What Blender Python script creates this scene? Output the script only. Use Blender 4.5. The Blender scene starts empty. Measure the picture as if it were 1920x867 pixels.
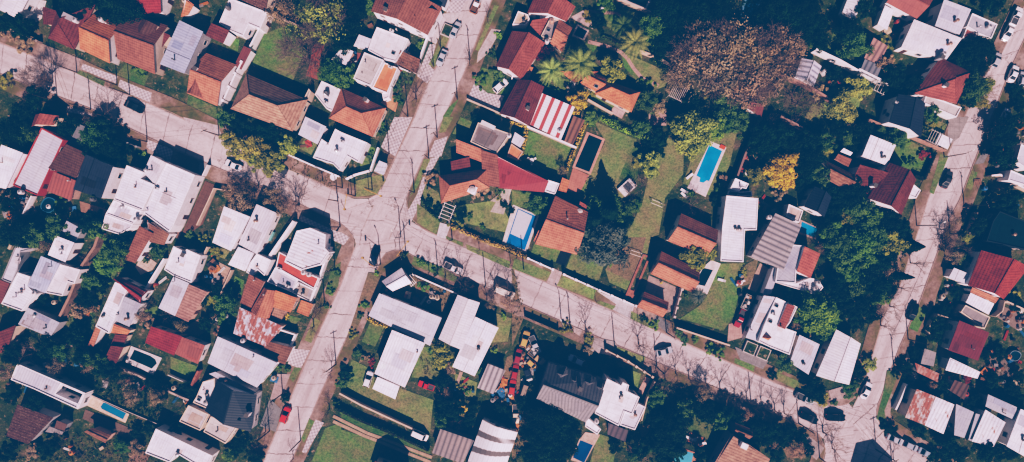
import bpy, math, random
from mathutils import Vector, Matrix
random.seed(7)
sc = bpy.context.scene
COL = sc.collection
CAM_H = 140.0            # flight height of the drone, metres
S = 0.13                 # metres of ground per photo pixel
CX, CY = 960.0, 433.5

def W(p, z=0.0):
    """plan position of a survey point lying at height z"""
    k = S * (CAM_H - z) / CAM_H
    return Vector(((p[0] - CX) * k, (CY - p[1]) * k, z))

ROWY = {'A': 0, 'B': 220, 'C': 430, 'D': 650}
def pts(s):
    """survey sheets A0..D5; P = whole survey"""
    out = []; ox = oy = 0; k = 1.0
    for t in s.split():
        if ',' in t:
            a, b = t.split(','); out.append((ox + float(a) * k, oy + float(b) * k))
        elif t == 'P': ox = oy = 0; k = 1.0
        else:
            ox = 320 * int(t[1]); oy = ROWY[t[0]]; k = .2502 if t[0] == 'D' else .25377
    return out

# ------------------------------------------------------------------ materials
def new_mat(name):
    m = bpy.data.materials.new(name); m.use_nodes = True
    nt = m.node_tree; b = nt.nodes['Principled BSDF']
    return m, nt, b
def N(nt, t, **kw):
    n = nt.nodes.new(t)
    for k, v in kw.items():
        if k.startswith('i_'): n.inputs[k[2:].replace('_', ' ')].default_value = v
        else: setattr(n, k, v)
    return n
def L(nt, a, b): nt.links.new(a, b)
def ramp(nt, fac, stops):
    r = N(nt, 'ShaderNodeValToRGB'); e = r.color_ramp.elements
    while len(e) < len(stops): e.new(.5)
    for i, (p, c) in enumerate(stops):
        e[i].position = p; e[i].color = (c if len(c) == 4 else (*c, 1)) if not isinstance(c, (int, float)) else (c, c, c, 1)
    L(nt, fac, r.inputs[0]); return r.outputs[0]
def mix(nt, fac, a, b, mode='MIX'):
    n = N(nt, 'ShaderNodeMix', data_type='RGBA', blend_type=mode)
    for s, v in ((n.inputs[0], fac), (n.inputs[6], a), (n.inputs[7], b)):
        if isinstance(v, (int, float)): s.default_value = v
        elif isinstance(v, tuple): s.default_value = v if len(v) == 4 else (*v, 1)
        else: L(nt, v, s)
    return n.outputs[2]
def noise(nt, vec, scale, detail=4, rough=.6, out=0):
    n = N(nt, 'ShaderNodeTexNoise'); n.inputs['Scale'].default_value = scale
    n.inputs['Detail'].default_value = detail; n.inputs['Roughness'].default_value = rough
    if vec is not None: L(nt, vec, n.inputs['Vector'])
    return n.outputs[out]
def math_(nt, op, a, b=0.0, c=None):
    n = N(nt, 'ShaderNodeMath', operation=op)
    for i, v in enumerate((a, b) if c is None else (a, b, c)):
        if isinstance(v, (int, float)): n.inputs[i].default_value = v
        else: L(nt, v, n.inputs[i])
    return n.outputs[0]
def pos(nt): return N(nt, 'ShaderNodeNewGeometry').outputs['Position']
def uvv(nt): return N(nt, 'ShaderNodeUVMap').outputs[0]
def objcol(nt): return N(nt, 'ShaderNodeObjectInfo').outputs['Color']
def sep(nt, v):
    n = N(nt, 'ShaderNodeSeparateXYZ'); L(nt, v, n.inputs[0]); return n.outputs
def stripes(nt, coord, period, duty=.5, soft=.1):
    f = math_(nt, 'FRACT', math_(nt, 'DIVIDE', coord, period))
    d = math_(nt, 'ABSOLUTE', math_(nt, 'SUBTRACT', f, .5))
    return ramp(nt, d, [(max(0, duty / 2 - soft), 1.0), (min(.5, duty / 2 + soft), 0.0)])
def bump(nt, b, h, strength=.4, dist=.05):
    n = N(nt, 'ShaderNodeBump'); n.inputs['Strength'].default_value = strength; n.inputs['Distance'].default_value = dist
    L(nt, h, n.inputs['Height']); L(nt, n.outputs[0], b.inputs['Normal'])
M = {}
def done(k, m, nt, b, col, rough=.85, spec=.2, metal=0):
    if col is not None: L(nt, col, b.inputs['Base Color'])
    b.inputs['Roughness'].default_value = rough; b.inputs['Specular IOR Level'].default_value = spec
    b.inputs['Metallic'].default_value = metal; M[k] = m; return m

def mk_tile():
    m, nt, b = new_mat('clay_roof_tiles'); uv = uvv(nt); s = sep(nt, uv); P = pos(nt)
    rows = stripes(nt, s[1], .62, .25, .16); cols = stripes(nt, s[0], .5, .4, .2)
    n1 = noise(nt, P, .35, 5); n2 = noise(nt, P, 2.4, 4, .7)
    br = N(nt, 'ShaderNodeTexWhiteNoise', noise_dimensions='2D')
    sn = N(nt, 'ShaderNodeVectorMath', operation='SNAP'); sn.inputs[1].default_value = (.5, .62, 1); L(nt, uv, sn.inputs[0]); L(nt, sn.outputs[0], br.inputs['Vector'])
    c = mix(nt, math_(nt, 'MULTIPLY', br.outputs[0], .5), objcol(nt), mix(nt, 1.0, objcol(nt), (.55, .5, .5), 'MULTIPLY'))
    c = mix(nt, ramp(nt, n1, [(.42, 0.0), (.62, .55)]), c, mix(nt, 1.0, c, (.58, .52, .52), 'MULTIPLY'))
    c = mix(nt, ramp(nt, n2, [(.6, 0.0), (.75, .4)]), c, mix(nt, .6, c, (.45, .36, .3)))
    c = mix(nt, math_(nt, 'MULTIPLY', rows, .45), c, mix(nt, 1.0, c, (.3, .25, .27), 'MULTIPLY'))
    c = mix(nt, math_(nt, 'MULTIPLY', cols, .22), c, mix(nt, 1.0, c, (.4, .35, .35), 'MULTIPLY'))
    bump(nt, b, math_(nt, 'ADD', rows, math_(nt, 'MULTIPLY', cols, .6)), .35, -.06)
    done('tile', m, nt, b, c, .85, .15)
mk_tile()
def mk_oldtile():
    m, nt, b = new_mat('weathered_roof_tiles'); uv = uvv(nt); s = sep(nt, uv); P = pos(nt)
    rows = stripes(nt, s[1], .7, .3, .15)
    n1 = noise(nt, P, .8, 6, .75); n2 = noise(nt, P, 3.5, 4, .8)
    c = mix(nt, ramp(nt, n1, [(.38, 0.0), (.66, .9)]), objcol(nt), mix(nt, 1.0, objcol(nt), (.5, .42, .42), 'MULTIPLY'))
    c = mix(nt, ramp(nt, n2, [(.55, 0.0), (.72, .7)]), c, (.5, .4, .34))
    c = mix(nt, math_(nt, 'MULTIPLY', rows, .55), c, mix(nt, 1.0, c, (.35, .3, .3), 'MULTIPLY'))
    bump(nt, b, rows, .3, -.06); done('oldtile', m, nt, b, c, .9, .1)
mk_oldtile()
def mk_tin(key, period, depth, rust, name, sheet=3.2):
    m, nt, b = new_mat(name); uv = uvv(nt); s = sep(nt, uv); P = pos(nt)
    ribs = stripes(nt, s[0], period, .35, .15); joint = stripes(nt, s[1], sheet, .05, .02)
    n1 = noise(nt, P, .25, 5); n2 = noise(nt, P, 1.6, 5, .7)
    st = N(nt, 'ShaderNodeMapping'); st.inputs['Scale'].default_value = (2.2, .25, 1); L(nt, uv, st.inputs[0])
    n3 = noise(nt, st.outputs[0], 1.0, 4, .6)
    c = objcol(nt)
    c = mix(nt, ramp(nt, n3, [(.45, 0.0), (.75, .38)]), c, mix(nt, 1.0, c, (.62, .6, .6), 'MULTIPLY'))
    c = mix(nt, ramp(nt, n1, [(.38, 0.0), (.62, .6)]), c, mix(nt, 1.0, c, (.72, .74, .82), 'MULTIPLY'))
    c = mix(nt, ramp(nt, n2, [(.54, 0.0), (.76, .6)]), c, mix(nt, 1.0, c, (.55, .5, .48), 'MULTIPLY'))
    if rust:
        st2 = N(nt, 'ShaderNodeMapping'); st2.inputs['Scale'].default_value = (.55, .3, 1); L(nt, uv, st2.inputs[0])
        n4 = noise(nt, st2.outputs[0], 1.1, 7, .72)
        c = mix(nt, ramp(nt, n4, [(rust, 0.0), (rust + .07, .95)]), c, mix(nt, n2, (.20, .045, .03), (.36, .13, .08)))
    c = mix(nt, math_(nt, 'MULTIPLY', ribs, depth), c, mix(nt, 1.0, c, (.25, .27, .33), 'MULTIPLY'))
    c = mix(nt, math_(nt, 'MULTIPLY', joint, .22), c, mix(nt, 1.0, c, (.35, .33, .35), 'MULTIPLY'))
    bump(nt, b, ribs, .3, -.05); done(key, m, nt, b, c, .6, .3)
mk_tin('tin', .6, .09, 0, 'corrugated_metal_roofing')
mk_tin('tinrib', .64, .22, 0, 'ribbed_metal_roofing', 7)
mk_tin('fiber', 1.25, .85, 0, 'corrugated_fibre_cement', 2.4)
mk_tin('fiberfine', .75, .45, 0, 'fine_corrugated_fibre_cement', 2.4)
mk_tin('rust', .8, .4, .56, 'rusting_sheet_roofing', 2.6)
mk_tin('rustier', .8, .4, .44, 'badly_rusted_sheet_roofing', 2.6)
def mk_flat():
    m, nt, b = new_mat('painted_flat_roof_membrane'); uv = uvv(nt); s = sep(nt, uv); P = pos(nt)
    n1 = noise(nt, P, .45, 6, .7); n2 = noise(nt, P, 2.2, 4, .7)
    j = math_(nt, 'ADD', stripes(nt, s[0], 2.3, .035, .015), stripes(nt, s[1], 4.1, .02, .01))
    c = objcol(nt)
    c = mix(nt, ramp(nt, n1, [(.42, 0.0), (.7, .6)]), c, mix(nt, 1.0, c, (.62, .6, .62), 'MULTIPLY'))
    c = mix(nt, ramp(nt, n2, [(.55, 0.0), (.8, .45)]), c, mix(nt, 1.0, c, (.55, .5, .48), 'MULTIPLY'))
    c = mix(nt, math_(nt, 'MULTIPLY', j, .4), c, mix(nt, 1.0, c, (.4, .4, .42), 'MULTIPLY'))
    done('flat', m, nt, b, c, .8, .2)
mk_flat()
def mk_band(key, name, per, duty, c2, axis):
    m, nt, b = new_mat(name); uv = uvv(nt); s = sep(nt, uv); P = pos(nt)
    st = stripes(nt, s[axis], per, duty, .02); ribs = stripes(nt, s[0], .6, .35, .15)
    gate = ramp(nt, noise(nt, P, .12, 1), [(.36, .2), (.42, 1.0)])
    n2 = noise(nt, P, 1.5, 5, .7)
    c = mix(nt, math_(nt, 'MULTIPLY', st, gate), objcol(nt), c2)
    c = mix(nt, ramp(nt, n2, [(.5, 0.0), (.75, .4)]), c, mix(nt, 1.0, c, (.6, .58, .58), 'MULTIPLY'))
    c = mix(nt, math_(nt, 'MULTIPLY', ribs, .2), c, mix(nt, 1.0, c, (.4, .4, .42), 'MULTIPLY'))
    done(key, m, nt, b, c, .65, .25)
mk_band('redband', 'white_sheets_with_red_bands', 2.2, .38, (.42, .09, .085), 1)
mk_band('greyband', 'white_sheets_with_grey_bands', 3.0, .36, (.16, .14, .14), 1)
def mk_wall():
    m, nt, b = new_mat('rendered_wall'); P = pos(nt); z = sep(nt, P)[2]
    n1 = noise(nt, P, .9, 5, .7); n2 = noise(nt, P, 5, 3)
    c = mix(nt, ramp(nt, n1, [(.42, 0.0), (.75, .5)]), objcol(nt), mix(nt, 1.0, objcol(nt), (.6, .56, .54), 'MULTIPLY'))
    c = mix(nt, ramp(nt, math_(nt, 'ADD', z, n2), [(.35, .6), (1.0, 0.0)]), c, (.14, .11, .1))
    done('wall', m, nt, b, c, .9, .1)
mk_wall()
def mk_brick():
    m, nt, b = new_mat('brick_masonry'); P = pos(nt)
    n1 = noise(nt, P, 1.3, 5, .7); n2 = noise(nt, P, 7, 3)
    c = mix(nt, ramp(nt, n1, [(.35, 0.0), (.7, 1.0)]), objcol(nt), mix(nt, 1.0, objcol(nt), (.5, .45, .45), 'MULTIPLY'))
    c = mix(nt, ramp(nt, n2, [(.5, 0.0), (.7, .5)]), c, (.4, .33, .3))
    done('brick', m, nt, b, c, .9, .1)
mk_brick()
def mk_plain(key, name, rough=.7, spec=.3, metal=0, var=.35, sc_=2.5):
    m, nt, b = new_mat(name); P = pos(nt)
    c = mix(nt, math_(nt, 'MULTIPLY', noise(nt, P, sc_, 4, .7), var * 1.6), objcol(nt), mix(nt, 1.0, objcol(nt), (.5, .48, .48), 'MULTIPLY'))
    done(key, m, nt, b, c, rough, spec, metal)
mk_plain('plain', 'painted_surface'); mk_plain('paint', 'glossy_car_paint', .25, .6, 0, .12)
mk_plain('wood', 'weathered_timber', .9, .1, 0, .7, 4); mk_plain('rubber', 'black_rubber', .9, .2)
mk_plain('steel', 'galvanised_steel', .45, .5, .4)
mk_plain('bark', 'tree_bark', .95, .1, 0, .7, 3)
def mk_glass():
    m, nt, b = new_mat('dark_window_glass'); P = pos(nt)
    c = ramp(nt, noise(nt, P, .5, 2), [(.3, (.012, .018, .025)), (.7, (.03, .04, .055))])
    done('glass', m, nt, b, c, .08, .7)
mk_glass()
def mk_water():
    m, nt, b = new_mat('pool_water'); P = pos(nt)
    n = noise(nt, P, 1.2, 3); n2 = noise(nt, P, .3, 2)
    c = mix(nt, ramp(nt, n, [(.4, 0.0), (.7, .35)]), objcol(nt), mix(nt, 1.0, objcol(nt), (1.6, 1.4, 1.25), 'MULTIPLY'))
    c = mix(nt, ramp(nt, n2, [(.4, 0.0), (.65, .5)]), c, mix(nt, 1.0, c, (.5, .6, .7), 'MULTIPLY'))
    bump(nt, b, noise(nt, P, 2.5, 2), .15, .05); done('water', m, nt, b, c, .08, .5)
mk_water()
def mk_ground():
    m, nt, b = new_mat('garden_earth_and_weeds'); P = pos(nt)
    a = noise(nt, P, .05, 6, .65); c1 = noise(nt, P, .3, 6, .7); d = noise(nt, P, 2.2, 5, .75)
    c = ramp(nt, c1, [(.33, (.022, .042, .024)), (.46, (.06, .09, .03)), (.57, (.13, .125, .055)), (.68, (.24, .165, .12))])
    c = mix(nt, ramp(nt, a, [(.42, 0.0), (.6, .6)]), c, (.04, .062, .034))
    c = mix(nt, ramp(nt, d, [(.42, 0.0), (.7, .75)]), c, mix(nt, 1.0, c, (.32, .35, .4), 'MULTIPLY'))
    bump(nt, b, d, .8, .3); h2 = noise(nt, P, .9, 5, .7)
    c = mix(nt, ramp(nt, h2, [(.58, 0.0), (.66, .8)]), c, (.34, .25, .2))
    done('ground', m, nt, b, c, .95, .05)
mk_ground()
def mk_lawn():
    m, nt, b = new_mat('mown_grass'); P = pos(nt)
    a = noise(nt, P, .16, 6, .68); d = noise(nt, P, 2.0, 5, .8); e = noise(nt, P, .6, 5, .7); f = noise(nt, P, 6, 3, .8)
    oc = objcol(nt)
    c = mix(nt, ramp(nt, a, [(.4, 0.0), (.62, .95)]), oc, mix(nt, .7, oc, (.25, .18, .12)))
    c = mix(nt, ramp(nt, e, [(.45, 0.0), (.68, .65)]), c, mix(nt, 1.0, c, (.5, .72, .55), 'MULTIPLY'))
    c = mix(nt, ramp(nt, d, [(.42, 0.0), (.66, .9)]), c, mix(nt, 1.0, c, (.42, .48, .42), 'MULTIPLY'))
    c = mix(nt, ramp(nt, f, [(.5, 0.0), (.68, .7)]), c, mix(nt, 1.0, c, (1.5, 1.4, 1.2), 'MULTIPLY'))
    bump(nt, b, d, .7, .2); g2 = noise(nt, P, .07, 4, .6)
    c = mix(nt, ramp(nt, g2, [(.42, 0.0), (.6, .55)]), c, mix(nt, 1.0, c, (.55, .85, .6), 'MULTIPLY'))
    done('lawn', m, nt, b, c, .95, .05)
mk_lawn()
def mk_road():
    m, nt, b = new_mat('old_concrete_roadway'); uv = uvv(nt); s = sep(nt, uv); P = pos(nt)
    a = noise(nt, P, .12, 6, .7); d = noise(nt, P, 1.5, 6, .75)
    st = N(nt, 'ShaderNodeMapping'); st.inputs['Scale'].default_value = (.06, 1.4, 1); L(nt, uv, st.inputs[0])
    tr = noise(nt, st.outputs[0], 1.0, 5, .6)
    c = ramp(nt, a, [(.3, (.47, .415, .42)), (.7, (.57, .51, .515))])
    c = mix(nt, ramp(nt, tr, [(.4, 0.0), (.66, .75)]), c, (.33, .28, .285))
    c = mix(nt, ramp(nt, d, [(.48, 0.0), (.75, .6)]), c, (.28, .235, .24))
    wob = math_(nt, 'ADD', s[0], math_(nt, 'MULTIPLY', noise(nt, P, .5, 4), 1.2))
    j = stripes(nt, wob, 6.2, .03, .012)
    wob2 = math_(nt, 'ADD', s[1], math_(nt, 'MULTIPLY', noise(nt, P, .35, 3), .3))
    j2 = stripes(nt, wob2, 1.0, .012, .006)
    g = noise(nt, P, .25, 3)
    c = mix(nt, math_(nt, 'MULTIPLY', j, ramp(nt, g, [(.38, .3), (.58, .95)])), c, (.08, .07, .075))
    c = mix(nt, math_(nt, 'MULTIPLY', j2, .5), c, (.1, .09, .09))
    v = N(nt, 'ShaderNodeTexVoronoi', feature='DISTANCE_TO_EDGE'); v.inputs['Scale'].default_value = .09
    wv = N(nt, 'ShaderNodeVectorMath', operation='ADD'); L(nt, P, wv.inputs[0])
    ns = N(nt, 'ShaderNodeVectorMath', operation='SCALE'); ns.inputs[3].default_value = 5; L(nt, noise(nt, P, .4, 5, .7, 1), ns.inputs[0]); L(nt, ns.outputs[0], wv.inputs[1]); L(nt, wv.outputs[0], v.inputs['Vector'])
    c = mix(nt, math_(nt, 'MULTIPLY', ramp(nt, v.outputs[0], [(.004, 1.0), (.012, 0.0)]), ramp(nt, a, [(.5, 0.0), (.56, .6)])), c, (.09, .08, .08))
    ed = math_(nt, 'ABSOLUTE', math_(nt, 'SUBTRACT', math_(nt, 'FRACT', math_(nt, 'MULTIPLY', s[1], .5)), .5))
    c = mix(nt, ramp(nt, math_(nt, 'ADD', ed, math_(nt, 'MULTIPLY', d, .05)), [(.475, 0.0), (.52, .55)]), c, (.2, .14, .12))
    done('road', m, nt, b, c, .9, .1)
mk_road()
def mk_verge():
    m, nt, b = new_mat('worn_pavement_verge'); P = pos(nt)
    a = noise(nt, P, .13, 5, .6); d = noise(nt, P, 1.6, 6, .75); e = noise(nt, P, .4, 5, .7)
    c = ramp(nt, a, [(.38, (.33, .265, .25)), (.47, (.24, .17, .14)), (.55, (.16, .13, .065)), (.66, (.09, .1, .03))])
    c = mix(nt, ramp(nt, e, [(.46, 0.0), (.66, .7)]), c, (.17, .12, .09))
    c = mix(nt, ramp(nt, d, [(.45, 0.0), (.75, .6)]), c, mix(nt, 1.0, c, (.45, .45, .45), 'MULTIPLY'))
    bump(nt, b, d, .5, .1); done('verge', m, nt, b, c, .95, .05)
mk_verge()
def mk_check():
    m, nt, b = new_mat('two_tone_paving_tiles'); uv = uvv(nt); P = pos(nt)
    ch = N(nt, 'ShaderNodeTexChecker'); ch.inputs['Scale'].default_value = 1 / .5; L(nt, uv, ch.inputs['Vector'])
    ch.inputs['Color1'].default_value = (.56, .51, .53, 1); ch.inputs['Color2'].default_value = (.3, .275, .3, 1)
    d = noise(nt, P, .7, 5, .7)
    c = mix(nt, ramp(nt, d, [(.4, 0.0), (.7, .6)]), mix(nt, .12, ch.outputs[0], (.4, .36, .36)), (.33, .28, .28))
    done('check', m, nt, b, c, .8, .2)
mk_check()
def mk_slab():
    m, nt, b = new_mat('paving_slabs'); uv = uvv(nt); s = sep(nt, uv); P = pos(nt)
    j = math_(nt, 'ADD', stripes(nt, s[0], 1.1, .07, .03), stripes(nt, s[1], 1.1, .07, .03))
    a = noise(nt, P, .6, 6, .7); d = noise(nt, P, 2.6, 5, .7); oc = objcol(nt)
    c = mix(nt, ramp(nt, a, [(.4, 0.0), (.68, .6)]), oc, mix(nt, 1.0, oc, (.6, .56, .54), 'MULTIPLY'))
    c = mix(nt, ramp(nt, d, [(.52, 0.0), (.75, .5)]), c, mix(nt, 1.0, c, (.5, .46, .44), 'MULTIPLY'))
    c = mix(nt, math_(nt, 'MULTIPLY', j, .35), c, mix(nt, 1.0, c, (.4, .38, .38), 'MULTIPLY'))
    done('slab', m, nt, b, c, .85, .15)
mk_slab()
def mk_leaf():
    m, nt, b = new_mat('foliage'); P = pos(nt)
    at = N(nt, 'ShaderNodeAttribute', attribute_name='tone')
    oc = objcol(nt)
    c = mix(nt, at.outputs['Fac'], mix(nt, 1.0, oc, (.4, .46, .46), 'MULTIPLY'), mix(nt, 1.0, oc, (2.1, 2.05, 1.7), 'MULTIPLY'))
    n = noise(nt, P, .5, 3)
    c = mix(nt, ramp(nt, n, [(.35, 0.0), (.7, .5)]), c, mix(nt, 1.0, c, (1.25, 1.0, .7), 'MULTIPLY'))
    done('leaf', m, nt, b, c, .8, .1)
    tr = N(nt, 'ShaderNodeBsdfTranslucent'); L(nt, c, tr.inputs[0])
    ms = N(nt, 'ShaderNodeMixShader'); ms.inputs[0].default_value = .3
    L(nt, b.outputs[0], ms.inputs[1]); L(nt, tr.outputs[0], ms.inputs[2])
    L(nt, ms.outputs[0], nt.nodes['Material Output'].inputs['Surface'])
mk_leaf()

# ------------------------------------------------------------------ mesh builder
class MB:
    def __init__(s): s.v = []; s.f = []; s.uv = []; s.mi = []; s.tone = None
    def face(s, ps, uvs=None, mi=0):
        b = len(s.v); s.v += [tuple(p) for p in ps]; s.f.append(tuple(range(b, b + len(ps))))
        s.uv.append(uvs or [(p[0], p[1]) for p in ps]); s.mi.append(mi)
    def rface(s, ps, axis=None, mi=0):
        """face with uv in metres: u level, v down the slope"""
        a = [Vector(p) for p in ps]; n = Vector((0, 0, 0))
        for i in range(len(a)): n += a[i].cross(a[(i + 1) % len(a)])
        n = n.normalized() if n.length > 1e-9 else Vector((0, 0, 1))
        if abs(n.z) > .9992 and axis is not None: u = Vector((axis[0], axis[1], 0)).normalized()
        else:
            u = Vector((0, 0, 1)).cross(n)
            u = u.normalized() if u.length > 1e-4 else Vector((1, 0, 0))
        v = n.cross(u); o = a[0]
        s.face(ps, [((p - o).dot(u), (p - o).dot(v)) for p in a], mi)
    def box(s, c, d, ax=(1, 0), mi=0, taper=1.0):
        c = Vector(c); x = Vector((ax[0], ax[1], 0)).normalized(); y = Vector((-x.y, x.x, 0)); z = Vector((0, 0, 1))
        def P(i, j, k):
            t = taper if k > 0 else 1
            return c + x * (d[0] / 2 * i * t) + y * (d[1] / 2 * j * t) + z * (d[2] / 2 * k)
        for q in (((-1,-1,-1),(-1,1,-1),(1,1,-1),(1,-1,-1)), ((-1,-1,1),(1,-1,1),(1,1,1),(-1,1,1)), ((-1,-1,-1),(1,-1,-1),(1,-1,1),(-1,-1,1)),
                  ((1,-1,-1),(1,1,-1),(1,1,1),(1,-1,1)), ((1,1,-1),(-1,1,-1),(-1,1,1),(1,1,1)), ((-1,1,-1),(-1,-1,-1),(-1,-1,1),(-1,1,1))):
            s.rface([P(*w) for w in q], None, mi)
    def tube(s, a, b, r0, r1, n=6, cap=True, mi=0):
        a = Vector(a); b = Vector(b); d = (b - a)
        if d.length < 1e-6: return
        d.normalize(); u = d.orthogonal().normalized(); w = d.cross(u)
        A = [a + (u * math.cos(2 * math.pi * i / n) + w * math.sin(2 * math.pi * i / n)) * r0 for i in range(n)]
        B = [b + (u * math.cos(2 * math.pi * i / n) + w * math.sin(2 * math.pi * i / n)) * r1 for i in range(n)]
        for i in range(n): s.face([A[i], A[(i + 1) % n], B[(i + 1) % n], B[i]], None, mi)
        if cap: s.face(B, None, mi); s.face(A[::-1], None, mi)
    def slab(s, top, th, axis=None, mi=0):
        """closed plate: top faces given, thickness down"""
        s.rface(top, axis, mi); lo = [Vector(p) - Vector((0, 0, th)) for p in top]
        s.face(lo[::-1], None, mi)
        n = len(top)
        for i in range(n): s.face([top[i], lo[i], lo[(i + 1) % n], top[(i + 1) % n]], None, mi)
    def mesh(s, name, mats):
        me = bpy.data.meshes.new(name); me.from_pydata(s.v, [], s.f)
        ul = me.uv_layers.new(name='UVMap'); flat = [c for f in s.uv for p in f for c in p]
        ul.data.foreach_set('uv', flat)
        me.polygons.foreach_set('material_index', s.mi)
        if s.tone:
            at = me.attributes.new('tone', 'FLOAT', 'FACE'); at.data.foreach_set('value', s.tone)
        for m in mats: me.materials.append(M[m])
        me.update(); return me
    def build(s, name, mat, color=(.8, .8, .8), parent=None, loc=None, world=False):
        mats = mat if isinstance(mat, (list, tuple)) else [mat]
        o = bpy.data.objects.new(name, s.mesh(name, mats)); COL.objects.link(o)
        o.color = (*color[:3], 1)
        if parent is not None:
            o.parent = parent
            if world and parent.type == 'EMPTY': o.matrix_parent_inverse = Matrix.Translation(-parent.location)
        if loc is not None: o.location = loc
        return o
def empty(name, loc, rz=0):
    o = bpy.data.objects.new(name, None); COL.objects.link(o); o.location = loc; o.rotation_euler = (0, 0, rz); o.empty_display_size = .5
    return o
USED = {}
def tag(o, label, cat, group=None):
    o['label'] = label; o['category'] = cat
    if group: o['group'] = group
    USED[label] = USED.get(label, 0) + 1
    return o
def struct(o): o['kind'] = 'structure'; return o
def copy_tree(o, parent=None):
    c = o.copy(); COL.objects.link(c)
    if parent is not None: c.parent = parent
    for ch in o.children: copy_tree(ch, c)
    return c
def recolor(o, name_starts, col):
    for ch in [o] + list(o.children_recursive):
        if ch.name.split('.')[0] in name_starts: ch.color = (*col, 1)

def ccw(p):
    a = sum(p[i][0] * p[(i + 1) % len(p)][1] - p[(i + 1) % len(p)][0] * p[i][1] for i in range(len(p)))
    return list(p) if a > 0 else list(p)[::-1]
def inset(p, d):
    """p counter-clockwise list of Vectors; offset inward by d"""
    n = len(p); out = []
    for i in range(n):
        a, b, c = p[i - 1], p[i], p[(i + 1) % n]
        e1 = (b - a).to_2d().normalized(); e2 = (c - b).to_2d().normalized()
        n1 = Vector((-e1.y, e1.x)); n2 = Vector((-e2.y, e2.x)); bis = n1 + n2
        k = d / max(.35, bis.dot(n1)) if bis.length > .2 else d
        q = b.to_2d() + bis * k; out.append(Vector((q.x, q.y, b.z)))
    return out
# nearest-building phrases for labels
HOUSES = []      # (px, py, phrase)
def where(p, used_prefix, maxn=6):
    d = sorted(HOUSES, key=lambda h: (h[0] - p[0]) ** 2 + (h[1] - p[1]) ** 2)
    for adj in ('', 'small ', 'slim '):
        for h in d[:maxn]:
            dx, dy = p[0] - h[0], p[1] - h[1]; ax, ay = abs(dx), abs(dy)
            if ax > 2 * ay: w = 'right of' if dx > 0 else 'left of'
            elif ay > 2 * ax: w = 'below' if dy > 0 else 'above'
            else: w = ('lower ' if dy > 0 else 'upper ') + ('right of' if dx > 0 else 'left of')
            t = '%s %s the %s' % (used_prefix, w, h[2])
            if t not in USED and len(t.split()) <= 16: return t
        break
    return used_prefix + ' near the ' + d[0][2]
# ------------------------------------------------------------------ houses
WHITE=(.78,.755,.79); CREAM=(.62,.52,.45); GREYW=(.33,.33,.36); DARKW=(.03,.04,.05); PINK=(.55,.38,.33)
C = dict(white=(.80,.77,.81), offw=(.68,.645,.68), grey=(.40,.41,.46), lgrey=(.56,.56,.62), blue=(.44,.49,.60), dgrey=(.2,.205,.23),
         black=(.026,.034,.05), slate=(.032,.04,.06), orange=(.60,.245,.14), terra=(.50,.225,.155), brick=(.30,.14,.105), maroon=(.18,.06,.056),
         red=(.31,.11,.09), wine=(.29,.055,.06), brown=(.26,.14,.10), tan=(.40,.26,.20), dbrown=(.13,.07,.06), conc=(.27,.25,.26), lconc=(.5,.46,.45),
         pinkf=(.40,.25,.22), fiber=(.40,.37,.37), teal=(.006,.026,.032), sand=(.55,.42,.34))
def edge_windows(mb_parent, a, b, zt, frame_col, door=False, loc=None):
    d = (b - a).to_2d(); ln = d.length
    if ln < 2.6: return
    d.normalize(); nrm = Vector((d.y, -d.x))
    floors = [1.65] + ([4.4] if zt > 5.2 else [])
    k = max(1, min(3, int(ln // 3.4)))
    for fz in floors:
        for i in range(k):
            t = (i + .5) / k * ln
            isdoor = door and i == 0 and fz < 2
            w, h = (1.0, 2.05) if isdoor else (1.15, 1.05)
            zc = 1.03 if isdoor else fz
            c = a.to_2d() + d * t + nrm * .02
            if isdoor:
                m = MB(); m.box((c.x + nrm.x * .02, c.y + nrm.y * .02, zc), (w, .07, h), d); dr = m.build('door', 'wood', (.12, .06, .04), mb_parent, world=True)
                m = MB(); m.box((c.x + d.x * .38 + nrm.x * .075, c.y + d.y * .38 + nrm.y * .075, 1.0), (.12, .04, .04), d); m.build('handle', 'steel', (.6, .6, .6), dr)
            else:
                m = MB(); hw, hh = w / 2, h / 2; cc = (c.x + nrm.x * .02, c.y + nrm.y * .02)
                for sx in (-1, 1): m.box((cc[0] + d.x * hw * sx, cc[1] + d.y * hw * sx, zc), (.09, .1, h + .09), d)
                m.box((cc[0], cc[1], zc + hh), (w - .09, .1, .09), d); m.box((cc[0] + nrm.x * .04, cc[1] + nrm.y * .04, zc - hh), (w + .1, .18, .09), d)
                wn = m.build('window', 'plain', frame_col, mb_parent, world=True)
                m = MB(); m.box((cc[0] - nrm.x * .02, cc[1] - nrm.y * .02, zc), (w - .1, .04, h - .1), d); m.build('pane', 'glass', (.03, .04, .05), wn)

def walls_for(poly, tops, apex=None):
    """poly ccw (2D), tops heights; apex = {edge index: (point, z)}"""
    m = MB(); n = len(poly)
    for i in range(n):
        a, b = poly[i], poly[(i + 1) % n]; za, zb = tops[i], tops[(i + 1) % n]
        ring = [(a.x, a.y, 0), (b.x, b.y, 0), (b.x, b.y, zb)]
        if apex and i in apex: q, z = apex[i]; ring.append((q.x, q.y, z))
        ring.append((a.x, a.y, za)); m.rface(ring)
    return m

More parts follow.
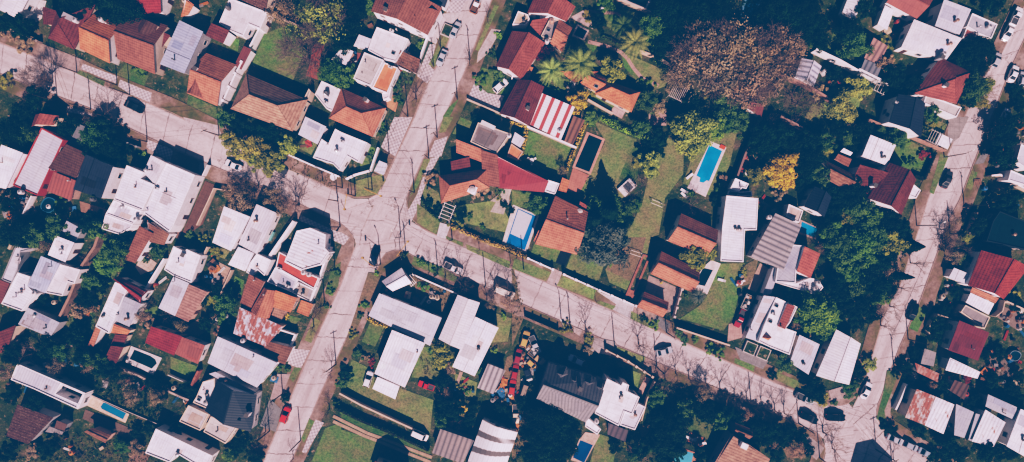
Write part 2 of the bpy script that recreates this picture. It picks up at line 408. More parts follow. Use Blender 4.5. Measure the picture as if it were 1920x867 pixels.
rp = random.Random(77)
def roof_detail(root, q, col, mat, n):
    # q: four roof corners (Vectors) on one plane; repair sheets and vent pipes
    nrm = (q[1] - q[0]).cross(q[3] - q[0]).normalized()
    if nrm.z < 0: nrm = -nrm
    bl = lambda s, t: (q[0].lerp(q[1], s)).lerp(q[3].lerp(q[2], s), t)
    w = (q[1] - q[0]).length; h = (q[3] - q[0]).length
    for i in range(n):
        ds = min(.6, rp.uniform(.9, 6) / w); dt = min(.7, rp.uniform(.9, 3.2) / h); s = rp.uniform(.03, .97 - ds); t = rp.uniform(.03, .97 - dt); k = rp.choice((.66, .78, .86, .9, .94, 1.06))
        tint = rp.choice(((1, 1, 1), (1, .93, .9), (.93, .97, 1.05), (1, .85, .78)))
        m = MB(); off = nrm * (.02 + .006 * i); m.rface([p + off for p in (bl(s, t), bl(s + ds, t), bl(s + ds, t + dt), bl(s, t + dt))] if nrm.z > 0 and ((q[1] - q[0]).cross(q[3] - q[0])).z > 0 else [p + off for p in (bl(s, t + dt), bl(s + ds, t + dt), bl(s + ds, t), bl(s, t))], q[1] - q[0])
        m.build('roof_patch', mat, tuple(min(.8, c * k * tt) for c, tt in zip(col, tint)), root, world=True)
    for i in range(rp.choice((0, 1, 1, 2))):
        p = bl(rp.uniform(.1, .9), rp.uniform(.1, .9)); m = MB(); r = rp.choice((.1, .16, .3)); hh = rp.choice((.5, .8, 1.1)); m.tube(p, p + Vector((0, 0, hh)), r, r, 8); m.tube(p + Vector((0, 0, hh)), p + Vector((0, 0, hh + .15)), r * 1.5, r * .5, 8)
        m.build('vent_pipe', 'steel', rp.choice(((.5, .5, .52), (.12, .12, .13), (.3, .2, .16))), root, world=True)
    if rp.random() < .5 and w > 5:
        s = rp.choice((0.33, .5, .66)); a, b = bl(s, .01), bl(s, .99); m = MB(); d = b - a; m.tube(a + nrm * .05, b + nrm * .05, .06, .06, 4); m.build('seam_strip', 'steel', tuple(c * .7 for c in col), root, world=True)
def roof_piece(root, spec, wallc, wm, windows, frame_col, door):
    typ, ps, z0, z1, mat, col = spec[:6]
    if mat in ('tile', 'oldtile') and typ in 'GH': z1 = z0 + (z1 - z0) * 1.4
    ov = spec[6] if len(spec) > 6 else .3
    col = C[col] if isinstance(col, str) else col
    P = pts(ps) if isinstance(ps, str) else ps
    if typ in 'GHSV' and len(P) != 4: raise ValueError(ps)
    if typ == 'F':
        v = [W(p, z1) for p in P]; v = ccw(v); n = len(v)
        e = max(((v[(i + 1) % n] - v[i]) for i in range(n)), key=lambda q: q.length); ax = (e.x, e.y)
        inn = inset(v, .22); drop = .22 if z1 > 1.2 else .04
        m = MB()
        for i in range(n):
            a, b = v[i], v[(i + 1) % n]; ia, ib = inn[i], inn[(i + 1) % n]
            m.rface([(a.x, a.y, 0), (b.x, b.y, 0), (b.x, b.y, z1), (a.x, a.y, z1)])
            m.rface([(a.x, a.y, z1), (b.x, b.y, z1), (ib.x, ib.y, z1), (ia.x, ia.y, z1)])
            m.rface([(ia.x, ia.y, z1), (ib.x, ib.y, z1), (ib.x, ib.y, z1 - drop), (ia.x, ia.y, z1 - drop)])
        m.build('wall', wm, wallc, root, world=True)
        m = MB(); m.rface([(q.x, q.y, z1 - drop) for q in inn], ax); m.build('roof', mat, col, root, world=True)
        if mat in ('tin', 'tinrib', 'flat') and z1 > 2.5:
            ctr = sum(inn, Vector()) / n; ax3 = Vector((ax[0], ax[1], 0)).normalized(); ay3 = Vector((-ax3.y, ax3.x, 0)); xs = [abs((p - ctr).dot(ax3)) for p in inn]; ys = [abs((p - ctr).dot(ay3)) for p in inn]
            hx, hy = min(xs) * .9, min(ys) * .9
            if n == 4 and hx > 1 and hy > 1: cz = Vector((0, 0, -drop)); roof_detail(root, [p + cz for p in inn], col, mat, 3)
            elif n > 4:
                hx = max(.8, sorted(xs)[1] * .55); hy = max(.8, sorted(ys)[1] * .55); cz = ctr + Vector((0, 0, -drop)); roof_detail(root, [cz - ax3 * hx - ay3 * hy, cz + ax3 * hx - ay3 * hy, cz + ax3 * hx + ay3 * hy, cz - ax3 * hx + ay3 * hy], col, mat, 2)
        wv = v; tops = [z1] * n
    else:
        ze = z0; q = [W(p, ze) for p in P]
        if typ == 'S': q = [W(P[0], z0), W(P[1], z0), W(P[2], z1), W(P[3], z1)]
        flip = sum(q[i].x * q[(i + 1) % 4].y - q[(i + 1) % 4].x * q[i].y for i in range(4)) < 0
        if typ == 'S':
            top = q[::-1] if flip else q; ring = top
            m = MB(); m.slab(top, .12, (q[1] - q[0])); m.build('roof', mat, col, root, world=True)
            if mat in ('tin', 'tinrib', 'fiberfine') and (q[1] - q[0]).length * (q[2] - q[1]).length > 22: roof_detail(root, list(top), col, mat, rp.choice((1, 2, 3, 4)))
            wv = inset(top, min(ov, .3)); tops = []
            # height on the plane
            n = (top[1] - top[0]).cross(top[2] - top[0]); 
            for p in wv:
                z = top[0].z - (n.x * (p.x - top[0].x) + n.y * (p.y - top[0].y)) / n.z; tops.append(z - .125)
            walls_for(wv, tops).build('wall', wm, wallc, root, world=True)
        elif typ in 'GV':
            # order a0,b0,b1,a1 ; ridge mid(a0,a1)->mid(b0,b1)
            a0, b0, b1, a1 = q
            if flip: a0, b0, b1, a1 = a1, b1, b0, a0
            up = Vector((0, 0, z1 - ze)); ra = (a0 + a1) / 2 + up; rb = (b0 + b1) / 2 + up
            m = MB()
            if typ == 'G':
                m.slab([a0, b0, rb, ra], .13); m.slab([b1, a1, ra, rb], .13)
                d = (rb - ra); m.box((ra + rb) / 2 + Vector((0, 0, .04)), (d.length, .24, .1), d, 1)
                m.build('roof', [mat, 'plain'] if mat not in ('tile', 'oldtile') else [mat, mat], col, root, world=True)
            else:
                K = 8; prof = []
                for i in range(K + 1):
                    t = i / K; h = (z1 - ze) * math.sin(math.pi * t)
                    prof.append((a0.lerp(a1, t) + Vector((0, 0, h)), b0.lerp(b1, t) + Vector((0, 0, h))))
                for i in range(K):
                    (pa, pb), (na, nb) = prof[i], prof[i + 1]
                    L0 = i / K * (a1 - a0).length; L1 = (i + 1) / K * (a1 - a0).length; ll = (b0 - a0).length
                    m.face([pa, pb, nb, na], [(L0, 0), (L0, ll), (L1, ll), (L1, 0)])
                for r in (0, 1):
                    rg = [p[r] for p in prof]; m.face(rg if r == 0 else rg[::-1])
                m.build('roof', mat, col, root, world=True)
            wv = inset([a0, b0, b1, a1], ov); half = ((a1 - a0).length) / 2; rise = (z1 - ze) * ov / half if typ == 'G' else 0
            tops = [ze + rise - .15] * 4
            ma = (wv[3] + wv[0]) / 2; mb_ = (wv[1] + wv[2]) / 2
            apex = {3: (ma, z1 - .16), 1: (mb_, z1 - .16)} if typ == 'G' else None
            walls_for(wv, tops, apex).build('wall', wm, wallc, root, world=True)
        elif typ == 'H':
            v = q[::-1] if flip else q
            if (v[0] - v[1]).length + (v[2] - v[3]).length < (v[1] - v[2]).length + (v[3] - v[0]).length: v = v[1:] + v[:1]
            A = (v[3] + v[0]) / 2; B = (v[1] + v[2]) / 2; w = ((v[3] - v[0]).length + (v[1] - v[2]).length) / 4
            d = (B - A); ln = d.length; d.normalize(); w = min(w, ln * .48); up = Vector((0, 0, z1 - ze))
            r0 = A + d * w + up; r1 = B - d * w + up
            m = MB(); m.slab([v[0], v[1], r1, r0], .12); m.slab([v[2], v[3], r0, r1], .12); m.slab([v[3], v[0], r0], .12); m.slab([v[1], v[2], r1], .12)
            for (s_, e_) in ((v[0], r0), (v[3], r0), (v[1], r1), (v[2], r1), (r0, r1)):
                if (e_ - s_).length > .3: m.tube(s_ + Vector((0, 0, .03)), e_ + Vector((0, 0, .03)), .1, .1, 5, True, 1)
            m.build('roof', [mat, mat], col, root, world=True)
            wv = inset(v, ov); tops = [ze - .05] * 4
            walls_for(wv, tops).build('wall', wm, wallc, root, world=True)
    if windows:
        n = len(wv); ctr = sum(wv, Vector()) / n; placed = False
        order = sorted(range(n), key=lambda i: -((wv[(i + 1) % n] - wv[i]).length))
        for i in order:
            a, b = wv[i], wv[(i + 1) % n]; d = b - a; nr = Vector((d.y, -d.x)).normalized()
            mid = (a + b) / 2; tow = Vector((-mid.x, -mid.y)).normalized()
            if nr.dot(tow) > .25 or nr.y < -.4:
                edge_windows(root, a, b, min(tops[i], tops[(i + 1) % n]), frame_col, door and not placed); placed = True
def extra(root, e):
    k = e[0]; z = e[2]; p = W(pts(e[1])[0], z)
    ax = Vector((.9, -.43, 0)) if len(e) < 4 or e[3] is None or isinstance(e[3], str) else Vector(e[3])
    if k == 'tank':
        r = .55; m = MB(); m.tube(p, p + Vector((0, 0, 1.0)), r, r, 14); m.tube(p + Vector((0, 0, 1.0)), p + Vector((0, 0, 1.2)), r * .95, .2, 14)
        t = m.build('water_tank', 'plain', e[4] if len(e) > 4 else (.6, .58, .6), root, world=True)
        m = MB(); m.tube(p + Vector((0, 0, 1.2)), p + Vector((0, 0, 1.28)), .22, .2, 10); m.build('lid', 'plain', (.2, .2, .22), t)
    elif k == 'tower':
        m = MB(); m.box(p + Vector((0, 0, -z / 2 + .1)), (1.9, 1.9, z + .2), ax); m.build('tank_tower', 'wall', WHITE, root, world=True)
        m = MB(); m.tube(p + Vector((0, 0, .2)), p + Vector((0, 0, 1.1)), .75, .75, 16); m.tube(p + Vector((0, 0, 1.1)), p + Vector((0, 0, 1.35)), .72, .2, 16); m.build('water_tank', 'plain', (.6, .56, .56), root, world=True)
    elif k == 'chim':
        m = MB(); m.box(p + Vector((0, 0, -.2)), (.75, .75, 2.2), ax); c = m.build('chimney', 'wall', e[4] if len(e) > 4 else WHITE, root, world=True)
        m = MB(); m.box(p + Vector((0, 0, 1.02)), (.95, .95, .14), ax); m.box(p + Vector((0, 0, .93)), (.5, .5, .3), ax); m.build('chimney_cap', 'plain', (.12, .11, .11), c)
    elif k == 'ac':
        m = MB(); m.box(p + Vector((0, 0, .42)), (1.0, .5, .65), ax); a = m.build('air_conditioner', 'plain', (.6, .6, .62), root, world=True)
        m = MB(); m.tube(p + Vector((0, 0, .745)), p + Vector((0, 0, .79)), .2, .2, 10); m.build('fan_grille', 'plain', (.06, .06, .07), a)
    elif k == 'sky':
        m = MB(); m.box(p + Vector((0, 0, .1)), (1.0, .8, .3), ax); a = m.build('skylight', 'plain', (.4, .4, .42), root, world=True)
        m = MB(); m.box(p + Vector((0, 0, .27)), (.8, .6, .04), ax); m.build('pane', 'glass', (.03, .04, .05), a)
    elif k == 'vent':
        m = MB(); m.tube(p + Vector((0, 0, -.3)), p + Vector((0, 0, .9)), .13, .13, 8); m.tube(p + Vector((0, 0, .9)), p + Vector((0, 0, 1.1)), .24, .05, 8); m.build('vent_pipe', 'steel', (.55, .55, .57), root, world=True)
    elif k == 'box':
        q = [W(x, z) for x in pts(e[3])]; 
        ax2 = (.9, -.43, 0); m = MB(); m.box(p + Vector((0, 0, e[4][2] / 2 - .1)), e[4], ax2); m.build(e[5], 'wall', e[6], root, world=True)
    elif k == 'dormer':
        q = ccw([W(x, z) for x in pts(e[3])]); apx = sum(q, Vector()) / len(q) + Vector((0, 0, 1.3)); m = MB()
        for i in range(len(q)): m.rface([q[i] - Vector((0, 0, .5)), q[(i + 1) % len(q)] - Vector((0, 0, .5)), apx])
        m.build('dormer', 'tile', C[e[4]], root, world=True)
NH = [0]
def H(short, name, cat, wallc, pieces, extras=(), group=None, wm='wall', windows=True, door=True, frame=(.5, .47, .46)):
    allp = [p for s in pieces for p in pts(s[1])]
    cx = sum(p[0] for p in allp) / len(allp); cy = sum(p[1] for p in allp) / len(allp)
    root = empty(name, W((cx, cy), 0)); tag(root, short, cat, group)
    HOUSES.append((cx, cy, short)); NH[0] += 1
    w = windows and name in ('house', 'warehouse', 'cottage')
    for i, s in enumerate(pieces): roof_piece(root, s, wallc, wm, w, frame, door and i == 0 and w)
    for e in extras: extra(root, e)
    return root
D_ = None
# ---- row A, left block
H('white and grey gabled metal roof at the top left corner','house','house',WHITE,[('G','A0 -90,30 10,-157 230,-47 130,140',3.4,4.4,'tin','offw')])
H('dark red hipped tile house with grey roof box','house','house',CREAM,[('H','A0 408,70 705,36 548,368 358,285',3.6,5.6,'tile','maroon'),('S','A0 318,180 318,50 412,78 455,190',3.2,4.6,'tile','maroon')],[('box','A0 530,140',4.6,'A0 530,140',(2.6,1.3,1.5),'roof_hut',GREYW),('tank','A0 572,160',5.6)])
H('bright orange front tile roof with maroon rear slope','house','house',WHITE,[('G','A0 590,362 812,470 897,185 690,105',3.4,5.2,'tile','orange')],[('tank','A0 762,155',4.6),('vent','A0 800,180',4.4)])
H('broad brown tile house with raised front dormer','house','house',CREAM,[('G','A0 868,437 1145,550 1240,190 940,92',3.6,5.8,'tile','brick'),('S','A0 958,358 1075,402 1100,300 985,245',5.0,6.0,'tile','brick',.1),('G','A0 1000,225 1055,140 1165,190 1115,292',5.0,5.8,'tile','dbrown',.1)])
H('small dark red roof squeezed beside blue metal roof','shed','shed',CREAM,[('S','A0 1105,362 1167,390 1258,262 1188,232',3.0,3.8,'tile','maroon')])
H('maroon gabled roof cut by the top edge','house','house',WHITE,[('G','A0 1000,105 1190,96 1262,-120 1062,-130',3.4,5.0,'tile','wine')],[('vent','A0 1015,85',4)])
H('long pale blue ribbed metal warehouse roof','warehouse','warehouse',GREYW,[('S','A1 -80,475 65,150 240,235 100,545',3.6,4.6,'tinrib','blue')])
H('orange front tile house with small cross gable','house','house',WHITE,[('G','A1 120,690 345,785 482,478 262,392',3.2,5.2,'tile','terra'),('G','A1 165,570 116,684 250,732 275,610',3.2,4.6,'tile','brick',.1)],[('chim','A1 195,515',5.2)])
H('small maroon hut with white side wall','shed','hut',WHITE,[('S','A1 257,262 387,322 432,226 300,170',3.6,4.6,'tile','maroon')])
H('narrow dark red roof against the white boundary wall','shed','shed',WHITE,[('S','A1 470,480 520,517 597,366 540,340',2.6,3.4,'tin','maroon')])
H('grey white flat roof house with small inner patio','house','house',WHITE,[('F','A1 435,-15 715,92 662,214 578,180 535,268 445,232 355,172',0,3.6,'flat','offw')],[('tank','A1 432,65',3.4,D_,(.12,.12,.13)),('vent','A1 697,95',3.4)])
H('brown roof cut by the top edge beside grey flat roof','house','house',CREAM,[('G','A1 700,82 520,0 580,-140 780,-60',3.2,4.4,'oldtile','dbrown')])
H('little orange tile strip roof with white wall','shed','shed',WHITE,[('S','A1 75,125 128,112 170,35 110,-10',2.8,3.6,'tile','orange')])
H('large faded brown hipped house with pale ridge lines','house','house',CREAM,[('H','A1 560,545 1012,738 902,972 442,806',3.4,5.8,'oldtile','tan',.4),('F','A1 1012,738 1035,675 1020,655 985,725',0,3,'flat','conc')])
H('small white flat roof with black tank and plant','house','house',WHITE,[('F','A1 1115,598 1262,665 1195,822 1150,805 1065,700',0,3.4,'flat','offw')],[('tank','A1 1160,690',3.2,D_,(.08,.08,.09)),('ac','A1 1150,760',3.2)])
H('white awning roof by the red brick yard','shed','awning',PINK,[('S','A2 -75,440 40,485 90,380 10,345',2.8,3.2,'tin','offw')])
# ---- row A, along the upper street
H('tall white house with brown roof at the top','house','house',WHITE,[('G','A2 218,84 305,-140 745,60 637,260',5.6,7.6,'tile','brick')],[('dormer','A2 540,130',6.3,'A2 495,105 580,125 565,160','brick'),('dormer','A2 660,70',6.3,'A2 615,55 715,75 690,105','brick'),('chim','A2 332,80',7,D_,PINK)])
H('white terraced house with stepped flat grey roofs','house','house',WHITE,[('F','A2 262,200 400,252 495,290 452,385 402,458 312,435 197,372 225,285',0,3.6,'flat','offw'),('S','A2 90,342 192,366 222,290 130,255',2.6,3.0,'tin','lgrey')],[('ac','A2 375,232',3.4),('vent','A2 410,225',3.4),('sky','A2 385,395',3.4)])
H('plain brown tile annex under the bare tree','house','annex',WHITE,[('S','A2 397,465 560,548 583,440 435,375',2.8,3.6,'tile','brown')])
H('grey slab roof house with orange terrace','house','house',WHITE,[('F','A2 170,387 312,445 217,637 88,582',0,4.2,'flat','lconc'),('F','A2 318,462 418,503 340,690 228,648',0,3.4,'flat','orange')],[('vent','A2 180,470',4),('ac','A2 365,500',3.2)])
H('salmon tiled hipped house beside the paved corner street','house','house',CREAM,[('H','P 640,165 724,203 699,257 617,222',3.4,5.6,'tile','terra')],[('chim','A2 183,740',5.0)])
H('tiny white canopy roof beside the orange paved patio','shed','canopy',WHITE,[('F','A2 300,690 372,640 352,722 310,740',0,2.8,'flat','offw')],windows=False)
H('black roof with white eave at the top edge','house','house',WHITE,[('S','A2 660,5 765,58 800,-40 700,-90',3.6,4.8,'tin','slate')])
H('long beige flat roof beside the upper street','shed','shed',WHITE,[('F','A3 45,82 118,108 130,140 100,186 3,182',0,3,'flat','sand')])
H('red tile house with hipped orange end at the top','house','house',WHITE,[('G','A3 112,95 190,-80 470,50 403,160',3.4,5.2,'tile','red'),('S','A3 118,218 200,274 272,132 150,150',3.2,4.4,'tile','red')])
H('orange roofed annex with grey tank terrace','house','house',CREAM,[('F','A3 285,130 352,150 300,290 210,272',0,3,'flat','conc'),('G','A3 283,322 372,382 447,207 350,145',3,4.2,'tile','terra')],[('tank','A3 293,165',2.9,D_,(.5,.3,.25)),('tank','A3 258,315',3.2),('sky','A3 268,225',2.9)])
H('big red gabled house with small orange porch','house','house',WHITE,[('G','A3 -120,490 0,228 247,318 70,590',3.8,6.0,'tile','red'),('S','A3 60,588 115,592 158,500 108,485',2.7,3.3,'tile','orange',.15)])
H('dark red gabled house with white chimney','house','house',WHITE,[('G','P 936,213 971,149 1021,163 993,237',3.6,5.4,'tile','maroon')],[('chim','A3 117,805',5.0)])
H('white roof with broad red stripes','warehouse','warehouse',PINK,[('S','P 990,232 1014,174 1078,201 1052,262',3.2,4.0,'redband','white')],[('tank','B3 350,105',3.2)])
H('brown slatted pergola roof beside the yellow hedge','pergola','pergola',PINK,[('S','P 1058,265 1074,272 1097,226 1075,217',2.7,2.9,'fiber','brown')],wm='wood')
H('orange hipped garden house among the palm trees','house','house',CREAM,[('H','A3 690,588 948,681 882,830 613,694',3.2,5.4,'tile','orange'),('G','A3 505,612 632,688 735,592 588,530',3.0,4.2,'tile','orange')],[('sky','A3 622,640',3.9)])
H('low red tile wing under the great palm','shed','annex',CREAM,[('S','A3 350,528 420,580 470,610 640,530',2.6,3.4,'tile','orange')])
# ---- row A, right
H('grey gabled cottage under bare branches','cottage','cottage',WHITE,[('G','A4 830,570 880,430 1027,490 968,642',3.2,4.4,'fiber','lgrey')])
H('small maroon shed below the big brown trees','shed','shed',WHITE,[('S','A4 480,802 582,868 606,770 495,755',2.5,3.0,'tinrib','maroon')])
H('white corrugated shed near the upper right lawn','shed','shed',WHITE,[('S','P 1580,22 1592,-9 1620,-4 1602,39',2.8,3.4,'tinrib','white')])
H('bright red roof at the top right with cluttered terrace','house','house',WHITE,[('G','A5 245,18 470,140 600,-20 330,-140',3.6,4.8,'tin','red')])
H('white lean-to below the bright red roof','shed','lean-to',WHITE,[('S','A5 180,180 250,222 302,76 235,40',2.6,3.2,'tin','white')])
H('wide white metal roof with kinked lower edge','warehouse','warehouse',WHITE,[('S','A5 355,350 690,440 803,285 450,143',3.6,4.4,'tin','offw')],[('tank','A5 652,405',3.8),('sky','A5 645,240',3.8)])
H('grey metal roof block behind the white metal roof','warehouse','warehouse',GREYW,[('S','A5 605,190 785,256 872,70 672,-5',4.4,5.0,'tin','lgrey')])
H('grey terrace roof with red deck by the parked cars','house','house',WHITE,[('F','A5 880,98 1067,180 1022,286 930,250 840,195',0,3.8,'flat','grey'),('F','A5 840,200 925,236 890,312 808,280',0,3.2,'slab','red')],[('tank','A5 988,207',3.6)])
H('rusty corrugated shed roof with broken edge','shed','shed',GREYW,[('S','A5 80,430 190,478 257,342 150,278',2.6,3.2,'fiber','pinkf')])
H('dark ribbed lean-to above the white wall','shed','lean-to',GREYW,[('S','A5 48,532 170,592 212,490 85,437',2.4,2.8,'fiber','dgrey')])
H('big red hipped house with white chimney at right','house','house',WHITE,[('H','A5 645,428 878,535 762,768 448,690',3.8,6.0,'tile','red')],[('chim','A5 668,635',5.6),('chim','A5 640,430',4.4,D_,GREYW)])
H('white weathered flat roof in front of the red hip','shed','annex',WHITE,[('F','A5 540,698 802,795 762,868 520,762',0,3.2,'flat','lconc')])
H('black slate house with white front wall and tank','house','house',WHITE,[('G','B5 265,38 A5 332,695 532,762 B5 503,152',5.2,6.8,'tin','slate')],[('tank','A5 305,765',4.2),('sky','A5 250,850',3.4)])
H('white box roof with blue corner stain','house','house',WHITE,[('S','B5 65,288 247,357 316,206 128,130',3.6,4.2,'tinrib','white')])
H('big maroon tile house with pale right slope','house','house',WHITE,[('G','B5 103,598 268,335 465,460 355,722',4.2,6.0,'tile','maroon'),('S','B5 10,432 112,590 265,410 50,350',3.8,4.8,'tile','maroon')],[('chim','B5 145,505',5)])
H('two white porch slabs beside the right street','shed','porch',WHITE,[('F','B5 440,490 500,540 465,600 415,580',0,2.6,'flat','white')])
# ---- row B, left
H('white gabled metal roof at the left edge','warehouse','warehouse',WHITE,[('S','B0 -110,500 42,530 168,264 10,203',3.4,4.2,'tin','white')])
H('long pale metal roof with red border wall','warehouse','warehouse',(.36,.06,.06),[('F','B0 303,78 470,168 276,580 93,502',0,2.5,'tinrib','lgrey')],[('tank','B0 170,555',2.6)])
H('red tile roof at the left above the long pale roof','house','house',CREAM,[('G','B0 230,70 262,-20 440,-10 395,60',3.2,4.6,'tile','red')])
H('dark red tile roof between pale and black roofs','house','house',PINK,[('S','B0 355,375 560,452 637,265 490,198',3.4,4.6,'tile','dbrown')],[('vent','B0 520,470',3.4)])
H('red corrugated roof with a swagged cable','shed','shed',PINK,[('S','B0 345,545 525,616 558,468 395,402',2.8,3.4,'rust','red')])
H('blue black roof with tall white windowed gable wall','house','house',WHITE,[('S','B0 540,532 745,602 832,366 635,274',4.8,5.4,'tin','slate',.1)],[('tank','B0 700,608',4.4,D_,(.12,.12,.13))])
H('white flat roof house left of the central warehouse','house','house',WHITE,[('F','B0 935,355 1065,408 1036,455 1143,500 1050,690 840,610',0,4.0,'tin','white'),('F','B0 838,613 1048,693 985,790 780,715',0,3.6,'flat','white'),('F','B0 778,718 983,793 962,822 880,868 750,826',0,3.2,'tin','offw')],[('tank','B0 1018,755',3.6)])
H('large white warehouse with windowed right wall','warehouse','warehouse',WHITE,[('F','B0 1228,337 B1 180,428 B1 20,800 B0 1250,850 1062,712 1146,500',0,4.6,'tin','white'),('S','B0 1058,408 1144,497 1226,337 1115,280',3.7,4.1,'tin','offw',.05)],[('ac','B0 1165,525',4.3),('vent','B0 1095,690',4.3)])
H('brown tile L shaped roof around a planted patio','house','house',WHITE,[('S','C0 918,228 1000,250 1130,30 1030,-25',3.2,4.2,'tile','brick'),('S','C0 1105,95 1212,118 1248,35 1085,-70',3.2,4.2,'tile','brown')])
H('grey corrugated hut in the overgrown yard','shed','hut',GREYW,[('S','P 112,438 140,456 154,430 125,414',2.5,2.9,'tin','grey')])
H('glazed grid pergola above the dark garden','pergola','pergola',GREYW,[('S','B0 505,195 588,236 662,82 582,50',2.7,2.9,'slab','dgrey')],wm='steel')
H('white roof with blue shadow at left of mid photo','house','house',WHITE,[('S','C0 353,190 482,244 548,100 413,48',3.4,3.8,'tin','white')])
H('blue white ribbed roof at left with round tank','house','house',WHITE,[('S','C0 200,422 332,472 442,256 303,198',3.4,3.9,'tinrib','blue')],[('tank','C0 275,470',2.8)])
H('jagged white flat roof with rusty yard','house','house',WHITE,[('F','C0 442,260 592,300 548,405 500,390 460,495 332,470',0,3.0,'flat','offw')])
H('low white flat roof with black stain at left','house','house',WHITE,[('F','C0 130,320 222,350 200,420 262,480 160,607 8,552',0,3.4,'tin','white')],[('vent','C0 120,500',3.2)])
H('grey patched narrow roof at the left edge','shed','shed',GREYW,[('F','C0 115,118 165,140 250,140 150,170 130,300 85,402 8,372',0,2.9,'flat','lgrey')])
H('dark red sliver roof at the left edge','shed','shed',CREAM,[('S','C0 8,552 70,402 -10,370 -70,520',2.8,3.2,'tinrib','maroon')])
H('grey ribbed shed roof with light end strips','shed','shed',GREYW,[('S','C0 133,702 370,800 440,690 205,580',2.8,3.2,'tin','grey')])
H('dark red tile roof at lower left edge','house','house',CREAM,[('S','P -30,670 12,660 29,610 -20,630',3,4,'tile','maroon')])
H('red gable with long white side strip','house','house',WHITE,[('F','C0 850,390 945,432 800,772 705,720',0,3.4,'tin','white'),('G','C0 857,382 1037,547 1092,457 872,348',3.2,4.0,'tile','wine'),('S','C0 825,665 955,722 1042,552 905,490',2.9,3.4,'tin','grey')])
H('small orange and maroon tile roofs below grey shed','shed','shed',CREAM,[('S','C0 812,765 940,782 962,750 822,692',2.5,2.9,'tile','orange'),('S','C0 820,850 905,868 942,785 850,778',2.4,2.7,'tile','maroon')])
H('brick red lean-to with pale wall by the lane','shed','lean-to',WHITE,[('S','C0 648,862 690,868 742,740 708,722',2.6,3.2,'tile','terra')])
H('maroon roof on the left of two red neighbours','house','house',CREAM,[('S','P 272,643 326,667 341,631 283,612',2.9,3.6,'tile','wine')])
H('ribbed red roof on the right of two red neighbours','house','house',WHITE,[('S','P 328,664 371,683 384,648 341,632',2.9,3.6,'tinrib','red')])
# ---- row C, second column
H('white flat roof with shadowed chimney pipes','house','house',WHITE,[('F','C1 20,125 100,165 118,148 222,195 150,397 20,345 -50,300',0,3.4,'flat','white')],[('vent','C1 60,245',3.2),('chim','C1 105,190',3.0)])
H('grey white metal roof beside the rust pink roof','house','house',WHITE,[('S','P 297,578 328,593 354,531 325,519',3.2,3.6,'tin','lgrey')])
H('rust pink fibre cement roof with nibbled corner','house','house',PINK,[('S','C1 35,642 130,686 268,465 135,408',3.0,3.5,'oldtile','pinkf')])
H('white roof on the left of the mid row pair','warehouse','warehouse',WHITE,[('S','P 398,455 433,471 469,407 420,387',3.6,4.0,'tin','white')])
H('tall white roof on the right of the mid row pair','warehouse','warehouse',WHITE,[('S','P 447,458 482,477 517,399 481,383',4.2,4.6,'tinrib','offw')])
H('bright white square roof below the white pair','house','house',WHITE,[('S','C1 425,262 550,312 612,176 500,130',3.2,3.5,'tin','white')])
H('crumpled white sheet roof beside the square one','shed','shed',WHITE,[('F','C1 635,180 742,230 692,345 640,300 602,345 558,318 585,250',0,3.0,'flat','white')])
H('white sheet roof with red seams above red terrace','house','house',WHITE,[('F','C1 1030,-10 1145,40 1140,140 1170,172 1110,262 970,302 843,240 930,12',0,4.6,'rust','white'),('F','C1 800,168 862,200 848,240 980,310 1095,362 1060,442 775,282',0,3.4,'flat',(.5,.10,.07))],[('tank','C1 990,320',3.2),('tank','C1 1030,335',3.2),('vent','C1 1095,110',4.4),('ac','C1 810,290',3.2)])
H('low white flat roofs below the red terrace','shed','annex',WHITE,[('F','C1 772,282 940,372 900,470 710,392',0,2.9,'flat','lgrey'),('F','C1 940,392 1060,448 1030,540 890,470',0,2.6,'flat','lconc')],[('ac','C1 870,420',2.8)])
H('orange complex with many tiled roof levels','house','house',PINK,[('S','C1 512,547 590,592 690,388 578,333',3.0,4.0,'tile','brick'),('G','C1 590,604 690,430 790,458 725,668',3.4,4.6,'tile','terra'),('S','C1 735,568 886,616 932,510 775,452',3.0,4.2,'tile','orange'),('S','C1 735,662 815,682 852,600 770,572',2.6,3.0,'tile','tan')],[('vent','C1 697,480',4.4),('vent','C1 625,375',3.8)])
H('separate small orange square roof by the kerb','shed','garage',CREAM,[('S','C1 930,612 1016,647 1052,556 965,524',2.6,3.0,'tile','orange')])
H('patchwork maroon and white rusted sheet roof','warehouse','warehouse',CREAM,[('S','C1 462,772 700,868 832,720 510,577',3.0,3.8,'rustier','lgrey')],[('tank','C1 545,820',2.8)])
H('flat brown red roof beside the south street','shed','garage',WHITE,[('S','D1 677,68 856,137 916,8 712,-42',2.7,3.0,'tile','brown')])
H('wide grey white roof with blue triangular shadow','warehouse','warehouse',WHITE,[('S','P 389,681 482,727 520,681 408,631',3.8,4.4,'tin','lgrey')],[('vent','D1 628,75',4)])
H('grey blue strip roof above the black gable','shed','annex',WHITE,[('S','D1 285,205 590,370 640,345 335,190',3.4,3.8,'tin','grey')])
H('black gabled house with white chimney block','house','house',WHITE,[('G','D1 255,482 355,258 640,362 602,642',4.2,6.4,'tin','black')],[('chim','D1 580,508',5.4),('dormer','D1 530,560',4.6,'D1 470,540 545,570 560,510','black')])
H('white stepped terraces left of the black gable','house','house',CREAM,[('F','D1 240,265 330,240 330,300 280,470 165,420 190,380',0,3,'flat','offw'),('F','D1 132,440 282,510 220,632 63,562',0,3.2,'flat','lconc'),('F','D1 300,525 500,600 410,730 245,640',0,3.2,'flat','lconc')],[('tank','D1 275,410',3,D_,(.35,.35,.36)),('sky','D1 215,395',2.9)])
H('white U shaped roof around a dark patio below','house','house',WHITE,[('F','P 329,822 398,855 385,880 360,868 330,850 318,868 272,850 292,804',0,3.6,'tin','white')])
H('red roof piece by the low garden wall','shed','shed',CREAM,[('S','D0 785,88 866,138 925,5 830,-5',2.7,3.3,'tile','maroon')])
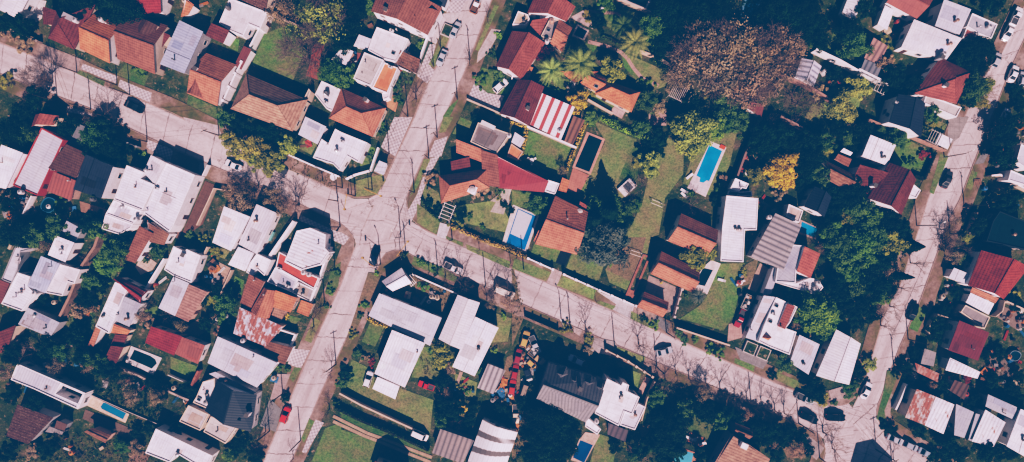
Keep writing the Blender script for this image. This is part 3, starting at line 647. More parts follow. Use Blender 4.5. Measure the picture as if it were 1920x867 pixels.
H('long white shed roof with square patio opening','warehouse','warehouse',WHITE,[('F','D0 128,128 460,272 415,355 590,432 585,472 250,318 80,250',0,3.2,'tinrib','lgrey'),('F','D0 460,272 640,350 633,363 453,286',0,3.1,'tin','white'),('F','D0 633,364 585,472 568,462 618,358',0,3.15,'tin','white')])
H('rusty brown sheet roof at lower left','shed','shed',GREYW,[('S','D0 45,672 210,732 398,535 130,435',2.8,3.4,'oldtile',(.11,.06,.055))])
H('little brown hut beside the rusty roof','shed','hut',GREYW,[('S','D0 408,612 482,632 502,585 425,553',2.3,2.6,'tin','dbrown'),('S','D0 338,640 465,662 475,640 372,598',2.1,2.3,'tin','conc')])
H('small brick gable roof in the dark lower yard','shed','hut',PINK,[('G','D0 630,640 790,725 832,664 690,610',2.5,2.8,'oldtile','brown')])
# ---- row B/C centre and right
H('white flat roof house on the street corner','house','house',WHITE,[('F','B1 1215,85 B2 0,110 192,188 125,335 45,290 -15,395 -65,345 B1 1050,300 1115,160 1165,195',0,3.8,'tin','white'),('S','B1 942,128 1085,202 1150,70 995,-5',3,3.4,'tin','lgrey')],[('ac','B2 10,180',3.6),('vent','B1 1165,205',3.6)])
H('pale fibre lean-to outside the white corner wall','shed','lean-to',WHITE,[('S','B2 240,400 310,428 340,345 280,320',2.2,2.5,'tin','lgrey')])
H('grey concrete roof with white skylight strip','house','house',CREAM,[('F','B2 1010,38 1247,122 1145,272 953,182',0,3.8,'flat','conc')],[('box','B2 1085,60',3.7,'B2 1085,60',(3.6,.9,.7),'skylight_box',(.6,.58,.6)),('tank','B2 1240,140',2.8)])
H('sprawling terracotta house with courtyard and tank tower','house','house',WHITE,[('S','B2 848,262 1140,372 1152,280 848,163',3.2,4.2,'tile','terra'),('S','B2 1045,500 1172,520 1152,278 1032,242',3.4,4.4,'tile','brick'),('H','B2 720,432 1085,378 1095,520 737,637',3.4,5.4,'tile','terra'),('S','B2 815,402 958,392 946,292 806,328',2.9,3.6,'tile','maroon')],[('tower','B2 968,535',4.6)])
H('flat burgundy roof running to a white slab','warehouse','warehouse',WHITE,[('S','P 935,353 1020,361 1029,340 931,291',3.3,3.9,'tin','wine'),('F','B3 265,462 352,490 318,572 243,547',0,3.2,'flat','white')])
H('small orange terrace with grey awning','shed','annex',PINK,[('F','B3 -5,195 82,255 40,322 -40,290',0,2.4,'slab','orange'),('S','B3 -5,185 62,226 98,160 22,110',2.6,2.9,'tin','lgrey')])
H('orange gabled house beside the dark driveway','house','house',CREAM,[('G','P 1003,458 1082,478 1103,398 1041,367',3.6,5.6,'tile','terra'),('S','P 1000,452 1034,467 1044,452 1010,432',3.2,4.2,'tile','terra')],[('vent','B3 408,750',5.2)])
H('tiny orange roof beside the red tiled walk','shed','kiosk',CREAM,[('S','B3 343,542 402,557 427,470 372,445',2.6,3.0,'tile','orange')])
H('little red roof with white barbecue chimney','shed','barbecue hut',WHITE,[('S','B3 485,702 530,737 558,652 502,622',2.6,3.2,'tile','red')],[('tower','B3 496,700',2.8)])
H('modern white house with tall angular flat roof','house','house',WHITE,[('F','P 1362,367 1422,372 1419,432 1397,431 1394,492 1351,490 1354,430',0,4.8,'tin','white')])
H('white flat garage behind the angular white house','shed','garage',WHITE,[('F','B4 390,450 490,492 470,530 440,520 420,552 350,532',0,3,'flat','white'),('F','B4 345,540 420,552 510,545 515,585 330,578',0,2.6,'flat','conc')])
H('large grey striped corrugated roof','warehouse','warehouse',GREYW,[('S','P 1408,482 1454,400 1503,423 1469,507',4.0,4.8,'fiber','fiber')],[('tank','B4 630,740',3)])
H('small white flat roof above the blue corner pool','shed','hut',WHITE,[('F','B4 785,642 892,690 860,782 763,732',0,2.8,'flat','lconc')])
H('black gabled house with white eave above the pool','house','house',WHITE,[('G','B4 900,662 975,510 1102,590 1047,742',3.8,5.2,'tin','slate')])
H('brown tile roof left of the big maroon house','house','house',WHITE,[('G','P 1542,298 1602,328 1592,360 1556,340',3.0,4.2,'oldtile','brown')])
H('small white and red roof by the garden trees','shed','hut',PINK,[('S','B4 1125,310 1225,368 1250,310 1150,270',2.3,2.7,'tile','brick'),('S','B4 1165,255 1240,285 1258,262 1190,228',2.5,2.7,'tin','white')])
H('dark teal roof at the right edge','warehouse','warehouse',DARKW,[('F','P 1862,415 1875,396 1935,420 1930,470 1850,452',0,3.6,'tin','teal')])
H('grey white slabs at the right edge','house','house',WHITE,[('F','B5 1165,390 1280,440 1280,505 1145,465',0,3.4,'tin','lgrey'),('F','B5 1240,200 1300,220 1300,390 1205,330',0,3.4,'flat','lgrey')])
H('slate house with brick red roof panel and two tanks','house','house',WHITE,[('F','C4 820,115 905,122 840,300 835,400 685,390 700,290',0,4.4,'tin','grey'),('S','C4 843,312 945,362 1017,182 903,128',4.8,5.4,'tile',(.48,.17,.13),.1),('F','C4 690,392 838,402 945,360 1000,372 1040,430 1000,482 960,478',0,3.4,'flat','offw')],[('tank','C4 988,397',3.2),('tank','C4 968,440',3.2)])
H('long grey side roof beside the driveway','shed','carport',WHITE,[('S','C4 590,490 655,480 712,300 668,285',2.8,3.2,'tin','grey')])
H('white stepped house with red strip and grey slope','house','house',WHITE,[('S','C4 465,802 555,830 700,505 600,490',3.2,4.4,'tin','lgrey'),('F','C4 690,502 850,575 795,690 762,732 842,760 790,930 640,870 560,830 600,715',0,4.6,'flat','white'),('S','C4 702,718 757,740 832,570 775,550',4.8,5.2,'tile','red',.05)],[('ac','C4 665,625',4.4),('sky','C4 645,680',4.4),('sky','C4 690,565',4.4),('dormer','C4 620,800',4.4,'C4 572,800 640,832 672,800 600,768','orange')])
H('grey corrugated roof right of the white stepped house','warehouse','warehouse',CREAM,[('S','P 1481,680 1516,703 1537,646 1499,628',3.2,3.7,'tinrib','lgrey')])
H('white gabled metal roof with blue side slope','warehouse','warehouse',WHITE,[('G','P 1530,705 1568,618 1614,645 1592,722',3.4,4.4,'tinrib','white')])
H('orange tile house with dark rear slope and white wall','house','house',WHITE,[('G','P 1252,452 1325,482 1347,432 1277,400',3.4,5.2,'tile','terra')])
H('second orange tile house with concrete forecourt','house','house',CREAM,[('G','P 1220,514 1299,549 1312,507 1240,471',3.2,4.8,'tile','terra')])
H('third smallest orange gabled roof by the avenue','cottage','cottage',CREAM,[('G','P 1194,576 1243,595 1254,567 1208,547',2.8,3.9,'tile','terra')])
H('maroon tile house with orange hip at the right edge','house','house',WHITE,[('G','C5 848,415 945,155 1300,280 1112,518',4.0,5.8,'tile',(.33,.075,.06)),('S','C5 865,465 1050,547 1075,512 880,430',2.6,3.2,'tile','terra')])
H('white tin porch below the maroon right house','shed','porch',WHITE,[('S','C5 832,542 1000,632 1042,550 867,470',2.3,2.5,'tinrib','white')])
H('curved grey shed roof beside the right street','shed','shed',WHITE,[('S','C5 705,358 845,412 868,335 745,285',2.5,2.9,'tin','lgrey')])
H('dark maroon ribbed roof at lower right','house','house',WHITE,[('S','P 1778,657 1834,677 1855,624 1799,601',3.2,4.0,'tinrib',(.17,.035,.045))],)
H('concrete slab roof under a dark diagonal shadow','shed','shed',CREAM,[('F','C5 830,560 1012,650 970,740 795,612',0,2.4,'flat','conc')])
H('half rusted half white sheet roof by the lower right corner','warehouse','warehouse',CREAM,[('S','D5 388,532 535,590 617,375 475,318',3.4,4.0,'rustier',(.5,.44,.43)),('S','D5 536,592 675,657 757,435 619,377',3.4,4.0,'rust','white')])
H('grey green ribbed roof beside the half rusted one','warehouse','warehouse',GREYW,[('S','D5 755,665 832,686 905,492 770,430',3.0,3.5,'tin','grey'),('S','D5 862,700 905,718 968,515 918,502',2.7,3.0,'tin','grey')])
H('white roof with red peeling patches','warehouse','warehouse',WHITE,[('S','D5 888,712 1052,752 1142,570 990,473',3.2,3.6,'rust','white')])
H('plain grey roof above the peeling white roof','shed','shed',GREYW,[('S','D5 990,450 1208,552 1227,455 1010,358',2.8,3.2,'tin','grey')])
H('bright white roof at lower right edge','warehouse','warehouse',WHITE,[('S','D5 1148,748 1330,852 1400,530 1255,468',3.2,3.8,'tin','white')])
H('stained white roof with torn edge at lower right','shed','shed',WHITE,[('S','D5 690,178 930,242 952,192 725,84',2.8,3.2,'rust','white')])
H('torn brown sheet shelter in lower right yard','shed','shelter',GREYW,[('S','D5 480,195 632,268 642,202 462,122',2.2,2.5,'rustier','pinkf'),('S','D5 720,330 830,400 870,290 760,250',2.2,2.5,'fiber','dbrown')])
H('grey weathered shelter roof near lower right kerb','shed','shelter',GREYW,[('S','D5 505,130 602,150 622,45 535,15',2.3,2.7,'tin','conc')])
H('narrow red roof at right of the dark maroon one','shed','annex',CREAM,[('S','D5 860,78 932,106 966,30 905,-5',2.6,2.9,'tin','wine')])
# ---- row C/D centre bottom
H('small white faceted roof near the junction corner','cottage','cottage',WHITE,[('G','C2 380,460 520,398 445,284 298,385',3.0,4.0,'tin','white')],windows=False)
H('wide grey white shed roof below the junction','warehouse','warehouse',WHITE,[('S','C2 200,640 655,862 742,656 280,474',3.2,3.8,'tin','lgrey')])
H('ribbed white roof overlapping the wide grey shed','warehouse','warehouse',WHITE,[('S','P 702,701 759,727 797,644 735,619',3.9,4.5,'tinrib','white')])
H('plain white carport with the parked white car','carport','carport',WHITE,[('S','D2 233,317 404,397 436,300 270,228',2.3,2.6,'tin','white')])
H('white gabled metal roof with long blue shadow','warehouse','warehouse',WHITE,[('G','P 822,636 858,553 900,568 866,657',3.8,4.4,'tin','offw')])
H('plain white metal roof right of the blue shadow','warehouse','warehouse',WHITE,[('S','P 848,688 890,706 935,615 891,594',3.6,4.0,'tin','white')])
H('boldly striped grey corrugated carport','carport','carport',GREYW,[('S','D2 1018,310 1138,357 1232,180 1098,128',2.5,2.9,'fiber',(.42,.38,.38))])
H('grey ribbed shed with rusty right end','shed','shed',GREYW,[('S','D2 680,800 910,880 995,705 742,618',2.8,3.3,'fiber',(.27,.23,.23))])
H('arched roof with white and grey bands','warehouse','warehouse',WHITE,[('V','P 870,886 905,786 971,810 945,885',3.0,4.6,'greyband','white')])
H('gabled house cut by the bottom edge','house','house',CREAM,[('G','P 690,905 703,864 765,886 750,930',3.6,5.6,'tile','brick')])
H('dark multi dormer house with grey fibre front slope','house','house',GREYW,[('G','D3 182,392 552,570 712,258 272,122',4.2,7.9,'fiberfine',(.24,.23,.24))],[('tank','D3 262,292',5.2),('tank','D3 295,285',5.2),('chim','D3 508,312',6.6,D_,PINK),('dormer','D3 370,190',5.6,'D3 330,200 410,150 425,210 350,255','dgrey'),('dormer','D3 465,240',5.6,'D3 435,245 490,205 505,260 450,285','dgrey'),('dormer','D3 575,255',5.6,'D3 540,260 600,220 620,275 560,305','dgrey'),('dormer','D3 660,285',5.6,'D3 630,300 685,260 695,310 645,335','dgrey')])
H('modern white house with notched flat roof','house','house',WHITE,[('F','D3 712,240 818,292 830,268 878,290 865,335 957,380 900,510 840,488 800,597 620,502',0,5.6,'flat','white'),('F','D3 945,428 1002,455 922,627 808,590 845,490 900,512',0,3,'flat','lgrey')],[('tank','D3 630,555',3.2)])
H('low white terrace beside the notched white house','shed','terrace',WHITE,[('F','D3 560,528 668,622 640,662 548,602',0,2.4,'flat','white')])
H('dark timber deck roof beside the notched white house','pergola','pergola',DARKW,[('S','D3 715,660 850,716 872,630 720,572',2.5,2.7,'fiber',(.1,.07,.085))],wm='wood')
H('brown orange tile house cut by the bottom edge','house','house',(.3,.33,.42),[('S','P 1330,885 1425,905 1444,861 1373,813',3.6,4.8,'oldtile','tan'),('G','D4 372,656 490,705 528,622 392,568',3.2,4.0,'oldtile','brown')],[('box','D4 450,735',4.8,'D4 450,735',(1.6,1.3,1.2),'roof_hut',WHITE)])
H('house just below the bottom edge shading the right junction','house','house',WHITE,[('G','P 1612,945 1630,884 1700,912 1682,970',4.6,6.4,'tile','brick')])
# ------------------------------------------------------------------ setting
def sheet(name, poly, z, mat, col, kind='structure', axis=None):
    v = ccw([W(p, 0) for p in poly]); n = len(v)
    if axis is None:
        e = max(((v[(i + 1) % n] - v[i]) for i in range(n)), key=lambda q: q.length); axis = (e.x, e.y)
    m = MB(); m.rface([(q.x, q.y, z) for q in v], axis)
    o = m.build(name, mat, col); o['kind'] = kind; return o
m = MB()
G = 900
m.face([(-G, -G, 0), (G, -G, 0), (G, G, 0), (-G, G, 0)]); struct(m.build('ground', 'ground', (.05, .06, .03)))
def resample(pl, n):
    d = [0]
    for i in range(1, len(pl)): d.append(d[-1] + math.dist(pl[i], pl[i - 1]))
    out = []
    for k in range(n):
        t = d[-1] * k / (n - 1); i = 1
        while i < len(pl) - 1 and d[i] < t: i += 1
        f = (t - d[i - 1]) / max(1e-6, d[i] - d[i - 1]); out.append((pl[i - 1][0] + (pl[i][0] - pl[i - 1][0]) * f, pl[i - 1][1] + (pl[i][1] - pl[i - 1][1]) * f))
    return out
def strip(name, A, B, z, mat='road'):
    n = 60; a = resample(A, n); b = resample(B, n); m = MB(); u = 0
    for i in range(n - 1):
        p = [W(q, 0) for q in (a[i], b[i], b[i + 1], a[i + 1])]; l = ((p[2] + p[3]) - (p[0] + p[1])).length / 2
        m.face([(q.x, q.y, z) for q in p], [(u, 0), (u, 2), (u + l, 2), (u + l, 0)]); u += l
    return struct(m.build(name, mat, (.4, .36, .36)))
WU = pts('P -500,-125 -200,0 0,80 147,138 198,162 320,211 419,261 540,315 637,361 792,430 853,455 960,504 1044,537 1148,582 1280,641 1418,702 1498,737 1560,765 1650,798 1750,867 1900,965 2200,1120')
WL = pts('P -500,-65 -200,60 0,138 84,172 170,203 210,225 320,277 396,310 480,344 617,409 668,438 759,472 777,481 894,531 960,562 1077,613 1163,650 1280,700 1400,752 1500,797 1545,818 1600,860 1720,930 1850,1010 2150,1180')
N1L = pts('P 1010,-300 905,-80 870,0 835,94 802,155 777,220 741,296 716,352 690,405 662,470 640,531 586,650 493,867 450,970 330,1240')
N1R = pts('P 1060,-300 957,-80 922,0 873,132 838,211 807,271 782,324 762,372 738,430 714,493 698,524 655,623 598,745 565,825 545,867 500,970 380,1240')
N2L = pts('P 2130,-430 1990,-140 1920,13 1874,109 1849,134 1811,213 1770,304 1742,365 1722,430 1686,539 1658,587 1640,650 1618,725 1585,790 1545,867 1500,960 1380,1220')
N2R = pts('P 2180,-430 2040,-140 1948,13 1897,122 1859,220 1821,316 1800,372 1778,413 1762,460 1724,565 1686,650 1655,735 1643,770 1640,800 1620,867 1580,960 1460,1220')
strip('road', WU, WL, .020); strip('road', N1L, N1R, .026); strip('road', N2L, N2R, .032)
for i, s in enumerate(('B2 290,525 270,570 200,603 90,603 40,585 -60,640 100,700 320,620', 'C2 300,235 320,200 360,175 420,158 480,168 520,60 200,100 240,290',
                       'C2 110,140 100,75 60,20 -60,-60 100,-40 220,60', 'B2 480,560 482,650 520,770 640,850 500,867 300,800 380,640',
                       'D4 1245,425 1200,440 1100,445 1020,420 900,360 960,520 1150,620 1300,500', 'D5 165,440 175,540 250,640 350,720 150,760 -20,560 60,430', 'D4 1000,640 1060,700 1070,800 1050,890 1279,867 1279,600')):
    sheet('road', pts(s), .036 + .004 * i, 'road', (.4, .36, .36))
def pave(edge, side, width, name='pavement', mat='verge', h=.13):
    n = max(8, int(sum(math.dist(edge[i], edge[i - 1]) for i in range(1, len(edge))) / 14)); a = resample(edge, n); m = MB()
    off = []
    for i in range(n):
        p, q = a[max(0, i - 1)], a[min(n - 1, i + 1)]; dx, dy = q[0] - p[0], q[1] - p[1]; l = math.hypot(dx, dy)
        off.append((a[i][0] - dy / l * width * side, a[i][1] + dx / l * width * side))
    for i in range(n - 1):
        A, B = W(a[i]), W(a[i + 1]); Cc, Dd = W(off[i + 1]), W(off[i])
        kin = lambda P_, Q_, t: P_.lerp(Q_, t)
        ka, kb = kin(A, Dd, .16 / 3.2), kin(B, Cc, .16 / 3.2)
        m.face([(A.x, A.y, 0), (B.x, B.y, 0), (B.x, B.y, h), (A.x, A.y, h)], None, 1)
        m.face([(A.x, A.y, h), (B.x, B.y, h), (kb.x, kb.y, h), (ka.x, ka.y, h)], None, 1)
        m.face([(ka.x, ka.y, h), (kb.x, kb.y, h), (Cc.x, Cc.y, h), (Dd.x, Dd.y, h)], None, 0)
        m.face([(Dd.x, Dd.y, h), (Cc.x, Cc.y, h), (Cc.x, Cc.y, 0), (Dd.x, Dd.y, 0)], None, 0)
    o = m.build(name, [mat, 'slab'], (.36, .27, .25)); return struct(o)
pave(pts('P -200,0 0,80 147,138 198,162 320,211 419,261 540,315 637,361'), -1, 27)
pave(pts('P -200,60 0,138 84,172 170,203 210,225 320,277 396,310 480,344 617,409 640,420'), 1, 27)
pave(pts('P 637,361 650,367 665,372 690,372 707,366 714,355 741,296 777,220 802,155 835,94 870,0 905,-80'), -1, 26)
pave(pts('P 957,-80 922,0 873,132 838,211 807,271 782,324 764,364 762,385 770,410 792,430 853,455 960,504'), -1, 25)
pave(pts('P 960,504 1044,537 1148,582 1280,641 1418,702 1498,737 1555,762 1585,760 1605,745 1618,725'), -1, 26)
pave(pts('P 640,420 655,432 664,445 666,462 640,531 586,650 493,867 450,970'), 1, 24)
pave(pts('P 500,970 545,867 565,825 598,745 655,623 698,524 713,493 717,480 727,472 745,468 759,471 777,481 894,531 960,562'), 1, 22)
pave(pts('P 960,562 1077,613 1163,650 1280,700 1400,752 1500,797 1535,812 1548,840 1543,867 1500,960'), 1, 24)
pave(pts('P 1618,725 1640,650 1658,587 1686,539 1722,430 1742,365 1770,304 1811,213 1849,134 1874,109 1920,13 1990,-140'), -1, 22)
pave(pts('P 2040,-140 1948,13 1897,122 1859,220 1821,316 1800,372 1778,413 1762,460 1724,565 1686,650 1655,735 1642,765 1645,790 1662,810 1750,867 1900,965'), -1, 26)
zc = [0]
def patch(s, col, name='paving', mat='slab', z=None):
    zc[0] += 1; return sheet(name, pts(s), z if z is not None else .015 + .0005 * zc[0], mat, col)
PV = .136
for s in ('A0 615,472 872,568 860,620 598,512', 'A0 890,590 1125,688 1110,760 965,700 875,640', 'A2 775,95 812,0 920,5 880,100', 'A2 655,330 700,330 660,495 695,525 635,620 560,565',
          'B2 392,0 528,0 398,292 293,222', 'B2 690,175 788,140 740,290 640,300', 'B2 655,305 725,290 640,450 590,590 585,640 520,770 487,700 560,570 610,420', 'A0 500,788 690,845 690,867 505,830',
          'B0 1092,165 1260,232 B1 20,250 0,330 B0 1085,225', 'B1 962,722 1250,855 1240,880 950,765', 'C1 1205,10 1265,25 C2 62,60 20,120 C1 1195,80', 'D1 912,15 1045,28 975,168 880,128',
          'D1 1085,545 1150,570 1015,800 985,790', 'A2 985,610 1080,690 1205,710 1155,830 930,738'):
    patch(s, (.5, .47, .48), 'pavement_tiles', 'check', PV + .001 * len(s) / 10 - .003)
for s, c in (('A2 690,110 890,90 830,180 770,170 700,330 640,300', (.5, .46, .47)), ('B2 730,778 808,800 770,900 705,880', (.55, .53, .56)), ('C3 622,455 905,562 872,662 738,592 770,555', (.45, .43, .45)),
             ('C3 300,285 372,318 330,430 255,398', (.42, .36, .36)), ('C3 455,720 520,745 500,790 455,760', (.42, .36, .36)), ('D1 745,390 830,470 790,640 670,595', (.22, .22, .23)), ('D1 800,205 900,205 830,380 745,400', (.36, .3, .3)),
             ('B1 95,0 350,60 390,160 120,40', (.45, .4, .41)), ('B1 215,330 300,355 262,440 205,415', (.3, .29, .3)), ('A0 345,355 600,440 570,545 330,420', (.34, .28, .28)), ('C3 1060,630 1170,700 1150,770 1040,680', (.2, .2, .21)),
             ('A2 1110,215 1180,225 1080,400 1000,470 1010,390', (.45, .4, .4)), ('C3 610,800 760,830 800,900 590,867', (.36, .33, .34)), ('D3 545,0 770,0 740,70 610,40', (.4, .37, .38)), ('D4 390,0 640,110 600,170 430,100', (.25, .24, .25)), ('D4 1090,330 1240,285 1200,390 1110,400', (.36, .31, .31)),
             ('B5 1000,160 1050,165 960,340 890,350 935,280', (.22, .22, .23)), ('B5 700,0 850,0 780,150 690,220', (.3, .28, .28)), ('D5 220,330 300,360 290,395 215,350', (.3, .26, .22)), ('D4 890,640 960,680 1060,760 1000,850 900,760', (.33, .29, .29))):
    patch(s, c, 'pavement_slabs', 'slab', PV + .012 + .0005 * len(s) / 10)
# verge grass
GR = dict(g=(.15, .24, .075), dg=(.10, .175, .06), o=(.24, .275, .12), y=(.29, .34, .14), b=(.25, .175, .125), d=(.04, .07, .035))
for s, c in (('A0 590,520 780,600 770,640 570,545', 'dg'), ('A2 1130,40 1165,45 1015,380 990,370', 'o'), ('A2 760,260 800,280 690,500 645,480', 'o'), ('A2 800,790 870,730 800,867 750,867', 'g'), ('B2 755,0 830,0 770,110 720,120', 'o'),
             ('B2 610,310 660,310 560,520 500,600 520,560', 'o'), ('B2 110,470 300,420 330,470 260,570 110,590', 'o'), ('B2 560,640 740,750 700,867 560,780', 'o'), ('C2 535,200 760,290 870,360 860,400 520,260', 'g'), ('C2 770,50 900,100 900,130 780,75', 'g'),
             ('C2 920,110 1250,240 1240,290 930,150', 'o'), ('C3 20,215 290,320 250,385 0,290', 'o'), ('C3 370,345 620,450 600,520 330,415', 'y'), ('C3 640,525 765,570 740,595 620,545', 'o'), ('C3 880,605 1060,690 1040,740 875,660', 'o'),
             ('C2 200,320 300,330 160,640 60,867 20,867 110,600', 'b'), ('D1 930,155 980,160 920,270 890,230', 'g'), ('C1 1190,290 1260,240 1240,420 1190,490 1140,470', 'dg'), ('C1 1060,650 1110,680 1040,840 990,820', 'o'), ('B5 640,270 700,290 590,570 560,555', 'g'), ('B5 870,395 915,410 870,540 830,520', 'g'),
             ('D5 250,180 345,180 230,480 250,590 170,540 220,350', 'dg'), ('D4 390,85 540,145 530,190 385,120', 'g'), ('D4 700,190 870,260 870,330 700,250', 'o'), ('C5 470,570 550,590 470,760 410,730', 'g'), ('D1 1040,540 1080,560 1000,720 980,690', 'g'), ('D3 780,0 1000,80 980,130 800,40', 'y')):
    patch(s, GR[c], 'verge_grass', 'lawn', PV + .02 + .0004 * len(s) / 10)
for s, c in (('A0 930,468 1100,560 1065,640 860,555', 'dg'), ('A1 690,255 900,170 980,400 900,610 600,480', 'g'), ('A1 440,272 508,295 498,385 425,350', 'g'), ('A1 130,700 420,830 440,920 120,790', 'dg'), ('A2 1040,500 1190,540 1250,610 1230,700 1080,690 985,600', 'g'),
             ('A3 620,45 910,90 870,210 760,240 590,110', 'g'), ('A3 850,400 1175,540 1130,640 1060,665 930,570 800,400', 'o'), ('A3 810,410 860,470 1000,600 1060,660 1050,690 940,620 830,500', 'g'), ('A3 320,570 420,590 420,670 320,650', 'g'), ('A3 560,290 640,330 600,390 540,330', 'g'), ('A3 580,700 770,780 750,815 560,735', 'g'),
             ('A4 1130,200 1200,200 1260,250 1220,470 1055,385', 'g'), ('A4 1000,700 1270,600 A5 100,640 60,720 20,867 B4 1000,60 900,0', 'y'), ('B2 190,205 280,242 215,388 138,405 140,320', 'g'), ('B2 820,125 880,0 985,40 920,130', 'g'), ('B2 600,480 720,560 740,640 690,720 610,640', 'o'), ('B2 850,655 1160,612 1245,765 1210,850 830,765', 'y'),
             ('B3 0,540 140,560 112,672 0,655', 'g'), ('B3 125,100 442,215 350,440 80,315', 'g'), ('B3 600,25 920,165 925,450 850,600 640,580 500,560 560,430 690,180', 'o'), ('B3 850,300 930,180 930,470 780,480', 'dg'),
             ('B3 1140,150 1270,200 1265,420 1130,600 1085,867 C3 1030,60 990,290 900,475 720,395 690,300 850,0 B3 870,820 960,640 1010,430', 'o'), ('C3 700,300 830,60 990,60 900,400', 'b'), ('B4 210,130 400,110 330,430 200,580 0,490 100,200', 'o'), ('C3 165,105 370,150 330,245 132,190', 'g'), ('C3 442,180 690,230 640,385 398,290', 'o'),
             ('C4 265,255 460,250 380,640 300,750 -20,660 130,560 185,480', 'g'), ('C2 210,695 318,722 250,867 150,830', 'g'), ('D2 80,95 205,160 250,215 240,310 410,395 440,310 690,400 665,650 0,330', 'o'), ('D2 600,0 780,10 800,170 700,250 525,230', 'g'), ('D2 0,470 670,760 660,850 0,600', 'dg'), ('D2 -60,600 300,720 240,900 -100,900', 'g'),
             ('D1 0,75 205,150 180,255 0,205', 'g'), ('D1 1160,610 1279,570 1279,867 1040,900', 'g'), ('D3 645,650 790,700 760,867 580,880', 'g'), ('D3 890,175 968,205 940,310 890,250', 'y'), ('D4 70,475 245,575 190,700 40,620', 'dg'), ('C0 755,90 900,140 870,310 720,560 600,640', 'g'), ('C0 720,560 640,500 480,690 620,850 700,700', 'dg'),
             ('B5 250,200 430,180 580,260 500,430 300,340', 'g'), ('B5 540,0 690,50 655,140 520,70', 'g'), ('C5 545,800 600,640 690,680 600,867', 'dg'), ('C1 475,345 545,380 525,490 460,430', 'g'), ('C1 860,630 968,660 900,720', 'g'), ('C1 310,120 440,160 400,220 300,180', 'o'), ('B1 900,290 1250,440 1250,545 860,380', 'b'), ('B1 990,160 1080,200 1040,280 950,230', 'o'),
             ('C0 1060,600 1180,560 1150,680 1060,650', 'g'), ('C2 530,350 820,470 760,620 560,500', 'b'), ('B0 430,600 550,660 520,750 430,690', 'g'), ('D3 1090,290 1279,330 1240,520 1180,520', 'b'), ('C4 450,270 560,210 520,400 400,430', 'b'),  ('D2 850,200 1020,270 1000,400 860,330', 'o'), ('D2 1240,80 1279,60 D3 60,180 60,420 D2 1200,460 1190,300', 'b'),
             ('C2 1140,620 1260,660 1230,830 1100,840', 'o'), ('C3 0,200 80,670 0,867', 'b'), ('D4 730,720 940,720 920,840 780,830', 'b'), ('C4 300,0 320,0 300,60 290,20','b'), ('D3 950,600 1080,560 1070,760 990,740', 'b'), ('D3 100,470 180,470 120,720 0,860 0,700', 'b')):
    patch(s, GR[c], 'lawn', 'lawn')
for s, c in (('B1 255,470 350,510 240,790 130,867 90,850', (.15, .085, .065)), ('C0 430,600 520,640 470,690 380,640', (.25, .18, .15)), ('D0 640,470 1000,620 1090,680 1060,740 620,540', (.17, .12, .1)), ('D0 1000,760 1130,800 1100,867 960,867', (.22, .15, .12)), ('C1 60,760 240,640 330,700 210,790', (.24, .18, .15)), ('C5 1090,560 1260,640 1230,760 1060,650', (.24, .19, .17)), ('D5 960,40 1120,20 1260,200 1100,240', (.2, .16, .14)), ('D5 380,280 480,310 450,360 375,330', (.26, .2, .17)), ('B0 20,580 200,560 280,700 100,790', (.2, .16, .14)), ('A0 165,120 200,25 270,-5 345,10 310,140 270,168', (.6, .55, .56)), ('A1 1055,330 1140,330 1100,440 1110,600 1000,560 1020,500', (.3, .09, .06)), ('A2 360,690 430,720 400,830 290,760', (.5, .27, .17)), ('A2 75,380 165,400 130,500 60,490', (.27, .1, .08)), ('A3 430,130 560,60 600,220 480,160', (.45, .37, .37)), ('A3 770,770 845,810 810,880 720,830', (.42, .33, .33)),
             ('B3 450,375 570,430 500,560 400,545', (.42, .2, .16)), ('C3 365,143 442,172 390,278 322,245', (.02, .025, .035)), ('A3 1010,780 1140,800 1140,930 1010,930', (.42, .32, .31)), ('C4 480,440 570,250 640,290 540,470', (.4, .3, .26)), ('C4 340,700 450,680 440,800 330,830', (.42, .3, .28)), ('C4 430,830 500,500 560,520 460,800', (.13, .125, .14)),
             ('D4 50,640 172,690 150,758 28,712', (.4, .17, .11)), ('C0 1060,180 1160,250 1130,300 1040,340 1000,280', (.5, .4, .36)), ('C1 330,230 450,290 390,450 250,390', (.42, .32, .27)), ('B4 330,590 480,640 460,820 440,867 290,840', (.28, .22, .2)), ('B3 0,650 180,720 140,850 60,850', (.4, .36, .34)), ('B2 1210,530 1245,535 1240,650 1100,620', (.4, .35, .33)),
             ('C3 1010,340 1240,440 1200,600 1140,620 980,460', (.33, .27, .26)), ('D0 170,0 250,0 120,140', (.2, .15, .14)), ('C5 560,420 640,360 600,560 500,600', (.3, .24, .2)), ('D3 1000,225 1040,240 975,360 940,340', (.45, .31, .28)), ('C1 0,20 90,0 60,80', (.2,.13,.11)), ('B0 590,620 790,680 780,740 600,700', (.27, .17, .13))):
    patch(s, c, 'patio', 'slab')
patch('B2 1195,530 1260,530 1200,720 1100,700', (.42, .38, .36), 'garden_path'); 
# winding stone path
def ribbon(name, s, w, col, mat='slab', z=.11):
    p = resample(pts(s), 40); m = MB(); 
    for i in range(39):
        a, b = W(p[i]), W(p[i + 1]); d = (b - a).normalized(); n = Vector((-d.y, d.x, 0)) * w / 2
        m.rface([(q.x, q.y, z) for q in (a - n, b - n, b + n, a + n)], d)
    return struct(m.build(name, mat, col))
ribbon('garden_path', 'A3 560,310 700,345 800,385 850,430 900,510 960,580 1080,635', .9, (.42, .3, .28))
ribbon('garden_path', 'A3 540,75 640,98 770,98 810,125 840,160', .7, (.42, .3, .28))
ribbon('garden_path', 'D2 -60,520 60,580 200,650 340,700 500,762 680,830', .75, (.4, .3, .23), z=.16)
ribbon('garden_path', 'D2 -60,560 60,615 180,672 300,716 480,792 670,867', .75, (.4, .3, .23), z=.165)
ribbon('garden_path', 'D2 900,190 850,330', .8, (.4, .3, .26))

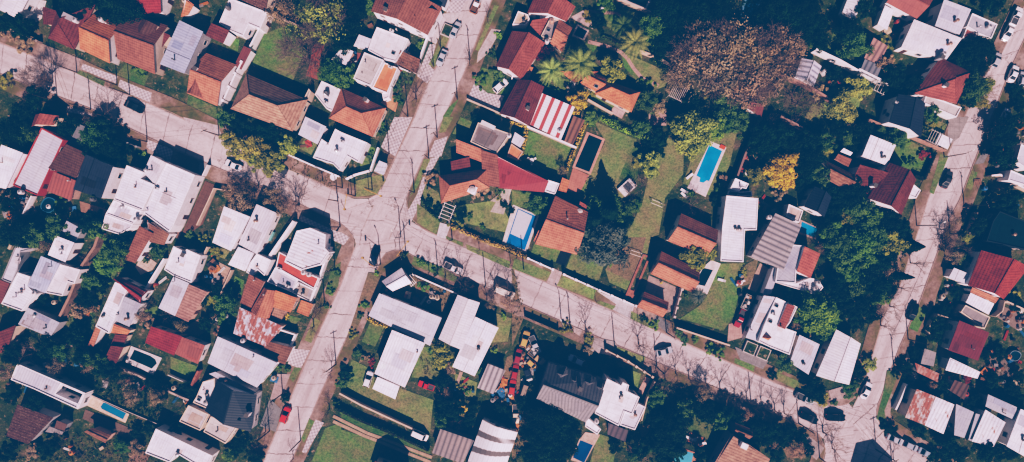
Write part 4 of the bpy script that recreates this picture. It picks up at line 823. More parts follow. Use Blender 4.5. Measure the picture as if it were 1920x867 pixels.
# ------------------------------------------------------------------ pools
def pool(label, deck, water, wc, dc=(.6, .56, .56), h=.14, cat='pool', name='swimming_pool', extra_=None):
    d = ccw([W(p) for p in pts(deck)]); w = ccw([W(p) for p in pts(water)]); c = sum(w, Vector()) / len(w)
    t = empty(name, c); tag(t, label, cat)
    n = len(d); m = MB()
    # rim as ring of quads, nearest deck point per water edge
    import mathutils
    from mathutils.geometry import tessellate_polygon
    tri = tessellate_polygon([[Vector((q.x, q.y, 0)) for q in d], [Vector((q.x, q.y, 0)) for q in w[::-1]]])
    allp = d + w[::-1]
    for f in tri:
        ps = ccw([allp[i] for i in f]); m.rface([(q.x, q.y, h) for q in ps], (.9, -.43))
    for i in range(n):
        a, b = d[i], d[(i + 1) % n]; m.rface([(a.x, a.y, 0), (b.x, b.y, 0), (b.x, b.y, h), (a.x, a.y, h)])
    k = len(w)
    for i in range(k):
        a, b = w[i], w[(i + 1) % k]; m.rface([(b.x, b.y, .0), (a.x, a.y, .0), (a.x, a.y, h), (b.x, b.y, h)])
    m.build('deck', 'slab', dc, t, world=True)
    m = MB(); m.rface([(q.x, q.y, h - .02) for q in w]); m.build('water', 'water', wc, t, world=True)
    return t
DK = (.006, .03, .035); BL = (.01, .17, .33)
pool('dark green rectangular pool with pink brick rim on dry lawn', 'B3 552,108 688,162 580,425 445,372', 'B3 568,130 665,170 570,405 466,365', DK, (.5, .3, .26))
pool('bright blue pool with white deck and orange mat', 'B4 205,178 322,225 168,590 33,522', 'B4 195,205 290,250 195,472 175,468 152,485 122,478 128,448 100,432', (.018, .26, .42), (.62, .57, .6))
hp = pool('half drained pale pool with blue edge', 'P 962,384 1011,405 987,476 941,458', 'P 971,391 1006,406 984,469 949,457', (.02, .17, .36), (.62, .58, .58))  # blue edge is the water colour left bare beside the pale sheet
m = MB(); m.rface([(q.x, q.y, .17) for q in ccw([W(p) for p in pts('P 972,393 998,405.5 981,449.5 957,438.5')])]); m.build('pool_cover', 'plain', (.55, .58, .64), hp, world=True)
pool('small blue pool with rounded steps and sandy deck', 'D0 690,370 970,505 942,572 655,442', 'D0 776,420 792,421 948,498 924,545 765,466 757,450', (.02, .17, .28), (.62, .48, .4))
pool('dark pool with white scalloped surround', 'D0 985,-5 1215,85 1150,215 940,115', 'D0 1010,22 1130,70 1165,95 1178,125 1140,165 975,92', DK, (.6, .57, .6))
pool('blue pool with dark stain beside green lawn', 'D3 550,640 660,660 540,880 440,850 505,690', 'D3 512,700 606,738 540,870 456,830', (.01, .075, .18), (.5, .38, .34))
pool('narrow light blue pool beside white boundary wall', 'A1 455,480 535,520 470,680 385,630', 'A1 472,496 520,520 466,655 402,625', (.2, .42, .56), (.5, .42, .4))
pool('dark rectangular pool at the top with white rim', 'A3 770,-10 870,40 985,85 1040,-20 860,-60', 'A3 850,0 985,55 1010,0 880,-40', DK, (.6, .57, .58))
pool('small dark pool behind the orange annex', 'A3 480,180 570,225 535,300 440,270', 'A3 488,198 556,232 522,290 458,258', (.01, .05, .07), (.5, .43, .43))
pool('dark pool with blue rim at the top centre right', 'A4 460,-40 590,0 510,195 415,150', 'A4 480,-20 568,5 508,150 432,120', (.008, .06, .11), (.16, .3, .42))
pool('black garden pool with white L shaped deck', 'C4 210,228 280,255 180,482 75,440 60,420 150,280', 'C4 152,285 222,302 162,420 82,402', (.008, .03, .04), (.6, .55, .56))
pool('blue corner pool beside the black gabled house', 'P 1500,412 1540,430 1530,450 1494,438', 'P 1503,416 1535,430 1526,445 1498,435', (.02, .22, .36), (.4, .3, .28))
pool('pale blue pool with orange deck at the bottom edge', 'D4 -60,740 110,798 80,910 -80,900', 'D4 -60,755 82,800 62,880 -70,870', (.12, .38, .48), (.45, .22, .15))
def roundpool(label, s, rx, ry, col, rim):
    c = W(pts(s)[0]); t = empty('garden_pool', c); tag(t, label, 'pool'); m = MB(); n = 28; h = .85
    R = [(c.x + rx * math.cos(2 * math.pi * i / n) * (1 + .12 * math.sin(4 * math.pi * i / n)), c.y + ry * math.sin(2 * math.pi * i / n)) for i in range(n)]
    r = [(c.x + (x - c.x) * .88, c.y + (y - c.y) * .88) for x, y in R]
    for i in range(n):
        j = (i + 1) % n; m.face([(*R[i], 0), (*R[j], 0), (*R[j], h), (*R[i], h)]); m.face([(*R[i], h), (*R[j], h), (*r[j], h), (*r[i], h)]); m.face([(*r[i], h), (*r[j], h), (*r[j], .3), (*r[i], .3)])
    m.build('rim', 'plain', rim, t, world=True); m = MB(); m.face([(*q, h - .12) for q in r]); m.build('water', 'water', col, t, world=True)
roundpool('blue rimmed oval pool in the dark yard below', 'D2 840,362', 2.1, 1.5, (.006, .035, .07), (.05, .14, .25))
roundpool('round dark pool with blue edge below red corrugated roof', 'B0 378,650', 1.9, 1.9, (.008, .04, .06), (.05, .16, .25))
roundpool('small kidney shaped pond pool by the red yard', 'A2 170,697', 1.3, .8, (.008, .04, .07), (.12, .2, .26))
roundpool('small blue edged pool in the lower right yard', 'D5 1190,65', 1.5, 1.3, (.008, .04, .06), (.2, .26, .32))

# ------------------------------------------------------------------ walls and hedges
def wall(label, s, h=1.9, t=.22, col=WHITE, mat='wall', name='garden_wall', cap=None, piers=0):
    p = [W(q) for q in pts(s)]; root = empty(name, p[0]); tag(root, label, 'wall' if 'wall' in name else 'fence')
    m = MB()
    for i in range(len(p) - 1):
        a, b = p[i], p[i + 1]; d = b - a; l = d.length + (t * .6 if i < len(p) - 2 else 0); d.normalize(); c = a + d * l / 2
        m.box((c.x, c.y, h / 2 + .002 * i), (l, t - .002 * i, h), d)
    m.build('wall_panel' if 'wall' in name else 'fence_panel', mat, col, root, world=True)
    if cap:
        m = MB()
        for i in range(len(p) - 1):
            a, b = p[i], p[i + 1]; d = b - a; l = d.length; d.normalize(); c = a + d * l / 2; m.box((c.x, c.y, h + .035 + .003 * i), (l, t + .1, .06), d)
        m.build('coping', 'wall', cap, root, world=True)
    if piers:
        for i in range(len(p) - 1):
            a, b = p[i], p[i + 1]; k = max(1, round((b - a).length / piers))
            for j in range(k + (1 if i == len(p) - 2 else 0)):
                q = a.lerp(b, j / k); m = MB(); m.box((q.x, q.y, (h + .3) / 2), (t + .22, t + .22, h + .3), b - a); m.box((q.x, q.y, h + .33), (t + .32, t + .32, .07), b - a)
                m.build('pier', 'wall', cap or col, root, world=True)
PW = (.55, .44, .38); BRW = (.26, .17, .14)
wall('long white front wall with square piers along the avenue', 'C3 118,215 298,295', 1.5, .25, WHITE, cap=WHITE, piers=3.2)
wall('white front wall with piers between driveway and tiled drive', 'C3 380,332 640,448 905,562', 1.5, .25, WHITE, cap=WHITE, piers=3.2)
wall('long brown masonry wall between two left yards', 'C0 780,30 745,130 650,270 560,500 480,660 400,790', 2.2, .5, BRW, 'brick', cap=(.33, .22, .18))
wall('tall white stepped wall beside the blue pool at left', 'A1 690,245 610,400 520,570 430,765', 2.8, .3, WHITE, cap=WHITE, piers=4)
wall('pale wall enclosing the lawn with black gate shadows', 'D2 0,338 160,425 300,490 540,600', 1.6, .3, PW, cap=PW)
wall('curved brown garden wall right of the bright blue pool', 'B4 560,10 500,170 440,280 390,420 350,540 250,740', 2.0, .4, BRW, 'brick', cap=(.25, .17, .16))
wall('white wall below the big brown trees', 'A4 190,620 320,685 460,740', 2.0, .35, PW, cap=WHITE)
wall('reddish brick wall under the grey gabled cottage', 'A4 680,560 880,640 1115,780', 2.0, .35, (.33, .2, .17), 'brick', cap=(.4, .26, .23))
wall('tall white wall running right to the slate house', 'A4 945,388 1120,470 1260,550 A5 -0,535 110,590 215,640', 2.6, .35, WHITE, cap=WHITE)
wall('white corner garden wall around the small lawn', 'B2 282,230 225,398 110,430 45,462', 1.5, .3, WHITE, cap=WHITE)
wall('white wall around the grassed terrace of the tall house', 'A2 640,300 590,440', 1.8, .3, WHITE, cap=WHITE)
wall('pale wall between dark yards at lower left', 'D0 870,138 1060,210 1279,325 D1 100,370 165,395', 1.2, .35, (.4, .31, .28), cap=(.45, .36, .33))
wall('thin wall along the lower left overgrown plot', 'C0 395,790 650,880 D0 690,70 790,115', 1.8, .2, (.3, .22, .2), cap=(.35, .28, .26))
wall('thin white wall past the sandy pool deck', 'D0 640,338 975,488 1195,580', .45, .15, (.5, .45, .46))
wall('pale garden wall below the truck and green lawn', 'C4 -60,720 60,760 330,850', 1.7, .3, PW, cap=PW)
wall('curved pale wall beside the lower right lawn', 'C5 545,800 522,745 540,680 590,622 690,655', 1.6, .2, (.5, .42, .36))
wall('pale cracked wall below the right edge slabs', 'B5 975,438 1040,430 1100,470 1260,550', 1.8, .3, PW, cap=WHITE)
wall('pale wall post line at the lower right yards', 'B5 880,705 855,770 818,867', 1.7, .25, PW)
wall('white front wall of the half rusted roof', 'D5 370,268 325,375 285,460', 1.6, .3, WHITE, cap=WHITE)
wall('front wall of the dark multi dormer house', 'D3 700,20 860,100 1040,215', 1.6, .25, PW, piers=2.6)
wall('brown front wall between the striped carport and the avenue', 'C2 530,330 700,405 860,475', 1.3, .25, PW, cap=WHITE)
wall('low wall of the left street gardens', 'A0 60,215 180,265 310,320', 1.4, .25, (.3, .24, .22), piers=2.5)
wall('thin dark front fence on the left street', 'B0 850,150 1040,225', 1.4, .12, (.3, .3, .32), 'steel', 'street_fence', piers=2.4)
wall('white wall strip around the orange roof corner garden', 'C1 620,635 840,715', 2.0, .3, (.5, .42, .42), cap=PW)
wall('white enclosure wall of the little dark courtyard', 'C1 830,735 940,770 900,860', 1.8, .25, WHITE, cap=WHITE)
wall('white walkway wall between green yard and corner house', 'B1 935,770 C1 740,225', 2.2, .6, WHITE, cap=WHITE)
wall('tall white side wall of the red terrace house', 'C1 1200,130 1160,240 1100,420 1050,540', 2.4, .35, WHITE, cap=WHITE)
wall('white rail fence of the central warehouse front', 'B1 300,358 262,438', 1.8, .2, WHITE)
wall('pale boundary wall right of the brown driveway', 'B1 425,545 340,530 300,620 215,800', 1.5, .25, PW)
wall('white wall band right of the windowed warehouse', 'B1 225,455 150,640 60,830', 1.7, .25, WHITE, cap=WHITE)
wall('white lot wall by the bare corner garden', 'B1 890,285 1080,370 1260,445', 1.5, .25, PW, cap=WHITE)
wall('long pale wall behind the striped roof lawn', 'B3 110,80 300,160 470,235', 2.0, .35, (.5, .4, .38), cap=WHITE)
wall('white wall crossing below the slate house', 'B5 80,20 230,85 380,140 650,255', 1.7, .25, (.42, .27, .22), 'brick')
wall('white garden wall behind the palm garden', 'A3 930,390 1040,430 1210,520', 1.8, .3, PW, cap=PW)
wall('long white wall between top pool and dark trees', 'A3 770,0 860,45 970,90 1160,190', 1.8, .35, PW, cap=(.5, .42, .4))
wall('white side wall in front of the green parking garden', 'A2 1260,595 A3 10,560', 1.8, .3, WHITE)
wall('brown low wall around the checkered parking', 'A2 930,740 1160,840 1240,867', 1.3, .25, PW)
wall('pale strip wall by the concrete forecourt', 'C3 1240,440 1185,640', 1.8, .25, (.5, .42, .42), piers=2.5)
wall('row of fence posts along the junk yard', 'C3 95,640 340,745', 1.5, .04, (.1, .09, .09), 'steel', 'wire_fence', piers=2.5)
wall('white stair wall at the left of the long warehouse', 'B0 272,585 205,722', 1.6, .3, WHITE)

wall('white lot wall beside the planted patio house', 'C0 1245,215 1130,400 1010,600', 1.8, .3, WHITE, cap=WHITE)
wall('pale lane wall beside the cluttered gravel yard', 'C1 300,130 220,290 150,400', 1.8, .25, PW, cap=PW)
wall('thin wall right of the cluttered gravel yard', 'C1 470,300 430,390 390,480', 1.7, .2, PW)
wall('red brick wall by the small green lawn', 'D1 235,170 205,230 180,290', 1.8, .5, (.36, .14, .1), 'brick')
wall('thin white rail wall along the small lower lawn', 'D1 0,205 90,245 190,280', 1.2, .12, WHITE)
wall('long wall behind the maroon right house yard', 'C5 1080,525 1180,570 1290,625', 1.9, .25, PW, cap=PW)
wall('thin dark wall in the lower right shade', 'C5 725,665 690,740 650,830', 1.6, .15, BRW)
wall('low wall between brown roofs and the blue metal roof', 'A1 245,255 180,400 115,530', 1.8, .25, (.4, .24, .19), 'brick')
wall('yard wall above the hipped brown house', 'A1 720,110 830,150 970,215', 1.9, .3, PW, cap=PW)
wall('white wall below the brown roof annex', 'A2 395,465 440,515 520,550', 1.8, .2, WHITE)
wall('garden wall between the orange garden house and the lane', 'A3 555,745 650,800 740,850', 1.5, .25, PW, cap=PW)
wall('yard wall right of the modern notched house', 'D3 1060,250 1000,380 960,540', 1.8, .25, PW)
wall('yard wall below the white tin porch', 'C5 1080,520 1060,600 1010,640', 1.7, .2, PW)
wall('brown wall between the two right hand gardens', 'B4 700,5 830,70 950,150', 1.8, .3, BRW, 'brick', cap=(.4, .28, .25))
def leafquads(m, c, rx, ry, rz, n, size, tone0=None, up=.5):
    for _ in range(n):
        while True:
            x, y, z = (random.uniform(-1, 1) for _ in range(3)); r = x * x + y * y + z * z
            if .1 < r < 1: break
        p = Vector((c[0] + x * rx, c[1] + y * ry, c[2] + z * rz))
        nrm = Vector((x + random.uniform(-.7, .7), y + random.uniform(-.7, .7), z + random.uniform(-.4, .9) + up)).normalized()
        u = nrm.orthogonal().normalized(); u.rotate(Matrix.Rotation(random.uniform(0, 6.3), 3, nrm)); v = nrm.cross(u); s = size * random.uniform(.6, 1.3)
        m.face([p - u * s, p - v * s * .55, p + u * s, p + v * s * .55])
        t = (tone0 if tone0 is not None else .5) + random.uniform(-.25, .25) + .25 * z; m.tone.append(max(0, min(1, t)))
def hedge(label, s, h, w, col, n=34):
    p = [W(q) for q in pts(s)]; root = empty('hedge', p[0]); tag(root, label, 'hedge'); m = MB(); m.tone = []
    for i in range(len(p) - 1):
        a, b = p[i], p[i + 1]; k = max(1, int((b - a).length / .7))
        for j in range(k):
            q = a.lerp(b, (j + .5) / k); hh = h * random.uniform(.85, 1.12); ww = w * random.uniform(.8, 1.2)
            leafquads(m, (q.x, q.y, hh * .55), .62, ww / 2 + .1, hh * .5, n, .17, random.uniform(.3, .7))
    m.build('foliage', 'leaf', col, root, world=True); m = MB()
    for i in range(len(p) - 1):
        a, b = p[i], p[i + 1]; d = (b - a); c = (a + b) / 2; m.box((c.x, c.y, h * .38), (d.length, w * .4, h * .76), d)
    m.build('stems', 'bark', (.04, .03, .02), root, world=True)
LC = dict(dark=(.016, .036, .023), palm=(.22, .29, .13), hed=(.42, .33, .14), hedgeg=(.2, .36, .06), green=(.09, .165, .05), lime=(.13, .22, .05), olive=(.18, .205, .065), yellow=(.4, .33, .06), ygreen=(.2, .25, .085), blue=(.10, .135, .13), brown=(.225, .185, .16), redl=(.17, .04, .05), hedgey=(.48, .4, .11), twig=(.26, .19, .16), mid=(.07, .125, .05))
hedge('long clipped hedge casting a wide shadow on the lower lawn', 'D2 -40,450 160,545 320,610 500,690 660,765', 1.9, 1.3, LC['mid'])
hedge('bright green curved hedge above the dark pool lawn', 'B3 640,5 760,70 880,120 1000,165', 1.8, 1.5, LC['hedgeg'], 60)
hedge('yellow flowering hedge along the dark pool', 'B3 545,40 480,190 430,310 385,430', 1.6, .7, LC['hedgey'])
hedge('yellow flowering hedge around the orange terrace', 'B2 1245,40 B3 110,80 95,180 50,330', 1.4, .5, LC['hedgey'])
hedge('brown olive hedge behind the avenue verge', 'B2 810,800 C2 900,15 1070,90 1250,150 C3 110,205', 1.4, 1.2, LC['hed'], 50)
hedge('yellow blossom hedge at the shed corner', 'C2 200,650 260,690 380,725', 1.6, .9, LC['hedgey'])
hedge('dark hedge curving round the terracotta house garden', 'B2 600,610 640,690 740,770', 1.3, .8, LC['mid'])
hedge('climber hedge along the left edge warehouse', 'B0 190,260 130,370 100,460', 1.8, .7, LC['olive'])
hedge('row of green bushes under the palm garden wall', 'A3 1040,450 1120,500 1210,560', 1.2, .8, LC['lime'])
hedge('hedge along the cut corner pavement garden', 'B5 430,430 500,460 580,270', 1.9, 1.0, LC['dark'])
hedge('low hedge between the brown wall and hill garden path', 'A3 660,270 740,300 830,350', .9, 1.1, LC['mid'])
# ------------------------------------------------------------------ trees
def leafy_mesh(kind, seed, nclump=34, per=62, size=.085):
    random.seed(seed); m = MB(); m.tone = []
    for i in range(nclump):
        th = random.uniform(0, 2 * math.pi); ph = math.asin(random.uniform(-.35, 1)); rr = random.uniform(.55, .92) if i % 4 else random.uniform(.15, .5)
        irr = 1 + .22 * math.sin(3 * th + seed) + .12 * math.sin(5 * th + 2 * seed)
        c = (math.cos(th) * math.cos(ph) * rr * irr, math.sin(th) * math.cos(ph) * rr * irr, math.sin(ph) * rr * .8)
        s = random.uniform(.16, .32)
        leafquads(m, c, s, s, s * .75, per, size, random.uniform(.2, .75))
    return m.mesh(kind, ['leaf'])
def limb(m, a, d, r, l, depth, spread, shrink=.72):
    k = 3 if depth > 2 else 2; p = Vector(a); d = Vector(d)
    for i in range(k):
        q = p + d * (l / k); r1 = r * (1 - .3 * (i + 1) / k); m.tube(p, q, max(r, .012), max(r1, .008), 5 if r > .03 else 3, False); p = q; r = r1
        d = (d + Vector((random.uniform(-.16, .16), random.uniform(-.16, .16), random.uniform(-.04, .12)))).normalized()
        if depth > 0 and (i > 0 or depth < 3):
            for _ in range(random.choice((1, 1, 2))):
                ax = d.orthogonal().normalized(); ax.rotate(Matrix.Rotation(random.uniform(0, 6.28), 3, d)); e = (d + ax * spread * random.uniform(.6, 1.2)).normalized()
                limb(m, p, e, r * .62, l * shrink * random.uniform(.75, 1.1), depth - 1, spread, shrink)
    if depth > 0:
        for _ in range(random.choice((1, 2))):
            ax = d.orthogonal().normalized(); ax.rotate(Matrix.Rotation(random.uniform(0, 6.28), 3, d)); limb(m, p, (d + ax * .5).normalized(), r * .7, l * shrink, depth - 1, spread, shrink)
def bare_meshes(seed, H_=7.0, depth=4):
    random.seed(seed); t = MB(); t.tube((0, 0, 0), (0, 0, H_ * .16), .17, .14, 8); t.tube((0, 0, H_ * .16), (.05, .03, H_ * .3), .14, .12, 8, False)
    b = MB()
    for i in range(5):
        a = 6.28 * i / 5 + random.uniform(-.4, .4); e = random.uniform(.45, .95)
        limb(b, (.04, .02, H_ * random.uniform(.24, .3)), Vector((math.cos(a) * e, math.sin(a) * e, 1)).normalized(), .085, H_ * .27, depth, .75)
    return t.mesh('trunk', ['bark']), b.mesh('branches', ['bark'])
def trunk_mesh():
    m = MB(); m.tube((0, 0, 0), (0, 0, .55), .06, .045, 8, False)
    random.seed(3)
    for i in range(6):
        a = i * 1.05; m.tube((0, 0, .5), (math.cos(a) * .45, math.sin(a) * .45, .95 + .15 * (i % 2)), .035, .012, 5, False)
    return m.mesh('trunk', ['bark'])
LEAFY = [leafy_mesh('crown', 11 + i) for i in range(6)]
FINE = [leafy_mesh('crown', 31 + i, 60, 70, .055) for i in range(4)]
SHRUB = [leafy_mesh('foliage', 51 + i, 14, 50, .13) for i in range(3)]
SPARSE = [leafy_mesh('leaf_clumps', 71 + i, 40, 40, .045) for i in range(3)]
AIRLEAF = leafy_mesh('leaf_clumps', 88, 30, 22, .05); TRK = trunk_mesh(); BARE = [bare_meshes(5 + i, 7.0, 3) for i in range(4)]
TWIGGY = [bare_meshes(25 + i, 7.0, 4) for i in range(2)]; AIRY = [bare_meshes(45 + i, 7.0, 3) for i in range(2)]
def frond(m, base, az, L_, lift, droop, tone, w=.42):
    n = 9; pr = None; d = Vector((math.cos(az), math.sin(az), 0)); side = Vector((-d.y, d.x, 0))
    for i in range(n + 1):
        t = i / n; p = Vector(base) + d * (L_ * t * (1 - .12 * t)) + Vector((0, 0, lift * t * L_ - droop * t * t * L_))
        if pr is not None:
            wid = w * math.sin(math.pi * min(1, t * .92 + .06)) + .04
            for s in (-1, 1):
                for j in (0, .5):
                    a = pr.lerp(p, j); b = pr.lerp(p, j + .36); tip = a.lerp(b, .9) + side * s * wid + d * .22 * wid - Vector((0, 0, .3 * wid))
                    m.face([a, b, tip + d * .05, tip] if s > 0 else [b, a, tip, tip + d * .05]); m.tone.append(max(0, min(1, tone + random.uniform(-.25, .25) + (.15 if s > 0 else -.15))))
        pr = p
def palm_meshes(seed):
    random.seed(seed); m = MB(); m.tone = []
    for ring, (cnt, lift, droop, L_) in enumerate(((12, .15, .75, 3.6), (12, .5, .8, 3.9), (10, .9, .9, 3.5), (6, 1.5, 1.0, 2.6))):
        for i in range(cnt): frond(m, (0, 0, 6.0 + .1 * ring), 6.283 * (i + .5 * ring) / cnt + random.uniform(-.12, .12), L_ * random.uniform(.9, 1.08), lift, droop, .35 + .12 * ring)
    t = MB(); 
    for i in range(8): t.tube((0, 0, i * .75), (0, 0, i * .75 + .75), .34 - .008 * i, .30 - .008 * i, 9, False)
    t.tube((0, 0, 5.7), (0, 0, 6.1), .42, .25, 9)
    return t.mesh('trunk', ['bark']), m.mesh('crown', ['leaf'])
PALM = [palm_meshes(91), palm_meshes(92)]
def conifer_mesh(seed, slim):
    random.seed(seed); m = MB(); m.tone = []; Ht = 1.0
    for i in range(26):
        z = .06 + .94 * i / 26; R = (.30 if not slim else .11) * (1 - z) ** .8 + .012
        if slim: R = .105 * math.sin(math.pi * min(1, .25 + z * .75)) ** .7 + .01
        k = 11 if z < .6 else 8
        for j in range(k):
            a = 6.283 * (j + .5 * (i % 2)) / k + random.uniform(-.2, .2); r = R * random.uniform(.8, 1.15); d = Vector((math.cos(a), math.sin(a), 0)); s = Vector((-d.y, d.x, 0))
            b0 = Vector((0, 0, z + .02)); mid = d * r * .6 + Vector((0, 0, z + .0)); tip = d * r + Vector((0, 0, z - .035)); w = r * .32 + .008
            m.face([b0, mid - s * w, tip, mid + s * w]); m.tone.append(random.uniform(.15, .8))
            if slim: m.face([mid + Vector((0, 0, .05)), mid - s * w, tip - Vector((0, 0, .03)), mid + s * w]); m.tone.append(random.uniform(.1, .6))
    return m.mesh('crown', ['leaf'])
CONI = [conifer_mesh(1, False), conifer_mesh(2, False)]; CYP = [conifer_mesh(4, True)]
cm_ = MB(); cm_.tube((0, 0, 0), (0, 0, .9), .022, .006, 7, False); CTRK = cm_.mesh('trunk', ['bark'])
def part(name, me, parent, col, scale=(1, 1, 1), loc=(0, 0, 0), rz=0):
    o = bpy.data.objects.new(name, me); COL.objects.link(o); o.parent = parent; o.scale = scale; o.location = loc; o.rotation_euler = (0, 0, rz); o.color = (*col, 1); return o
BARKC = (.16, .12, .10); TWC = (.24, .18, .155)
trng = random.Random(5); NT = [0]
CW = dict(dark='dark', green='green', lime='bright green', olive='olive', yellow='mustard yellow', ygreen='yellow green', blue='grey blue', brown='brown', redl='dark red leaved', hedgey='yellow', twig='greyish', mid='deep green', palm='pale green')
def T(kind, s, r, col, group=None, label=None, hf=1.0):
    px = pts(s)[0]; R = r * .033 ; NT[0] += 1; c = LC[col]
    jit = trng.uniform(.85, 1.18); c = tuple(x * jit * trng.uniform(.93, 1.07) for x in c); rz = trng.uniform(0, 6.28); i = trng.randrange(100)
    size = 'small ' if R < 2.2 else ('large ' if R > 4 else '')
    if kind in ('L', 'F', 'X'):
        bush = kind == 'L' and r <= 60; h = max(1.5, R * 1.2) if bush else max(2.6, R * 1.25 * hf + 1.6); base = W(px, h * .75); nm = 'bush' if bush else 'leafy_tree'; ph = ('%s leafy bush' % CW[col]) if bush else '%s%s leafy tree' % (size, CW[col])
        if kind == 'X': nm = 'twiggy_tree'; ph = '%s%s twiggy tree' % (size, CW[col])
        base.z = 0; root = empty(nm, base, 0)
        if kind == 'X':
            t, b = (TWIGGY if R > 5 else AIRY)[i % 2]; k = R / 3.4; part('trunk', t, root, BARKC, (k, k, h / 7.4), rz=rz); part('branches', b, root, TWC, (k, k, h / 7.4), rz=rz)
            if R > 4.5: part('branches', TWIGGY[(i + 1) % 2][1], root, TWC, (k * .94, k * .94, h / 7.4), rz=rz + 1.3)
            if col != 'twig': part('leaf_clumps', SPARSE[i % 3], root, c, (R, R, h * .42), (0, 0, h * .62), rz + 1)
            if col == 'brown' and R > 5: part('leaf_clumps', AIRLEAF, root, tuple(x * .7 for x in c), (R * 1.1, R * .92, h * .36), (0, 0, h * .58), rz + 2.4)
        else:
            part('trunk', TRK, root, BARKC, (R * 1.1, R * 1.1, h * .62), rz=rz)
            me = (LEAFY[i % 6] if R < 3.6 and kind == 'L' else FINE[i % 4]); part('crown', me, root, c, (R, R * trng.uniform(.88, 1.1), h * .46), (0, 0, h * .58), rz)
    elif kind in ('B', 'b'):
        h = (5.6 if kind == 'B' else 4.2) * trng.uniform(.85, 1.15) * hf; base = W(px, 0); root = empty('bare_tree', base); k = R / 3.4; nm = 'bare_tree'
        t, b = BARE[i % 4]; part('trunk', t, root, BARKC, (k * .9 + .2, k * .9 + .2, h / 7), rz=rz); part('branches', b, root, TWC, (k, k, h / 7), rz=rz)
        ph = '%sleafless bare tree' % size
    elif kind == 'P':
        k = R / 3.6; base = W(px, 6 * k); base.z = 0; root = empty('palm_tree', base); t, f = PALM[i % 2]
        part('trunk', t, root, BARKC, (k, k, k)); part('crown', f, root, c, (k, k, k), rz=rz); ph = '%sfeather palm tree' % size  # the blue toned one stands in for an agave, drawn as a palm
    elif kind in 'CY':
        h = R * (3.0 if kind == 'C' else 8) * hf; base = W(px, 0); root = empty('conifer_tree' if kind == 'C' else 'cypress_tree', base)
        part('trunk', CTRK, root, BARKC, (h, h, h)); part('crown', CONI[i % 2] if kind == 'C' else CYP[0], root, c, (h, h, h), rz=rz); ph = 'dark pointed conifer tree' if kind == 'C' else 'slender dark cypress tree'
    else:
        base = W(px, 0); root = empty('shrub', base); h = max(.9, R * .75 * hf); part('foliage', SHRUB[i % 3], root, c, (R, R, h * .7), (0, 0, h * .5), rz); ph = '%s%s round shrub' % (size, CW[col])
        m = MB(); part('stem', TRK, root, BARKC, (R * .7, R * .7, h * .6))
    lab = label or where(px, ph)
    tag(root, lab, 'bush' if root.name.startswith('bush') else {'S': 'shrub', 'P': 'palm'}.get(kind, 'tree'), group or {'B': 'bare street trees', 'b': 'bare street trees', 'S': 'garden shrubs', 'P': 'palms', 'X': 'twiggy winter trees'}.get(kind, 'garden trees'))
    return root
